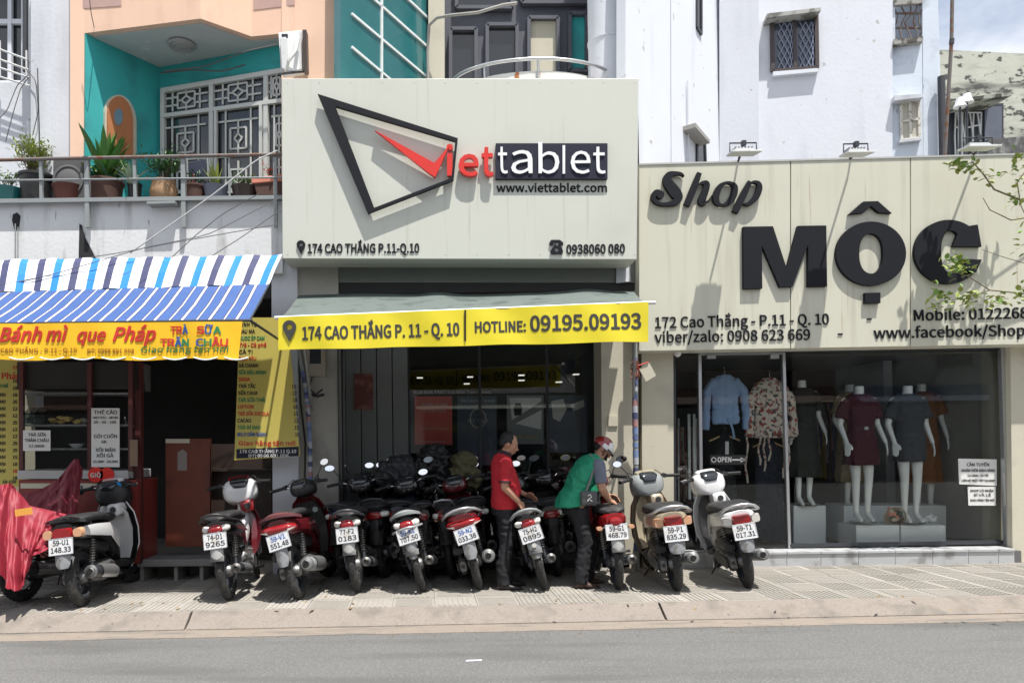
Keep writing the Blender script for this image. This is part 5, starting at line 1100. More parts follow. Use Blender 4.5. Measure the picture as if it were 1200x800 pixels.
sheet('larger white notice taped to the dress shop glass at right', [(1123, 537), (1168, 538), (1168, 569), (1124, 567)], 9.19, (('CẦN TUYỂN', 1133, 1159, 546, 3.6), ('NHÂN VIÊN BÁN HÀNG', 1127, 1166, 552.5, 3), ('CA SÁNG - CA TỐI', 1134, 1158, 558, 2.4), ('LIÊN HỆ TRỰC TIẾP TẠI SHOP', 1127, 1166, 564, 2.4)))
sheet('smaller white notice just below the larger one on the dress shop glass', [(1134, 570), (1167, 570), (1167, 592), (1135, 592)], 9.19, (('SHOP CÓ NHẬN', 1137, 1164, 576, 2.6), ('SỈ VÀ LẺ', 1141, 1161, 581, 2.6), ('GIAO HÀNG TẬN NƠI', 1137, 1165, 587, 2.4)))
# podiums
PODM = pm('podium white', (.78, .80, .80), .45, var=.05)
def podium(label, q, Y, d, q2=None):
    b = P(*q[3], Y); part('podium', pp(q, Y, d), PODM, loc=tuple(b), label=label, category='podium', bev=.005)
podium('white podium box in front left with its top carrying a mannequin', [(1003, 615), (1054, 615), (1054, 640), (1004, 640)], 9.36, .45)
podium('white podium box in front right beside the bouquet', [(1056, 615), (1108, 615), (1109, 639), (1056, 639)], 9.37, .45)
podium('long low white podium behind the two front boxes', [(989, 592), (1109, 592), (1109, 637), (989, 637)], 9.95, .5)
podium('white podium box behind the glass under the dark dress', [(930, 592), (968, 592), (968, 638), (930, 638)], 9.8, .5)
# bouquet
bq = thing('flower_bouquet', 'wrapped bouquet of dried flowers on the podium between the mannequins', 'bouquet', tuple(P(1050, 613, 9.6)))
rnd = random.Random(9); c_ = P(1048, 604, 9.55)
part('wrapping', MB().lathe([(.02, 0), (.09, .12), (.14, .2), (.12, .19), (.015, .02)], c_ + Vector((.1, 0, -.1)), (-.8, -.5, .5), 14), pm('kraft wrapping', (.5, .38, .26), .8), bq, smooth=30)
for k in range(14): m = MB(); m.ball(c_ + Vector((rnd.uniform(-.13, .08), -.1 + rnd.uniform(-.03, .03), rnd.uniform(-.05, .12))), rnd.uniform(.018, .032), 8, 5); part('flower', m, [pm('cream flower', (.6, .52, .36)), PINKT, LEAFD][k % 3], bq)
for k in range(3):
    c_ = P(1083 + 5 * k, 609 - 3 * (k % 2), 9.6); m = MB(); m.ball(c_, (.06, .03, .035), 10, 6); m.ball(c_ + Vector((.03, 0, .03)), (.03, .03, .03), 8, 5); tag(part('paper_rose', m, WHTPL, loc=tuple(c_)), ['left white paper rose at the feet of the grey dress mannequin', 'middle white paper rose at the feet of the grey dress mannequin', 'right white paper rose at the feet of the grey dress mannequin'][k], 'flower')
# garments on hangers
def hanger(th, px, py, Y, w=.2):
    c = P(px, py, Y); m = MB(); m.tube([c + Vector((0, 0, .07)), c + Vector((.015, 0, .095)), c + Vector((.0, 0, .11)), c + Vector((-.02, 0, .095))], .004, 5); m.tube([c + Vector((0, 0, .07)), c], .004, 5); part('hook', m, CHROME, th)
    m = MB(); m.tube([c + Vector((-w, 0, -.07)), c + Vector((-.03, 0, 0)), c + Vector((.03, 0, 0)), c + Vector((w, 0, -.07))], .012, 8); part('hanger', m, pm('wood hanger', (.45, .30, .15), .5), th, smooth=60)
def shirt(label, px, ptop, pbot, wpx, Y, mt, sleeve=True, flare=1.0, cat='shirt', name='hanging_shirt', sl=.8):
    th = thing(name, label, cat, tuple(P(px, pbot, Y)), 'clothes hanging in the dress shop door'); hanger(th, px, ptop + 2, Y)
    c = P(px, ptop, Y); k = Y / F; w = wpx * k / 2; h = (pbot - ptop) * k; m = MB(); rings = []
    for i in range(9):
        t = i / 8; hw = w * (.28 if i == 0 else (.62 if i == 1 else .62 + (flare - 1) * .4 * t + .03 * math.sin(t * 9))); rings.append([Vector((c.x + p.x + 0, c.y + p.y * (1 + .25 * math.sin(7 * math.atan2(p.y, p.x) + t * 2)), c.z - .01 - h * t - (0 if i != 1 else .01))) for p in sup((0, 0, 0), hw, .045 + .02 * t, 'xy', 40, 2.2)])
    m.loft(rings)
    if sleeve:
        for s in (-1, 1): m.tube([(c.x + s * w * .45, c.y, c.z - h * .14), (c.x + s * w * .85, c.y - .01, c.z - h * .34), (c.x + s * w * .93, c.y - .02, c.z - h * (.34 + (sl - .34) * .5)), (c.x + s * w * .97, c.y - .01, c.z - h * sl)], [.06, .055, .05, .052], 12)
    blob('garment', m, mt, th, .011, 3, wr=.008); return th
FLOR = pm('floral cloth', (.60, .52, .44), .8, var=.2, vs=25, c2=(.30, .06, .05), c2s=16, c2t=(.54, .57), c3=(.06, .07, .08), c3s=22, c3t=(.56, .6))
t_ = shirt('light blue blouse with tied waist on the left hanger of the dress shop door', 849, 438, 496, 50, 9.6, pm('light blue cloth', (.27, .38, .58), .8, var=.1, bump=.4, bs=20), sl=1.12)
m = MB(); a = P(855, 492, 9.54); m.tube([a, a + Vector((.03, -.02, -.12)), a + Vector((.05, -.01, -.24))], [.03, .025, .03], 8, flat=.4); m.ball(a, (.04, .03, .03)); part('tie', m, pm('light blue cloth', (.27, .38, .58)), t_, smooth=60)
shirt('floral patterned cardigan on the right hanger of the dress shop door', 902, 442, 512, 54, 9.6, FLOR, flare=1.25, sl=1.0)
t_ = shirt('black long dress on the lower hanger behind the OPEN sticker', 849, 508, 628, 34, 9.7, BLKCL, sleeve=False, flare=1.5, cat='dress', name='hanging_dress')
part('price_tag', pp(rect(850, 517, 854, 532), 9.6, .004), PAPER, t_)
shirt('dark navy long dress under the floral cardigan', 900, 515, 632, 46, 9.7, pm('dark navy cloth', (.012, .016, .03), .85), sleeve=False, flare=1.5, cat='dress', name='hanging_dress')
for k, (px, y0, y1) in enumerate(((875, 512, 566), (890, 510, 545), (896, 511, 552), (902, 510, 540), (919, 505, 560), (924, 512, 568))):
    m = MB(); pts = [P(px + 1.5 * math.sin(i * 1.3 + k), y0 + (y1 - y0) * i / 6, 9.5) for i in range(7)]; m.tube(pts, [.02, .028, .02, .03, .022, .03, .02], 10, flat=.35); tag(part('scarf', m, FLOR, loc=tuple(pts[-1]), smooth=60), ['long patterned scarf hanging left of the dark navy dress', 'short patterned scarf left of two below the cardigan', 'longest of the three scarves below the cardigan hem', 'shortest patterned scarf below the cardigan hem', 'patterned scarf hanging just left of the white door mullion', 'long patterned scarf against the white door mullion'][k], 'scarf', 'scarves in the dress shop door')
# rack with clothes behind the narrow left pane
rk = thing('clothes_rack', 'metal rack crowded with folded clothes behind the narrow left pane', 'rack', tuple(P(806, 640, 10.2)))
for x in (795, 816): part('post', MB().tube([P(x, 490, 10.2), P(x, 640, 10.2)], .012, 6), METW, rk)
rnd = random.Random(31)
for k in range(26):
    x = 793 + k; m = MB(); a = P(x, 500 + 30 * (k % 2), 10.2); b = P(x + .5, 540 + 40 * (k % 2) + rnd.uniform(0, 10), 10.2); bar(m, a, b, .008, t=.12)
    part('garment', m, [pm('rack red', (.2, .03, .03)), FLOR, BLKCL, pm('rack cream', (.4, .36, .3)), pm('rack pink', (.35, .15, .16))][k % 5], rk)
for x0 in (812, 806): part('white_board', pp([(x0, 485), (x0 + 3, 485), (x0 + 4, 585), (x0 + 1, 585)], 9.9, .02), METW, rk)

def rack(label, x0, x1, ytop, Y, n, seed, pal):
    th = thing('clothes_rack', label, 'rack', tuple(P((x0 + x1) / 2, 632, Y))); rnd = random.Random(seed)
    part('rail', MB().tube([P(x0, ytop, Y), P(x1, ytop - .5, Y)], .012, 8), ALU, th)
    for x in (x0, x1): part('post', MB().tube([P(x, ytop, Y), P(x, 634, Y)], .012, 8), ALU, th)
    for k in range(n):
        x = x0 + 3 + (x1 - x0 - 6) * k / (n - 1) + rnd.uniform(-.6, .6); c = P(x, ytop, Y); ln = rnd.uniform(.65, 1.15); w = rnd.uniform(.17, .23); a = rnd.uniform(-.35, .35); m = MB(); rings = []
        for i in range(6):
            t = i / 5; ww = w * (.35 + .65 * min(1, t * 4)) * (1 + .08 * math.sin(5 * t + k)); rings.append([Vector((c.x + p.x + a * p.y * .5 + .012 * math.sin(9 * p.y / .2 + t * 3), c.y + p.y, c.z - .04 - ln * t)) for p in sup((0, 0, 0), .022 + .012 * t, ww, 'xy', 16, 2.2)])
        m.loft(rings); part('garment', m, rnd.choice(pal), th, smooth=60)
GP = [pm('rack cream cloth', (.45, .42, .36), .85), pm('rack grey cloth', (.20, .21, .23), .85), pm('rack dusty pink cloth', (.38, .2, .2), .85), pm('rack denim cloth', (.07, .11, .2), .85), pm('rack black cloth', (.02, .02, .022), .85), FLOR, pm('rack mustard cloth', (.35, .24, .06), .85)]
rack('clothes rack behind the mannequins at the left of the shop window', 938, 992, 470, 11.3, 16, 1, GP)
rack('long clothes rack at the back right of the dress shop', 1098, 1158, 476, 11.0, 18, 2, GP)
rack('clothes rack at the back between the two front mannequins', 1022, 1056, 462, 11.6, 12, 3, GP)
# ================================================================== MOTORBIKES (own space: x right, y forward, z up, origin under the rear wheel)
SPR = pm('spring metal', (.35, .34, .32), .35, metal=.8)
def ringy(cx, y, cz, hw, hh, pw=2.5, n=18): return sup((cx, y, cz), hw, hh, 'xz', n, pw)
def wheel(th, y, r, w, front=False, rimc=METD, spokes=5, wire=False, steer=0, lx=0):
    M = Matrix.Translation((lx, y, r)) @ Matrix.Rotation(steer, 4, 'Z')
    def X(mb): return mb.xf(M)
    prof = []
    for k in range(11): a = math.pi * k / 10; prof.append((r - w * .78 + w * .78 * math.sin(a) * 1.0, -w / 2 * math.cos(a)))
    pr = [(r - w * .9, -w * .40)] + prof + [(r - w * .9, w * .40)]
    t = MB().lathe(pr, (0, 0, 0), (1, 0, 0), 40, cap=False)
    # tread blocks
    for k in range(36):
        a = 2 * math.pi * k / 36
        for s in (-1, 1):
            Mx = Matrix.Rotation(a + s * .06, 4, 'X'); t.box((w * .06 if s > 0 else -w * .24, -.007, r - w * .08), (w * .24 if s > 0 else -w * .06, .007, r - w * .02 + .001), Mx)
    ty = part('tyre', X(t), RUBBER, th, smooth=40)
    rm = MB().lathe([(r - w * .9, -w * .42), (r - w * 1.15, -w * .42), (r - w * 1.3, -w * .2), (r - w * 1.3, w * .2), (r - w * 1.15, w * .42), (r - w * .9, w * .42), (r - w * 1.0, 0)], (0, 0, 0), (1, 0, 0), 36, cap=False)
    rp = part('rim', X(rm), rimc, th, smooth=40)
    rr = r - w * 1.25
    if wire:
        m = MB()
        for k in range(28): a = 2 * math.pi * k / 28; b = a + (.5 if k % 2 else -.5); s = .03 if k % 4 < 2 else -.03; m.tube([(s, .03 * math.cos(b), .03 * math.sin(b)), (0, rr * math.cos(a), rr * math.sin(a))], .0022, 4)
        part('spoke', X(m), CHROME, th)
    else:
        for k in range(spokes):
            a = 2 * math.pi * k / spokes + .3; m = MB(); m.box((-.014, -.018, .03), (.014, .018, rr + .004), Matrix.Rotation(a, 4, 'X')); part('spoke', X(m), rimc, th, bev=.004)
    part('hub', X(MB().lathe([(0, -.055), (.045, -.055), (.062, -.03), (.062, .03), (.045, .055), (0, .055)], (0, 0, 0), (1, 0, 0), 20)), ENG, th, smooth=40)
    return M
def plate(th, l1, l2, z, y, tilt=-12, rot=0, blue=False):
    M = Matrix.Translation((0, y, z)) @ Matrix.Rotation(R(rot), 4, 'Y') @ Matrix.Rotation(R(tilt), 4, 'X')
    m = MB().box((-.105, 0, -.07), (.105, .004, .07), M); p = part('number_plate', m, PLATEW, th, bev=.002)
    X = (M.to_3x3() @ Vector((1, 0, 0))); nz = M.to_3x3() @ Vector((0, -1, 0))
    for s, zz, hw in ((l1, .012, .07), (l2, -.052, .088)): txt(s, M @ Vector((-hw, -.0005, zz)), M @ Vector((hw, -.0005, zz)), .045, PRINTB if blue and s == l1 else PRINTK, p, .002, bold=.025, norm=nz)
    fr = MB()
    for a, b in (((-.107, -.072), (.107, -.072)), ((-.107, .072), (.107, .072)), ((-.107, -.072), (-.107, .072)), ((.107, -.072), (.107, .072))): fr.tube([M @ Vector((a[0], 0, a[1])), M @ Vector((b[0], 0, b[1]))], .0035, 5)
    part('plate_frame', fr, ALU, p)
def shock(th, x, a, b):
    A, B = Vector((x, a[0], a[1])), Vector((x, b[0], b[1])); d = (B - A); n = 9
    part('shock_absorber', MB().tube([A, A + d * .35, A + d * .36, B], [.017, .017, .01, .01], 10), METD, th, smooth=40)
    pts = []; u = d.normalized().orthogonal().normalized(); w = d.normalized().cross(u)
    for k in range(n * 8 + 1): t = k / (n * 8); an = k * math.pi / 4; pts.append(A + d * (.28 + .66 * t) + (u * math.cos(an) + w * math.sin(an)) * .026)
    part('spring', MB().tube(pts, .0045, 4), SPR, th, smooth=60)
def muffler(th, x, y0, y1, z0, z1, r, hs=True, mt=None, col=METD):
    m = MB(); a, b = Vector((x, y0, z0)), Vector((x, y1, z1)); d = b - a
    m.tube([a, a + d * .06, a + d * .12, a + d * .9, a + d * .97, b, b - d * .012], [r * .35, r * .8, r, r * 1.02, r * .9, r * .7, r * .5], 16); part('muffler', m, col, th, smooth=40)
    m = MB(); m.lathe([(r * .98, 0), (r * .98, .02), (r * .6, .03), (r * .42, .035), (r * .42, .0)], b - d * .05, d, 18, cap=False); part('muffler_end', m, ENG, th, smooth=50)
    m = MB(); m.lathe([(r * .40, 0), (0, 0)], b + d.normalized() * .001, d, 14); part('muffler_bore', m, DARK, th)
    part('exhaust_pipe', MB().tube([a, a + Vector((-.02, .15, -.04)), Vector((.04, y0 + .3, z0 - .1)), Vector((0, y0 + .42, z0 + .02))], .014, 8), CHROME, th, smooth=60)
    if hs:
        hp = MB(); rings = []
        for t in (.2, .35, .6, .78):
            c = a + d * t; rings.append([c + Vector(((r + .012 * (1 if 0 < k < 6 else .4)) * math.cos(an), 0, (r + .012) * math.sin(an))) for k, an in [(k, R(-50 + 150 * k / 6)) for k in range(7)]])
        hp.loft(rings, cap=False, closed=False); part('heat_shield', hp, mt or ALU, th, smooth=40)
def bars(th, yb, zb, steer, w=.33, mirrors=(1, 1), mirh=.2, col=BLKPL, mcol=BLKPL):
    M = Matrix.Translation((0, yb, zb)) @ Matrix.Rotation(steer, 4, 'Z')
    T = lambda *p: M @ Vector(p)
    part('handlebar', MB().tube([T(-w, -.10, .02), T(-w * .6, -.04, .03), T(-.1, 0, .0), T(.1, 0, .0), T(w * .6, -.04, .03), T(w, -.10, .02)], .011, 8), CHROME, th, smooth=60)
    for s in (-1, 1):
        part('grip', MB().tube([T(s * w * .66, -.05, .03), T(s * w * 1.02, -.105, .02), T(s * w * 1.06, -.112, .018)], [.0185, .0185, .021], 10), BLKPL, th, smooth=60)
        part('lever', MB().tube([T(s * w * .55, -.01, .03), T(s * w * .75, 0, .035), T(s * w * 1.0, -.045, .03)], [.008, .006, .007], 6), ALU, th, smooth=60)
        if mirrors[0 if s < 0 else 1]:
            mr = part('mirror', MB().tube([T(s * w * .6, -.03, .03), T(s * w * .64, -.01, .1), T(s * w * .86, .01, mirh)], .0055, 6), BLKPL, th, smooth=60)
            c = T(s * w * .95, .005, mirh + .015); nrm = (M.to_3x3() @ Vector((-s * .18, -1, .12))).normalized(); u = Vector((1, 0, 0)); u = (u - nrm * u.dot(nrm)).normalized(); v = nrm.cross(u)
            def el(ru, rv, off, sh=0): return [c + u * (ru * math.cos(a)) + v * (rv * math.sin(a)) + nrm * off for a in [2 * math.pi * k / 20 for k in range(20)]]
            part('mirror_shell', MB().loft([el(.058, .036, .004), el(.062, .040, .0), el(.05, .03, -.02), el(.02, .012, -.03)]), mcol, mr, smooth=50)
            part('mirror_glass', MB().loft([el(.054, .033, .0045), el(.054, .033, .0055)]), MIRRORG, mr)
    return M
def lobes(th, name, secs, mt, n=20, pw=2.6, smooth=45):
    """loft of closed sections along y: (y, cx, cz, half width, half height)"""
    return part(name, MB().loft([ringy(cx, y, cz, hw, hh, pw, n) for y, cx, cz, hw, hh in secs]), mt, th, smooth=smooth)
def tailset(th, sp, yt, zt, w):
    """lamp group at the tail, as seen from behind"""
    st = sp.get('tail', 'wave'); y = yt
    if st == 'wave':      # rounded red lamp with clear indicators at both sides
        part('tail_lamp', MB().loft([ringy(0, y, zt, w * .55, .045, 2.4), ringy(0, y - .035, zt, w * .5, .04, 2.4), ringy(0, y - .05, zt, w * .32, .024, 2.2)]), LENSR, th, smooth=50)
        for s in (-1, 1): part('indicator', MB().loft([ringy(s * w * .66, y + .03, zt + .012, w * .32, .032, 2.6), ringy(s * w * .64, y - .008, zt + .01, w * .28, .028, 2.6), ringy(s * w * .58, y - .022, zt + .006, w * .16, .014, 2.4)]), LENSW, th, smooth=50)
    elif st == 'wide':    # one wide red band with pointed clear ends
        part('tail_lamp', MB().loft([ringy(0, y + .03, zt, w * 1.0, .042, 3), ringy(0, y - .03, zt, w * .82, .038, 3), ringy(0, y - .05, zt, w * .55, .022, 3)]), LENSR, th, smooth=50)
        for s in (-1, 1): m = MB(); m.prism([(s * w * .55, y - .052, zt - .03), (s * w * 1.02, y - .015, zt - .005), (s * w * .6, y - .052, zt - .005)], (0, .03, .0)); part('indicator', m, LENSW, th)
    elif st == 'round':
        part('tail_lamp', MB().loft([ringy(0, y, zt, w * .5, .05, 2.2), ringy(0, y - .05, zt - .004, w * .42, .042, 2.2), ringy(0, y - .06, zt - .005, w * .25, .02, 2)]), LENSR, th, smooth=50)
        for s in (-1, 1):
            part('indicator_stalk', MB().tube([(s * .05, y + .02, zt - .05), (s * .13, y + .01, zt - .06)], .007, 6), BLKPL, th); part('indicator', MB().loft([ringy(s * .155, y + .02, zt - .06, .032, .02), ringy(s * .155, y - .02, zt - .06, .026, .016)]), LENSA, th, smooth=50)
    elif st == 'square':
        part('tail_lamp', MB().loft([ringy(0, y, zt, w * .52, .055, 5), ringy(0, y - .04, zt - .004, w * .46, .048, 5)]), LENSR, th, smooth=40)
        for s in (-1, 1): part('indicator', MB().loft([ringy(s * w * .82, y + .03, zt, w * .26, .045, 3), ringy(s * w * .78, y - .02, zt, w * .22, .038, 3)]), LENSA if sp.get('amber') else LENSW, th, smooth=40)
def grab(th, y, z, w, style, mt):
    if style == 'loop':
        part('grab_rail', MB().tube([(-w * .85, y + .32, z - .06), (-w * 1.02, y + .12, z - .04), (-w * .95, y - .0, z - .02), (-w * .7, y - .07, z + .02), (-w * .35, y - .10, z + .042), (0, y - .11, z + .048), (w * .35, y - .10, z + .042), (w * .7, y - .07, z + .02), (w * .95, y - .0, z - .02), (w * 1.02, y + .12, z - .04), (w * .85, y + .32, z - .06)], .0145, 8), mt, th, smooth=60)
    elif style == 'plate':
        m = MB(); r0 = []
        for k in range(13):
            a = math.pi * k / 12; r0.append([Vector((w * 1.05 * math.cos(a), y + .1 - .17 * math.sin(a), z - .02 + .055 * math.sin(a))), Vector((w * .72 * math.cos(a), y + .1 - .11 * math.sin(a), z - .01 + .06 * math.sin(a))), Vector((w * .72 * math.cos(a), y + .1 - .11 * math.sin(a), z - .03 + .055 * math.sin(a))), Vector((w * 1.05 * math.cos(a), y + .1 - .17 * math.sin(a), z - .045 + .05 * math.sin(a)))])
        m.loft(r0); part('grab_rail', m, mt, th, smooth=40)
    elif style == 'tall':
        part('grab_rail', MB().tube([(-w * .7, y + .2, z - .02), (-w * .7, y, z + .02), (-w * .55, y - .06, z + .07), (0, y - .08, z + .085), (w * .55, y - .06, z + .07), (w * .7, y, z + .02), (w * .7, y + .2, z - .02)], .014, 8), mt, th, smooth=60)
def motorbike(loc, heading, lean, label, sp, group='motorbikes parked in the front row', name='parked_motorbike'):
    kind = sp['kind']; sc_ = kind == 'scooter'
    th = thing(name, label, 'motorbike', (0, 0, 0), group, local=True)
    body, side, accent = sp['body'], sp.get('side', sp['body']), sp.get('accent', sp['body'])
    r = .275 if not sc_ else .268; wb = 1.22 if not sc_ else 1.25; steer = R(sp.get('steer', 0))
    wheel(th, 0, r, .085 if sc_ else .078, rimc=sp.get('rim', METD), wire=sp.get('wire', False))
    wheel(th, wb, r, .07, True, rimc=sp.get('rim', METD), wire=sp.get('wire', False), steer=steer)
    W_ = .135 if not sc_ else .172; zs_ = .80 if not sc_ else .815
    yt = -.19 if not sc_ else -.24
    # inner rear fender and mudflap
    rf = MB(); rings = []
    for k in range(12):
        a = R(35 + 120 * k / 11); rr = r + .035; c = Vector((0, rr * math.cos(a), r + rr * math.sin(a))); nn = Vector((0, math.cos(a), math.sin(a)))
        rings.append([c + Vector((x, 0, 0)) + nn * (.012 * (1 - (x / .065) ** 2)) for x in (-.065, -.04, 0, .04, .065)] + [c + Vector((x, 0, 0)) - nn * (.03 if abs(x) > .05 else -.006) for x in (.062, .035, 0, -.035, -.062)])
    rf.loft(rings); part('rear_fender', rf, BLKPL, th, smooth=50)
    fl = MB(); flc = sp.get('flap', GREYFLAP); fw = sp.get('flapw', .062); ft, fbz = .545, sp.get('flapz', .40); rings = []
    for k in range(8):
        t = k / 7; z = ft - (ft - fbz) * t; y = yt - .075 + .0 * t - .02 * t; hw = fw * (1 - .1 * t) if t < .8 else fw * (.9 - 1.4 * (t - .8)); 
        rings.append([Vector((hw * x, y + .025 * x * x + d, z)) for x, d in ((-1, 0), (-.5, 0), (0, 0), (.5, 0), (1, 0), (1, .008), (.5, .008), (0, .008), (-.5, .008), (-1, .008))])
    fl.loft(rings); part('mudflap', fl, flc, th, smooth=50)
    if sp.get('reflector'): part('reflector', MB().lathe([(0, 0), (.022, 0), (.022, .006), (0, .006)], (0, yt - .088, .49), (0, -1, 0), 14), LENSW, th)
    part('plate_bracket', MB().loft([ringy(0, yt + .06, .66, .06, .05), ringy(0, yt - .03, .63, .055, .05), ringy(0, yt - .055, .56, .05, .04), ringy(0, yt - .06, .54, .04, .02)]), BLKPL, th, smooth=50)
    if not sp.get('noplate'): plate(th, sp['p1'], sp['p2'], .60, yt - .07, -10, sp.get('prot', 0), sp.get('pblue'))
    # running gear
    for s in (-1, 1):
        if not (sc_ and s > 0 and False): shock(th, s * (.095 if not sc_ else .11), (.0, r + .03), (.09, .62))
    if not sc_:
        for s in (-1, 1): part('swing_arm', MB().box((s * .085 - .012, -.03, r - .025), (s * .085 + .012, .52, r + .02)), METD, th, bev=.005)
        part('chain_case', MB().loft([ringy(-.075, y, r + .01, .016, h) for y, h in ((-.09, .03), (-.05, .07), (.05, .075), (.3, .055), (.5, .06), (.55, .03))]), sp.get('chain', METD), th, smooth=40)
        part('engine', MB().loft([ringy(0, y, z, w, h, 3) for y, z, w, h in ((.40, .30, .06, .06), (.45, .29, .12, .11), (.62, .28, .13, .12), (.72, .29, .11, .09), (.76, .30, .06, .06))]), ENG, th, smooth=40)
        for k in range(6): part('cooling_fin', MB().loft([ringy(0, .76 + k * .022, .31 + k * .003, .075, .075, 4), ringy(0, .768 + k * .022, .31 + k * .003, .075, .075, 4)]), ENG, th)
        for s in (-1, 1):
            part('footpeg', MB().tube([(s * .1, .62, .19), (s * .22, .62, .20)], [.012, .02], 8), BLKPL, th, smooth=50); part('crankcase_cover', MB().lathe([(0, 0), (.07, 0), (.085, -.02), (.08, -.03)], (s * .155, .55, .27), (s, 0, 0), 20), ALU if s < 0 else ENG, th, smooth=40)
            part('rear_footpeg', MB().tube([(s * .09, .28, .30), (s * .13, .24, .33), (s * .20, .24, .335)], [.01, .01, .016], 8), BLKPL, th, smooth=50)
        muffler(th, .135, .36, -.18, .22, .315, sp.get('mr', .046), True, sp.get('shield', ALU), sp.get('mcol', METD))
    else:
        part('transmission_case', MB().loft([ringy(-.105, y, z, w, h, 3) for y, z, w, h in ((-.07, r, .03, .05), (-.03, r, .045, .085), (.12, r + .005, .05, .07), (.35, r + .01, .05, .08), (.48, r + .01, .045, .09), (.54, r, .03, .06))]), ENG, th, smooth=40)
        part('case_cover', MB().loft([ringy(-.160, y, z, .008, h, 3) for y, z, h in ((-.04, r, .04), (.0, r, .06), (.4, r + .015, .06), (.46, r + .01, .03))]), sp.get('cover', BLKPL), th, smooth=40)
        part('air_box', MB().loft([ringy(-.12, y, z, .05, h, 3) for y, z, h in ((-.1, .43, .03), (-.05, .44, .055), (.2, .45, .06), (.3, .44, .04))]), BLKPL, th, smooth=40)
        part('engine', MB().loft([ringy(.03, y, z, w, h, 3) for y, z, w, h in ((.05, .28, .06, .06), (.2, .28, .10, .10), (.42, .28, .12, .10), (.58, .27, .07, .07))]), ENG, th, smooth=40)
        muffler(th, .165, .42, -.16, .24, .33, sp.get('mr', .062), True, sp.get('shield', ALU), sp.get('mcol', METD))
        part('rear_footpeg', MB().tube([(.13, .3, .30), (.2, .3, .31)], .013, 8), ALU, th)
    # tail body
    zt = .69 if not sc_ else .70
    if not sc_:
        lobes(th, 'tail_body', [(yt, 0, zt + .02, W_ * .62, .06), (yt + .06, 0, zt + .015, W_ * .88, .078), (.05, 0, zt - .012, W_ * 1.0, .08), (.3, 0, zt - .035, W_ * 1.0, .095), (.5, 0, zt - .08, W_ * .8, .11), (.62, 0, zt - .16, W_ * .55, .10), (.70, 0, zt - .22, W_ * .4, .06)], body)
        lobes(th, 'tail_underside', [(yt + .01, 0, zt - .055, W_ * .55, .03), (.0, 0, zt - .09, W_ * .72, .05), (.3, 0, zt - .13, W_ * .7, .07), (.45, 0, zt - .16, W_ * .6, .06)], BLKPL)
        for s in (-1, 1):
            m = MB(); m.prism([(s * W_ * .99, -.06, zt + .01), (s * W_ * 1.01, .30, zt - .02), (s * W_ * .92, .52, zt - .10), (s * W_ * .98, .25, zt - .06)], (s * .006, 0, 0)); part('side_stripe', m, accent, th)
    else:
        lobes(th, 'tail_body', [(yt, 0, zt + .025, W_ * .58, .07), (yt + .06, 0, zt + .015, W_ * .88, .092), (.0, 0, zt + .0, W_ * 1.0, .09), (.2, 0, zt - .015, W_ * 1.02, .10), (.4, 0, zt - .05, W_ * .98, .12), (.55, 0, zt - .12, W_ * .88, .16), (.66, 0, zt - .24, W_ * .72, .19), (.74, 0, zt - .32, W_ * .5, .11)], body)
        lobes(th, 'tail_underside', [(yt + .02, 0, zt - .07, W_ * .45, .04), (.05, 0, zt - .13, W_ * .65, .06), (.4, 0, zt - .2, W_ * .7, .07)], BLKPL)
        for s in (-1, 1):
            m = MB(); m.loft([[Vector((s * W_ * k1, y, z1)), Vector((s * W_ * k1 + s * .012, y, (z1 + z2) / 2)), Vector((s * W_ * k1, y, z2)), Vector((s * W_ * (k1 - .1), y, (z1 + z2) / 2))] for y, z1, z2, k1 in ((yt + .08, zt + .05, zt - .03, .88), (.05, zt + .05, zt - .06, 1.02), (.35, zt + .03, zt - .10, 1.03), (.58, zt - .06, zt - .25, .88))]); part('side_cover', m, side, th, smooth=40)
    tailset(th, sp, yt - .005, zt + .005, W_)
    # seat
    hh = .046
    lobes(th, 'seat', [(yt + .02, 0, zs_ - .015, W_ * .35, .014), (yt + .07, 0, zs_ - .005, W_ * .85, .03), (.05, 0, zs_, W_ * 1.08, hh), (.25, 0, zs_ - .005, W_ * 1.12, hh), (.36, 0, zs_ - .035, W_ * 1.05, hh), (.55, 0, zs_ - .045, W_ * .85, hh), (.70, 0, zs_ - .04, W_ * .55, hh * .9), (.74, 0, zs_ - .04, W_ * .3, .015)], sp.get('seat', SEATM), pw=3)
    grab(th, yt + .03, zs_ - .005, W_ * 1.15, sp.get('grab', 'loop'), sp.get('grabm', METG))
    # front: leg shield, steering column, handlebar cover, fender, fork
    yf = .98
    if not sc_:
        lobes(th, 'spine', [(.6, 0, .50, .05, .08), (.75, 0, .50, .055, .09), (.88, 0, .60, .06, .14), (.96, 0, .78, .065, .14), (.99, 0, .88, .05, .06)], sp.get('spine', side))
        for s in (-1, 1):
            m = MB(); rings = []
            for z, xo, y, xi in ((.26, .07, .80, .05), (.36, .14, .86, .06), (.52, .185, .93, .07), (.68, .175, .97, .06), (.80, .12, .99, .04), (.86, .07, .99, .03)):
                rings.append([Vector((s * xi, y - .03, z)), Vector((s * (xi + xo) / 2, y + .0, z)), Vector((s * xo, y - .055, z)), Vector((s * xo, y - .045, z + .004)), Vector((s * (xi + xo) / 2, y + .02, z)), Vector((s * xi, y + .02, z))])
            m.loft(rings); part('leg_shield', m, body if not sp.get('shieldc') else sp['shieldc'], th, smooth=50)
    else:
        rings = []
        for z, hw, y in ((.20, .13, .86), (.30, .19, .92), (.45, .215, .98), (.62, .215, 1.0), (.78, .19, .99), (.90, .13, .96), (.95, .08, .95)):
            rings.append([Vector((hw * x, y - .07 * x * x, z)) for x in (-1, -.7, -.35, 0, .35, .7, 1)] + [Vector((hw * x * .98, y + .06 - .09 * x * x, z)) for x in (1, .7, .35, 0, -.35, -.7, -1)])
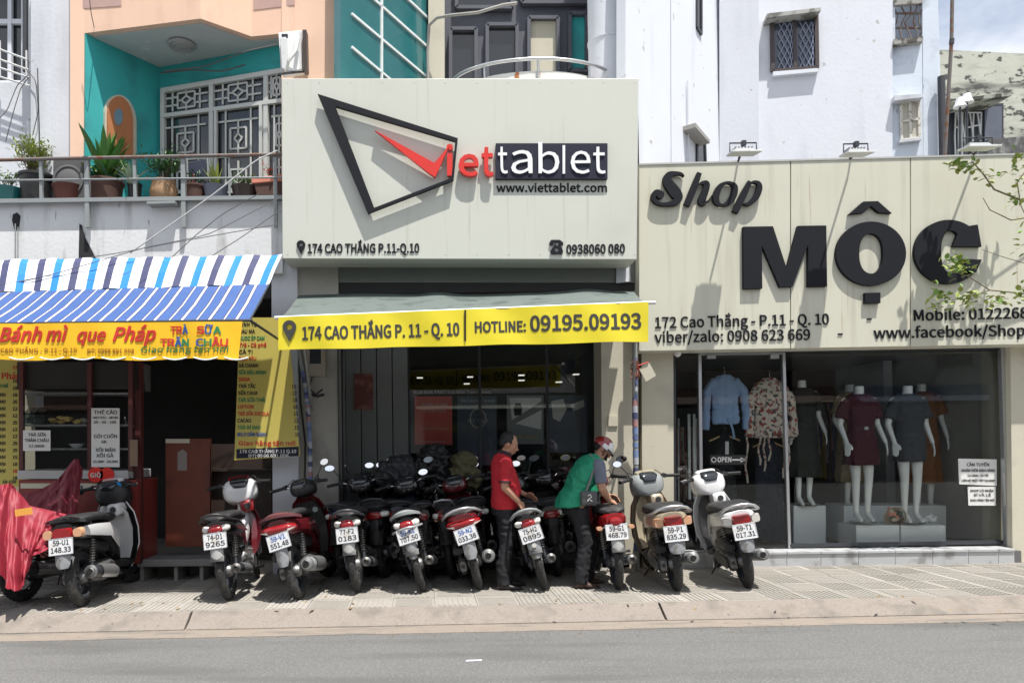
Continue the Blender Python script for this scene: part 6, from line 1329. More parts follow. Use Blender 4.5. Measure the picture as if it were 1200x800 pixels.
        part('leg_shield', MB().loft(rings), body, th, smooth=50)
        rings = []
        for z, hw, y in ((.32, .15, .885), (.45, .175, .93), (.62, .18, .955), (.78, .155, .945), (.88, .10, .925)):
            rings.append([Vector((hw * x, y - .065 * x * x - .028, z)) for x in (-1, -.6, 0, .6, 1)] + [Vector((hw * x, y - .065 * x * x + .0, z)) for x in (1, .6, 0, -.6, -1)])
        part('inner_panel', MB().loft(rings), sp.get('inner', BLKPL), th, smooth=50)
        part('floorboard', MB().loft([ringy(0, y, z, w, .035, 4) for y, z, w in ((.6, .30, .15), (.75, .27, .17), (.88, .28, .16), (.93, .31, .12))]), sp.get('floor', BLKPL), th, smooth=40)
        part('lock_cover', MB().lathe([(0, 0), (.03, 0), (.03, .012), (.012, .014), (0, .01)], (.09, .885, .78), (0, -1, 0), 16), METG, th, smooth=40)
        for s in (-1, 1): part('edge_trim', MB().tube([(s * .135, .865, .22), (s * .222, .915, .45), (s * .222, .935, .62), (s * .197, .925, .78), (s * .135, .90, .90)], .008, 6), sp.get('trim', side), th, smooth=60)
    M = bars(th, .93, 1.045, steer, mirrors=sp.get('mirrors', (1, 1)), w=sp.get('bw', .33), mcol=sp.get('mirc', BLKPL))
    cs = [(-.115, 0, -.05, .04, .03), (-.095, 0, -.03, .10, .07), (-.04, 0, -.015, .15, .088), (.04, 0, -.02, .14, .095), (.12, 0, -.03, .10, .08), (.17, 0, -.035, .05, .045)]
    if not sp.get('big'): part('handlebar_cover', MB().loft([ringy(cx, y, z, w, h, 2.6, 20) for y, cx, z, w, h in cs]).xf(M), sp.get('head', body), th, smooth=50)
    part('instrument_panel', MB().loft([ringy(0, -.118, .01, .07, .022, 3), ringy(0, -.085, .05, .10, .022, 3), ringy(0, -.03, .082, .09, .014, 3), ringy(0, .0, .09, .06, .008, 3)]).xf(M), PANED, th, smooth=50)
    part('headlight', MB().loft([ringy(0, .13, -.03, .085, .055, 2.6), ringy(0, .185, -.035, .06, .04, 2.6), ringy(0, .2, -.035, .02, .015, 2.6)]).xf(M), LENSW, th, smooth=50)
    if sp.get('big'):
        part('front_fairing', MB().loft([ringy(0, y, z, w, h, 2.6, 24) for y, z, w, h in ((-.11, -.09, .07, .05), (-.10, -.07, .135, .095), (-.05, -.045, .18, .125), (.03, -.05, .19, .145), (.11, -.09, .15, .13), (.17, -.12, .08, .07), (.185, -.125, .03, .03))]).xf(M), sp['big'], th, smooth=60)
        part('glove_box', MB().loft([ringy(.05, y, z, w, h, 4, 20) for y, z, w, h in ((-.13, -.22, .05, .045), (-.12, -.22, .07, .06), (-.04, -.2, .08, .07), (.02, -.2, .07, .06))]).xf(M), sp.get('visorc', sp['big']), th, smooth=50)
        part('ignition_recess', MB().lathe([(0, 0), (.03, 0), (.034, -.006), (.03, .012), (0, .012)], M @ Vector((.055, -.134, -.215)), (0, -1, .1), 18), BLKPL, th, smooth=50)
        part('instrument_hood', MB().loft([ringy(0, y, z, w, h, 3, 20) for y, z, w, h in ((-.035, .06, .10, .03), (.02, .085, .12, .032), (.09, .06, .10, .03), (.14, .02, .05, .02))]).xf(M), sp.get('visorc', sp['big']), th, smooth=50)
    for s in (-1, 1):
        part('switch_box', MB().loft([ringy(s * .2, -.07, .03, .022, .022), ringy(s * .2, -.02, .035, .025, .026), ringy(s * .2, .01, .035, .018, .018)]).xf(M), BLKPL, th, smooth=50)
        part('brake_cable', MB().tube([M @ Vector((s * .2, 0, .04)), M @ Vector((s * .16, .09, .10)), M @ Vector((s * .08, .13, .06)), M @ Vector((s * .04, .1, -.1))], .005, 5), BLKPL, th, smooth=60)
    if sp.get('stalks', False):
        for s in (-1, 1): part('front_indicator', MB().ball((s * .12, .10, -.03), (.035, .03, .022)).xf(M), LENSA, th, smooth=50)
    MF = Matrix.Translation((0, wb, r)) @ Matrix.Rotation(steer, 4, 'Z') @ Matrix.Translation((0, -wb, -r))
    for s in (-1, 1): part('fork_leg', MB().tube([(s * .06, .97, .72), (s * .06, 1.08, .5), (s * .058, wb, r)], [.016, .018, .022], 10).xf(MF), ALU if not sc_ else METD, th, smooth=50)
    ff = MB(); rings = []
    for k in range(12):
        a = R(15 + 135 * k / 11); rr = r + .03; c = Vector((0, wb + rr * math.cos(a), r + rr * math.sin(a))); nn = Vector((0, math.cos(a), math.sin(a))); hw = .055 * (1 if 0 < k < 11 else .6)
        rings.append([c + Vector((x * hw, 0, 0)) + nn * (.014 * (1 - x * x)) for x in (-1, -.6, 0, .6, 1)] + [c + Vector((x * hw * .96, 0, 0)) - nn * (.035 * abs(x) - .004) for x in (1, .6, 0, -.6, -1)])
    ff.loft(rings); part('front_fender', ff.xf(MF), accent, th, smooth=50)
    part('side_stand', MB().tube([(-.08, .60, .22), (-.19, .66, sp.get('standz', .05))], [.011, .009], 6), METD, th)
    th.rotation_euler = (0, R(lean), R(heading)); th.location = loc; th.scale = (1.03, 1.03, 1.03)
    if sp.get('bar'): part('rear_bar', MB().tube([(-W_ * 1.1, yt + .02, zt - .05), (-W_ * .6, yt - .06, zt - .025), (0, yt - .095, zt - .012), (W_ * .6, yt - .06, zt - .02), (W_ * 1.1, yt + .02, zt - .02)], .013, 8), SILVER, th, smooth=60)
    # hoses and small hardware that fill the gaps round the engine
    rr_ = random.Random(hash(label) % 9999 if False else len(label) * 7 + int(abs(loc[0]) * 100))
    for k in range(5):
        x = rr_.uniform(-.1, .1); part('hose', MB().tube([(x, .2 + .1 * k, .45 + rr_.uniform(-.05, .08)), (x + rr_.uniform(-.06, .06), .3 + .1 * k, .38 + rr_.uniform(-.06, .06)), (rr_.uniform(-.12, .12), .42 + .08 * k, .33 + rr_.uniform(-.08, .1))], .008, 6), BLKPL, th, smooth=60)
    for f in sp.get('extra', ()): f(th, M)
    return th

def bike_at(px, py, heading, lean, label, sp, **kw):
    g = PZ(px, py, 0.0); return motorbike((g.x, g.y, .002), heading, lean, label, sp, **kw)
def rack(th, M):   # luggage rack bars over the tail
    for x in (-.06, 0, .06): part('rack_bar', MB().tube([(x, -.26, .80), (x, .02, .82)], .007, 6), CHROME, th)
def helmet_on_seat(th, M):
    pass
def blue_sticker(th, M):
    part('blue_sticker', MB().loft([ringy(.05, -.06, .03, .085, .042, 3), ringy(.05, -.075, .03, .085, .042, 3)]).xf(M), pm('sky blue sticker', (.02, .25, .62), .3, coat=.5), th, smooth=40)
G = 'motorbikes parked in the front row'
bike_at(98, 710, 2, -6, 'black and white scooter with a blue sheet on its handlebar, beside the red tarp', dict(kind='scooter', body=BLKP, side=WHTPL, inner=WHTPL, p1='59-U1', p2='148.33', tail='square', amber=True, grab='plate', grabm=BLKP, flap=GREYFLAP, flapw=.07, steer=-8, trim=WHTPL, head=BLKPL, big=BLKPL, visorc=WHTPL, mcol=METD, rim=METD, bw=.3, extra=(blue_sticker,), mirrors=(0, 0)))
bike_at(270, 702, 2, -7, 'white and red motorbike, leftmost of the row in front of the pier', dict(kind='underbone', body=BLKP, side=WHTPL, accent=REDP, p1='74-D1', p2='9265', tail='wave', grab='loop', grabm=BLKPL, head=WHTPL, big=WHTPL, visorc=REDP, shieldc=DREDP, wire=False, steer=12, mirrors=(0, 0), flap=pm('pale flap', (.36, .36, .35), .5), flapz=.41, bw=.31))
bike_at(353, 701, -4, -12, 'big red scooter with a wide red tail light, second from left in the row', dict(kind='scooter', body=DREDP, side=DREDP, p1='59-V1', p2='551.48', pblue=True, tail='wide', grab='plate', grabm=pm('dull red plastic', (.13, .04, .045), .5), flap=GREYFLAP, flapw=.06, flapz=.36, head=BLKPL, steer=-14, mirrors=(0, 1), mr=.068, mcol=METG, prot=-6))
bike_at(421, 693, -2, -7, 'black motorbike with a round red tail lamp and pale mudflap, third in the row', dict(kind='underbone', body=BLKP, side=BLKP, accent=BLKP, p1='77-F2', p2='0183', tail='wave', grab='loop', grabm=METD, steer=6, mirrors=(1, 0), flap=pm('pale flap', (.36, .36, .35), .5), rim=ALU, flapz=.41))
bike_at(497, 692, -1, -13, 'dark motorbike with silver grab bar, fourth in the row before the red poster', dict(kind='underbone', body=BLKP, side=BLUEP, accent=BLKP, p1='59-K1', p2='707.50', pblue=True, tail='wave', grab='plate', grabm=METG, bar=True, tailm=1, steer=8, mirrors=(0, 1), flap=GREYFLAP, flapw=.055, flapz=.37, prot=-4))
bike_at(562, 690, 0, -13, 'dark red scooter with silver loop rail just left of the man in red', dict(kind='scooter', body=DREDP, side=DREDP, accent=DREDP, p1='59-N2', p2='033.38', pblue=True, tail='wide', grab='loop', grabm=SILVER, steer=8, mirrors=(1, 0), flap=GREYFLAP, flapw=.065, flapz=.36, prot=-6, mr=.066, mcol=METG))
bike_at(638, 690, -2, -14, 'black motorbike with white reflector on its mudflap, between the two people', dict(kind='underbone', body=BLKP, side=BLKP, accent=DREDP, p1='75-H2', p2='0895', tail='wave', grab='loop', grabm=METG, steer=5, mirrors=(0, 1), flap=GREYFLAP, flapw=.066, flapz=.36, reflector=True, rim=METG, prot=-4))
bike_at(724, 690, -3, -4, 'red and black motorbike held by the person in the green vest', dict(kind='underbone', body=REDP, side=BLKP, accent=REDP, p1='59-G1', p2='468.79', tail='round', grab='none', steer=-10, mirrors=(0, 1), flap=pm('pale flap', (.36, .36, .35), .5), flapz=.42, head=REDP, stalks=True))
bike_at(793, 692, -5, -6, 'champagne coloured scooter with chrome rail, second from right in the row', dict(kind='scooter', body=BEIGEP, side=BEIGEP, p1='59-P1', p2='835.29', tail='square', amber=True, grab='loop', grabm=ALU, steer=14, mirrors=(1, 0), flap=GREYFLAP, flapw=.08, flapz=.41, head=METG, big=METG, visorc=BEIGEP, inner=BEIGEP, trim=DREDP, mr=.06, mcol=METG, cover=METD))
bike_at(876, 688, -7, -9, 'white scooter with silver rail and red lamp, rightmost of the row by the shop step', dict(kind='scooter', body=WHTPL, side=WHTPL, accent=WHTPL, p1='59-T1', p2='017.31', tail='square', grab='loop', grabm=ALU, steer=12, mirrors=(0, 0), flap=GREYFLAP, flapw=.07, flapz=.40, head=WHTPL, big=WHTPL, inner=BLKPL, trim=WHTPL, mr=.06, mcol=METG))
G2 = 'motorbikes crowded in the shade behind the front row'
def back_bike(px, Y, heading, label, **sp):
    q = P(px, 560, Y); d = dict(kind='underbone', body=BLKP, side=BLKP, p1='', p2='', steer=10, noplate=True, flap=BLKPL, grabm=METD, rim=METD, shield=METD, mcol=METD); d.update(sp); motorbike((q.x, q.y, .002), heading, -6, label, d, group=G2)  # parts darkened and plates left off so the colours carry the shade
back_bike(408, 8.5, -14, 'dark blue motorbike in the shade behind the third bike of the front row', body=BLUEP, mirrors=(1, 1))
back_bike(452, 8.55, -10, 'black scooter in the shade left of the red poster', kind='scooter', grab='tall', mirrors=(1, 0))
back_bike(500, 8.5, 6, 'black motorbike with bulky load in the shade under the red poster', mirrors=(0, 1), tail='round')
back_bike(530, 8.42, -6, 'dark red motorbike with tall silver grab hoop left of the man in red', body=DREDP, grab='tall', grabm=SILVER, mirrors=(1, 1))
back_bike(618, 8.55, 8, 'black motorbike in the shade just behind the man in red', mirrors=(1, 1), side=DREDP)
back_bike(652, 8.5, -5, 'black scooter with yellow backed mirrors behind the green vest', kind='scooter', mirrors=(1, 1), mirc=pm('yellow shell', (.6, .5, .1), .4))

back_bike(432, 8.62, -16, 'black motorbike deep in the shade beside the grey shutter wall', grab='none', mirrors=(0, 1), steer=-15)
back_bike(476, 8.66, -4, 'dark blue scooter deep in the shade under the red poster', kind='scooter', body=BLUEP, big=BLUEP, mirrors=(1, 1), steer=18)
back_bike(560, 8.66, 4, 'black scooter with tall black fairing behind the man in red', kind='scooter', big=BLKP, grab='tall', mirrors=(1, 0), steer=-12)
for px, py, sx, sy, sz, mt, lb in ((470, 551, .26, .22, .16, pm('grey raincoat', (.035, .037, .042), .5), 'dark grey raincoat bundled over a motorbike in the shade'), (508, 541, .2, .2, .2, pm('black rain cover', (.012, .013, .015), .45), 'black cover heaped highest over the shaded motorbikes'), (543, 548, .17, .2, .17, pm('khaki jacket', (.11, .10, .05), .8), 'khaki jacket bundled on a motorbike left of the man in red')):
    q = P(px, py, 9.0); m = MB(); m.ball(q, (sx, sy, sz), 20, 12); m.ball(q + Vector((sx * .5, -.05, -sz * .7)), (sx * .6, sy * .7, sz * .8), 16, 10); m.ball(q + Vector((-sx * .5, 0, -sz * .5)), (sx * .6, sy * .8, sz * .8), 16, 10)
    blob('bundled_cloth', m, mt, None, .02, 2, wr=.05, loc=tuple(q), label=lb, category='cloth')
# bike under the red tarp, and the tarp
tb = motorbike(tuple(PZ(28, 704, .0)), -14, -5, 'dark motorbike hidden under the red tarp at the far left', dict(kind='scooter', body=BLKP, p1='59-C3', p2='611.08', mirrors=(0, 0), tail='round', grab='loop'), group=None)
def drape(name, label, ridge, hem, mt, folds, amp, seed, loc):
    """cloth hanging from a ridge line to a hem line; folds grow towards the hem"""
    rnd = random.Random(seed); m = MB(); n = 120; rows = 22; vs = []
    def samp(pl, t):
        f = t * (len(pl) - 1); i = min(int(f), len(pl) - 2); f -= i; return Vector(pl[i]).lerp(Vector(pl[i + 1]), f)
    ph = [rnd.uniform(0, 6.28) for _ in range(4)]
    for s in (0, .004):
        for j in range(rows + 1):
            v = j / rows
            for i in range(n + 1):
                u = i / n; a = samp(ridge, u); b = samp(hem, u); p = a.lerp(b, v); d = (b - a); out_ = Vector((0, -1, 0))
                bulge = math.sin(v * math.pi * .55) * .1
                f = amp * (v ** .8) * (math.sin(u * folds * 6.28 + ph[0] + v * 1.2) + .5 * math.sin(u * folds * 2.3 * 6.28 + ph[1] - v * 2) + .35 * math.sin(u * folds * .5 * 6.28 + ph[2]))
                r1 = 1 - abs(noise.noise((u * 7 + v * 2.5, v * 5 - u * 3, seed * 3.1))) * 3; r2 = 1 - abs(noise.noise((u * 17 - v * 5, v * 10 + u * 6, seed * 1.7))) * 3
                f += .028 * r1 + .008 * r2 + .01 * noise.noise((u * 40, v * 25, seed))
                vs.append(p + out_ * (f + bulge + s) + Vector((.3 * f, 0, .02 * noise.noise((u * 30, seed, 2)) * v)))
    K = (n + 1) * (rows + 1); fs = []
    ix = lambda i, j, s: s * K + j * (n + 1) + i
    for j in range(rows):
        for i in range(n): fs += [(ix(i, j, 0), ix(i, j+1, 0), ix(i+1, j+1, 0), ix(i+1, j, 0)), (ix(i, j, 1), ix(i+1, j, 1), ix(i+1, j+1, 1), ix(i, j+1, 1))]
    for i in range(n): fs += [(ix(i, 0, 0), ix(i+1, 0, 0), ix(i+1, 0, 1), ix(i, 0, 1)), (ix(i, rows, 0), ix(i, rows, 1), ix(i+1, rows, 1), ix(i+1, rows, 0))]
    for j in range(rows): fs += [(ix(0, j, 0), ix(0, j, 1), ix(0, j+1, 1), ix(0, j+1, 0)), (ix(n, j, 0), ix(n, j+1, 0), ix(n, j+1, 1), ix(n, j, 1))]
    m.add(vs, fs); o = part(name, m, mt, loc=loc, smooth=70); tag(o, label, 'tarp'); return o
A_ = lambda x, y, Y: P(x, y, Y)
tp = drape('red_tarp', 'bright red tarp draped in folds over the motorbike at the far left', [A_(-70, 590, 7.1), A_(-30, 575, 7.15), A_(6, 567, 7.2), A_(14, 566, 7.25), A_(36, 592, 7.3), A_(60, 598, 7.35), A_(78, 602, 7.4)],
    [A_(-80, 690, 6.75), A_(-40, 688, 6.75), A_(-12, 664, 6.8), A_(2, 655, 6.85), A_(14, 684, 6.8), A_(28, 690, 6.82), A_(38, 680, 6.9), A_(44, 650, 7.0), A_(62, 642, 7.0)], TARPR, 5, .055, 3, tuple(A_(10, 690, 6.8)))
part('yellow_patch', pp([(17, 597), (37, 594), (38, 602), (18, 605)], 6.86, .006), pm('orange patch', (.75, .35, .06), .6), tp)
tp2 = drape('red_tarp', 'shade-toned red tarp part in shade rising to a peak behind the bright red one', [A_(20, 580, 7.8), A_(45, 575, 7.8), A_(70, 560, 7.8), A_(86, 538, 7.8), A_(92, 537, 7.8), A_(97, 550, 7.8)],
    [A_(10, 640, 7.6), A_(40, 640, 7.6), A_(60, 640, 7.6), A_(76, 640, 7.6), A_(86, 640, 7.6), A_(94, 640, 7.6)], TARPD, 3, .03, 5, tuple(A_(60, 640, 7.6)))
# ================================================================== FIGURES (own space: x right, y forward, z up, origin between the feet)
def ring3(c, hw, hd, tilt=0, n=24, pw=2.3):
    M = Matrix.Rotation(tilt, 3, 'X'); return [Vector(c) + M @ p for p in sup((0, 0, 0), hw, hd, 'xy', n, pw)]
def torso(mb, st, grow=0.0, n=24):
    """st: (y, z, half width, half depth, tilt)"""
    mb.loft([ring3((0, y, z), hw + grow, hd + grow, R(t), n) for y, z, hw, hd, t in st])
def chain(mb, pts, rad, n=12, ends=True):
    for i in range(len(pts) - 1):
        mb.tube([pts[i], pts[i+1]], [rad[i], rad[i+1]], n)
    for i, (p, r) in enumerate(zip(pts, rad)):
        if ends or 0 < i < len(pts) - 1: mb.ball(p, r * .995, 12, 8)
def hand(mb, wrist, d, thumb, s=1.0, curl=.5):
    d = Vector(d).normalized(); t = Vector(thumb); t = (t - d * t.dot(d)).normalized(); nrm = d.cross(t).normalized(); w = Vector(wrist)
    c = w + d * .045 * s
    for k in range(4):
        a = w + d * .01 * s + t * (.012 * (1.5 - k)) * s; b = w + d * (.082 - .004 * abs(1.2 - k)) * s + t * (.0185 * (1.5 - k)) * s; chain(mb, [a, b], [.014 * s, .0115 * s], 8)
        ln = (.030, .033, .031, .025)[k] * s; q = b; dd = d.copy(); sg = nrm if k >= 0 else nrm
        pts = [q]
        for j in range(3): dd = (dd + nrm * curl * (.5 + .35 * j)).normalized(); q = q + dd * ln * (1, .8, .65)[j]; pts.append(q)
        chain(mb, pts, [.0098 * s, .0092 * s, .0085 * s, .0078 * s], 8)
    a = w + d * .022 * s + t * .022 * s; b = a + (t * .9 + d * .7).normalized() * .034 * s; e = b + (t * .35 + d * 1 + nrm * curl * .5).normalized() * .028 * s; f = e + (d + nrm * curl * .6).normalized() * .022 * s
    chain(mb, [a, b, e, f], [.014 * s, .012 * s, .0105 * s, .009 * s], 8)
def head(th, mb, c, pitch, yaw=0, hair=True, face=True):
    """adds skull, jaw, nose, ears to the body mesh and returns the head matrix"""
    M = Matrix.Translation(c) @ Matrix.Rotation(R(yaw), 4, 'Z') @ Matrix.Rotation(R(-pitch), 4, 'X')
    h = MB(); h.ball((0, -.012, .02), (.074, .092, .092), 20, 14); h.ball((0, .035, -.03), (.057, .058, .072), 18, 12); h.ball((0, .055, -.085), (.03, .032, .026), 12, 8); h.ball((0, .072, .015), (.05, .022, .03), 14, 8)
    h.tube([(0, .088, .008), (0, .103, -.018), (0, .112, -.034)], [.008, .011, .014], 10); h.ball((0, .104, -.036), (.016, .013, .010)); h.ball((0, .094, -.062), (.024, .012, .007)); h.ball((0, .092, -.073), (.02, .011, .007))
    for s in (-1, 1): h.ball((s * .074, -.008, -.012), (.010, .018, .031)); h.ball((s * .04, .06, -.02), (.02, .02, .018))
    h.xf(M); mb.ext(h)
    if face:
        for s in (-1, 1):
            e = part('eye', MB().ball((s * .028, .086, .004), (.013, .008, .008), 12, 8).xf(M), pm('eye white', (.5, .48, .45), .3), th, smooth=60); part('iris', MB().ball((s * .028, .0925, .004), (.0055, .003, .0055), 10, 6).xf(M), HAIR, e, smooth=60)
            part('eyebrow', MB().tube([M @ Vector((s * .012, .096, .022)), M @ Vector((s * .03, .094, .027)), M @ Vector((s * .046, .082, .022))], .0035, 6), HAIR, th)
        part('mouth', MB().tube([M @ Vector((-.022, .097, -.068)), M @ Vector((0, .106, -.067)), M @ Vector((.022, .097, -.068))], .003, 6), pm('lip', (.3, .1, .08), .5), th, smooth=60)
    if hair:
        hm = MB(); hm.ball((0, -.032, .036), (.079, .086, .084), 20, 14); hm.ball((0, -.058, -.005), (.070, .05, .060), 18, 12)
        for s in (-1, 1): hm.ball((s * .066, -.01, .015), (.014, .035, .03))
        blob('hair', hm.xf(M), HAIR, th, .006, 1, wr=.004)
    return M
def shoes(th, feet, mt, d=(0, 1, 0)):
    for (x, y), dr in feet:
        dr = Vector(dr).normalized(); m = MB(); rings = []
        for t, w, h in ((-.08, .028, .03), (-.06, .036, .045), (.0, .038, .05), (.06, .042, .035), (.12, .046, .026), (.17, .038, .02), (.19, .02, .012)):
            c = Vector((x, y, h)) + dr * t; u = Vector((dr.y, -dr.x, 0)); rings.append([c + u * (w * math.cos(a)) + Vector((0, 0, h * math.sin(a))) for a in [2 * math.pi * k / 14 for k in range(14)]])
        m.loft(rings); part('shoe', m, mt, th, smooth=60)

# ---- man in red, standing between the bikes, seen from his right side
g = PZ(592, 689, 0); mr = thing('person', 'man in a red polo shirt and black trousers standing between the motorbikes', 'person', (0, 0, 0), local=True)
st = [(-.005, .84, .155, .10, 0), (.0, .92, .165, .125, 0), (.02, 1.02, .155, .135, 0), (.02, 1.12, .16, .13, -4), (.0, 1.24, .175, .115, -8), (-.01, 1.34, .175, .095, -12), (-.005, 1.395, .11, .07, -14), (.01, 1.42, .06, .055, -14)]
b = MB(); torso(b, st)
SR, ER, WR = (.185, -.015, 1.345), (.225, -.03, 1.08), (.20, .12, .93); SL, EL, WL = (-.185, .0, 1.345), (-.225, .06, 1.09), (-.16, .26, .98)
chain(b, [SR, ER, WR], [.05, .04, .028]); chain(b, [SL, EL, WL], [.05, .04, .028])
hand(b, WR, (-.05, .55, -.85), (-.5, .5, .2), .95, -.5); hand(b, WL, (.1, .9, -.3), (.6, .1, .5), 1.0, .45)
for s, fy in ((-1, .05), (1, -.03)): chain(b, [(s * .09, 0, .86), (s * .095, .02 + fy * .5, .47), (s * .1, fy - .01, .09)], [.085, .055, .04])
b.tube([(0, .005, 1.36), (0, .04, 1.47)], [.062, .052], 14)
head(mr, b, (0, .065, 1.535), 24, -6)
blob('body', b, SKIN, mr, .0068, 2)
c = MB(); torso(c, [(.0, .845, .178, .128, 0), (.01, .92, .182, .142, 0), (.028, 1.02, .172, .152, 0), (.025, 1.12, .175, .146, -4), (.0, 1.24, .19, .13, -8), (-.01, 1.34, .19, .11, -12), (-.005, 1.395, .125, .085, -14), (.005, 1.42, .08, .07, -14)], 0, 32)
for S_, E_ in ((SR, ER), (SL, EL)):
    S_, E_ = Vector(S_), Vector(E_); c.tube([S_ + (S_ - E_) * -.0, S_.lerp(E_, .45), S_.lerp(E_, .8)], [.066, .064, .062], 16); c.ball(S_, .066)
for k in range(9): a = R(-70 + 18 * k); c.tube([(.17 * math.cos(a), .02 - .11 * math.sin(a), .90 + .012 * k), (.15 * math.cos(a + .3), .02 - .13 * math.sin(a + .3), 1.05 + .02 * (k % 3))], [.008, .004], 6)
blob('polo_shirt', c, REDSH, mr, .009, 3, wr=.007)
m = MB(); M_ = Matrix.Translation((0, .012, 1.425)) @ Matrix.Rotation(R(-18), 4, 'X'); m.lathe([(.072, -.02), (.084, -.01), (.078, .02), (.066, .03), (.06, .02), (.066, -.02)], (0, 0, 0), (0, 0, 1), 24, cap=False); part('collar', m.xf(M_), pm('dark collar', (.03, .01, .015), .8), mr, smooth=60)
for S_, E_ in ((SR, ER), (SL, EL)): S_, E_ = Vector(S_), Vector(E_); d = (E_ - S_); part('cuff', MB().lathe([(.0585, -.010), (.066, -.008), (.066, .008), (.0585, .010)], S_ + d * .79, d, 20, cap=False), pm('dark collar', (.03, .01, .015)), mr, smooth=60)
m = MB(); m.box((.247, -.045, 1.16), (.25, -.02, 1.168)); m.box((.247, -.03, 1.172), (.25, -.012, 1.18)); m.box((.247, -.05, 1.178), (.25, -.04, 1.19)); part('sleeve_print', m, PAPER, mr)
t = MB(); torso(t, [(.0, .78, .15, .12, 0), (.0, .84, .165, .125, 0), (.005, .90, .168, .13, 0)], 0.004)
for s, fy in ((-1, .05), (1, -.03)): t.tube([(s * .085, 0, .84), (s * .092, .01 + fy * .3, .62), (s * .095, .02 + fy * .5, .46), (s * .1, fy - .01, .25), (s * .1, fy - .005, .045)], [.095, .078, .072, .068, .070], 18)
blob('trousers', t, BLKCL, mr, .011, 3, wr=.008)
shoes(mr, [((-.1, .05), (-.1, 1, 0)), ((.1, -.03), (.12, 1, 0))], pm('dark shoe leather', (.03, .022, .02), .4))
mr.location = (g.x, g.y, 0); mr.rotation_euler = (0, 0, R(-84)); mr.scale = (.985, .985, .985)

# ---- person in the green vest, leaning over the next bike
g = PZ(684, 687, 0); pd = thing('person', 'person in green vest and red white helmet leaning over a motorbike', 'person', (0, 0, 0), local=True)
st = [(-.08, .84, .155, .115, 0), (-.075, .93, .16, .12, -6), (-.045, 1.03, .155, .115, -16), (.0, 1.14, .165, .115, -24), (.06, 1.24, .18, .11, -32), (.12, 1.31, .175, .09, -38), (.165, 1.345, .11, .07, -42), (.185, 1.365, .06, .055, -42)]
b = MB(); torso(b, st)
SR, ER, WR = (.185, .115, 1.295), (.235, .13, 1.05), (.19, .225, .925); SL, EL, WL = (-.185, .125, 1.295), (-.225, .24, 1.08), (-.16, .37, .95)
chain(b, [SR, ER, WR], [.05, .042, .03]); chain(b, [SL, EL, WL], [.05, .042, .03])
hand(b, WR, (-.15, .85, -.35), (-.7, .3, .2), 1.02, -.75); hand(b, WL, (.1, .9, -.3), (.7, .2, .3), 1.0, .75)
LG = ((-1, .10, .16), (1, -.06, .0))
for s, fy, ky in LG: chain(b, [(s * .09, -.08, .86), (s * .1, ky, .47), (s * .105, fy - .02, .09)], [.088, .058, .042])
b.tube([(0, .16, 1.31), (0, .225, 1.415)], [.064, .054], 14)
MH = head(pd, b, (0, .25, 1.47), 40, -12, hair=True)
blob('body', b, SKIN, pd, .0068, 2)
def wide(f): return [(y, z, hw + f, hd + f, t_) for y, z, hw, hd, t_ in st]
c = MB(); torso(c, [(-.135, .87, .20, .165, 6), (-.10, .96, .19, .16, -2)] + [(y, z, hw + .025, hd + .025, t_) for y, z, hw, hd, t_ in st[2:]], 0, 32)
for k in range(10): a = R(-100 + 24 * k); c.tube([(.17 * math.cos(a), -.09 - .13 * math.sin(a), .92), (.16 * math.cos(a + .25), -.03 - .13 * math.sin(a + .25), 1.1)], [.012, .004], 6)
blob('vest', c, GREENV, pd, .009, 3, wr=.011)
for E0, S0 in ((ER, SR), (EL, SL)): m = MB(); S_, E_ = Vector(S0), Vector(E0); m.tube([S_ + (S_ - E_) * .05, S_.lerp(E_, .4), S_.lerp(E_, .78)], [.072, .067, .064], 16); m.ball(S_, .069); blob('shirt_sleeve', m, GREYCL, pd, .009, 3)
m = MB(); pts = [(.20, .02, 1.06), (.205, .07, 1.10), (.212, .09, 1.03), (.205, .04, .98), (.20, -.01, .97)]; m.prism(pts, (.02, 0, 0)); part('light_panel', m, GREENL, pd, smooth=40, bev=.006)
m = MB(); m.tube([(.205, -.04, 1.02), (.208, .0, 1.12), (.2, .05, 1.24), (.15, .09, 1.34), (.05, .08, 1.40)], .011, 8, flat=1.8); part('shoulder_strap', m, pm('grey strap', (.2, .2, .2), .7), pd, smooth=60)
m = MB(); m.loft([sup((.215, y, .955), .035, .075, 'xz', 18, 3.5) for y in (-.10, -.09, .06, .07)]); part('waist_bag', m, pm('grey bag cloth', (.085, .088, .09), .7, var=.15, bump=.3), pd, smooth=40, bev=.008)
m = MB(); m.tube([(.253, -.04, .985), (.253, -.01, .995), (.253, .0, .97), (.253, -.03, .95), (.253, .005, .925)], .007, 6); m.tube([(.253, -.03, .95), (.253, -.045, .93)], .006, 6); part('bag_mark', m, PAPER, pd, smooth=60)
t = MB(); torso(t, [(-.08, .78, .15, .125, 0), (-.082, .84, .165, .135, 0), (-.08, .93, .168, .135, -4)], .004)
for s, fy, ky in LG: t.tube([(s * .085, -.08, .84), (s * .095, (ky - .08) / 2, .64), (s * .1, ky - .01, .46), (s * .105, (ky + fy) / 2 - .02, .26), (s * .105, fy - .015, .05)], [.10, .085, .078, .072, .072], 18)
blob('trousers', t, BLKCL, pd, .011, 3, wr=.008)
shoes(pd, [((-.105, .10), (-.1, 1, 0)), ((.105, -.06), (.15, 1, 0))], pm('brown shoe leather', (.06, .035, .025), .5))
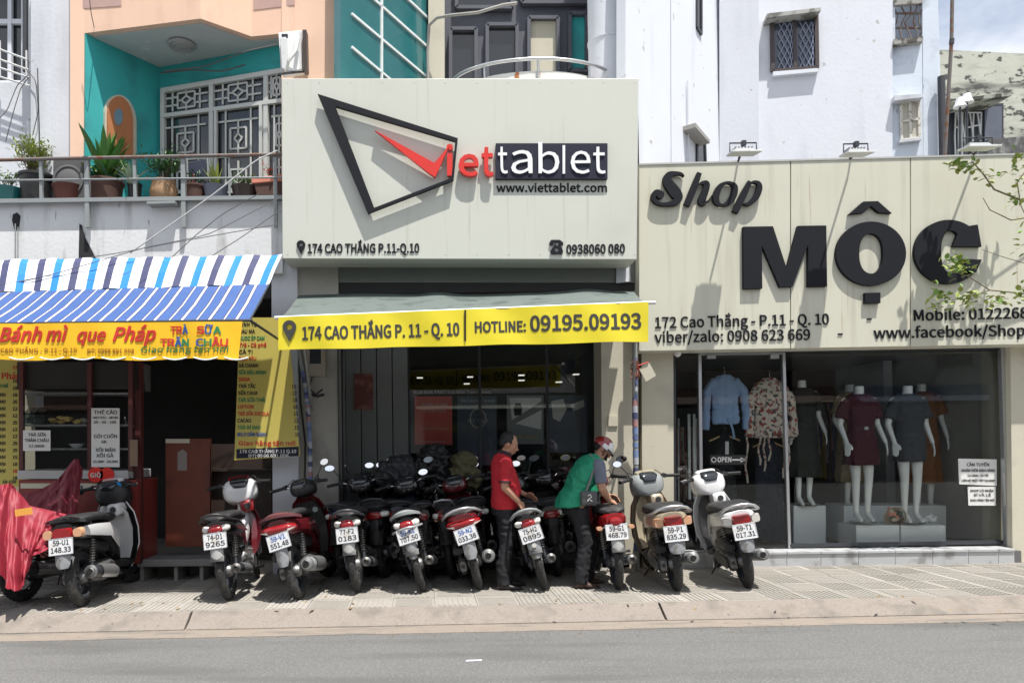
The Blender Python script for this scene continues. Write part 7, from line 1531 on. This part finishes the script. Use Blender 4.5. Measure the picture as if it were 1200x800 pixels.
# helmet
hl = MB(); rings = []
for i in range(9):
    a = R(-8 + 98 * i / 8); rings.append([Vector((.102 * math.cos(a) * math.cos(t_), -.012 + .122 * math.cos(a) * math.sin(t_), .012 + .115 * math.sin(a))) for t_ in [2 * math.pi * k / 28 for k in range(28)]])
hl.loft(rings); o = len(hl.f); hl.m = []
for f in hl.f:
    cc = sum((hl.v[i] for i in f), Vector()) / len(f); hl.m.append(1 if (cc.y > .02 and cc.z < .10) or (abs(cc.x) > .05 and cc.z < .05 and cc.y > -.03) or (cc.z > .10 and abs(cc.x) < .02) else 0)
hl.xf(MH); hp = part('helmet', hl, [REDP, WHTPL], pd, smooth=50)
m = MB(); rings = []
for k in range(13): a = R(20 + 140 * k / 12); rings.append([Vector((r_1 * .1 * math.cos(a), -.012 + r_1 * .12 * math.sin(a), z)) for r_1, z in ((1.0, .022), (1.32 - .15 * abs(math.cos(a)), .004), (1.32 - .15 * abs(math.cos(a)), -.002), (1.0, .012))])
m.loft(rings); part('helmet_peak', m.xf(MH), BLKPL, hp, smooth=50)
m = MB(); m.tube([(.082, .01, .0), (.07, .03, -.06), (.0, .055, -.105), (-.07, .03, -.06), (-.082, .01, .0)], .006, 6); part('chin_strap', m.xf(MH), BLKPL, hp, smooth=60)
m = MB(); m.loft([sup((0, .094 - .01 * k, -.085 + .02 * k), .04 + .006 * k, .022, 'xy', 18) for k in range(4)]); part('face_mask', m.xf(MH), BLKCL, pd, smooth=60)
pd.location = (g.x, g.y, 0); pd.rotation_euler = (0, 0, R(-78)); pd.scale = (.985, .985, .985)

# ================================================================== MANNEQUINS
def mannequin(px, py, Y, scale, label, dress, dmt, legs=True, heading=180, belt=None, arms=(.10, .12), extra=None):
    b0 = P(px, py, Y); th = thing('mannequin', label, 'mannequin', (0, 0, 0), 'mannequins in the dress shop window', local=True)
    st = [(.0, .84, .135, .095, 0), (.0, .90, .14, .10, 0), (.01, 1.02, .105, .08, 0), (.01, 1.16, .135, .095, 0), (.0, 1.28, .15, .085, -6), (-.005, 1.345, .145, .07, -10), (.0, 1.385, .08, .055, -10)]
    b = MB(); torso(b, st)
    for s, ay in ((-1, arms[0]), (1, arms[1])):
        S_ = (s * .16, 0, 1.315); E_ = (s * .205, -.03, 1.06); W_ = (s * .215, ay, .86); chain(b, [S_, E_, W_], [.040, .031, .022]); hand(b, W_, (s * .05, .25, -1), (-s * .5, 1, 0), .95, .18)
        chain(b, [(s * .075, 0, .84), (s * .07, .015, .48), (s * .062, -.015, .10)], [.075, .045, .026]); chain(b, [(s * .062, -.015, .10), (s * .062, .02, .06), (s * .062, .085, .022)], [.026, .03, .022])
    b.tube([(0, -.005, 1.35), (0, .005, 1.48)], [.052, .046], 16)
    blob('body', b, MANQ, th, .0082, 2)
    c = MB(); torso(c, dress, 0, 40)
    c.v = [Vector((v.x + max(0, 1.0 - v.z) * .06 * math.sin(9 * math.atan2(v.y, v.x)) * .35, v.y + max(0, 1.0 - v.z) * .06 * math.cos(9 * math.atan2(v.y, v.x)) * .35, v.z)) for v in c.v]
    for s in (-1, 1): c.tube([(s * .13, 0, 1.33), (s * .175, -.01, 1.22), (s * .205, -.015, 1.13)], [.06, .062, .066], 16)
    blob('dress', c, dmt, th, .011, 3, wr=.007)
    if belt: part('belt', MB().loft([ring3((0, .01, z), .128, .105) for z in (1.0, 1.03)]), belt, th, smooth=60); part('buckle', MB().box((-.02, .112, 1.0), (.02, .122, 1.032)), ALU, th)
    if extra: extra(th)
    part('base_plate', MB().lathe([(0, 0), (.13, 0), (.13, .008), (0, .01)], (0, 0, 0), n=24), GLASSW, th)
    th.location = b0; th.rotation_euler = (0, 0, R(heading)); th.scale = (scale,) * 3
    return th
short = [(.0, .62, .185, .145, 0), (.0, .75, .17, .135, 0), (.0, .90, .155, .125, 0), (.01, 1.02, .125, .10, 0), (.01, 1.16, .15, .115, 0), (.0, 1.28, .165, .105, -6), (-.005, 1.345, .16, .09, -10), (.0, 1.395, .085, .07, -10)]
straight = [(.0, .66, .155, .12, 0), (.0, .78, .16, .125, 0), (.0, .90, .155, .12, 0), (.01, 1.02, .135, .105, 0), (.01, 1.16, .15, .115, 0), (.0, 1.28, .165, .105, -6), (-.005, 1.345, .16, .09, -10), (.0, 1.395, .085, .07, -10)]
longd = [(.0, .34, .19, .14, 0), (.0, .60, .17, .13, 0)] + straight[1:]
def buttons(th):
    for z in (.72, .8, .88, .96, 1.08, 1.16, 1.24): part('button', MB().ball((0, .128 if z < 1 else .122, z), .008, 8, 5), CHROME, th)
mannequin(1011, 611, 9.42, 1.16, 'mannequin in a burgundy belted button dress on the front left podium', short, pm('burgundy cloth', (.07, .012, .022), .85, var=.15, bump=.3, bs=30), belt=pm('burgundy belt', (.05, .01, .018), .6), extra=buttons)
mannequin(1068, 612, 9.42, 1.17, 'mannequin in a plain charcoal grey dress on the front right podium', straight, pm('charcoal cloth', (.055, .058, .068), .85, var=.15, bump=.3, bs=30), arms=(.06, .10))
mannequin(943, 592, 9.85, 1.12, 'mannequin in a long dark dress beside the door mullion', longd, pm('dark olive cloth', (.022, .024, .02), .85, var=.3, bump=.3))
mannequin(999, 598, 10.3, 1.18, 'mannequin in a beige top half hidden behind the burgundy dress', longd, pm('beige cloth', (.26, .20, .12), .85), heading=200)
mannequin(1084, 600, 10.3, 1.20, 'mannequin in a rust orange top half hidden behind the grey dress', longd, pm('rust cloth', (.22, .085, .03), .85), heading=165)
finish_blobs(); finish_text()
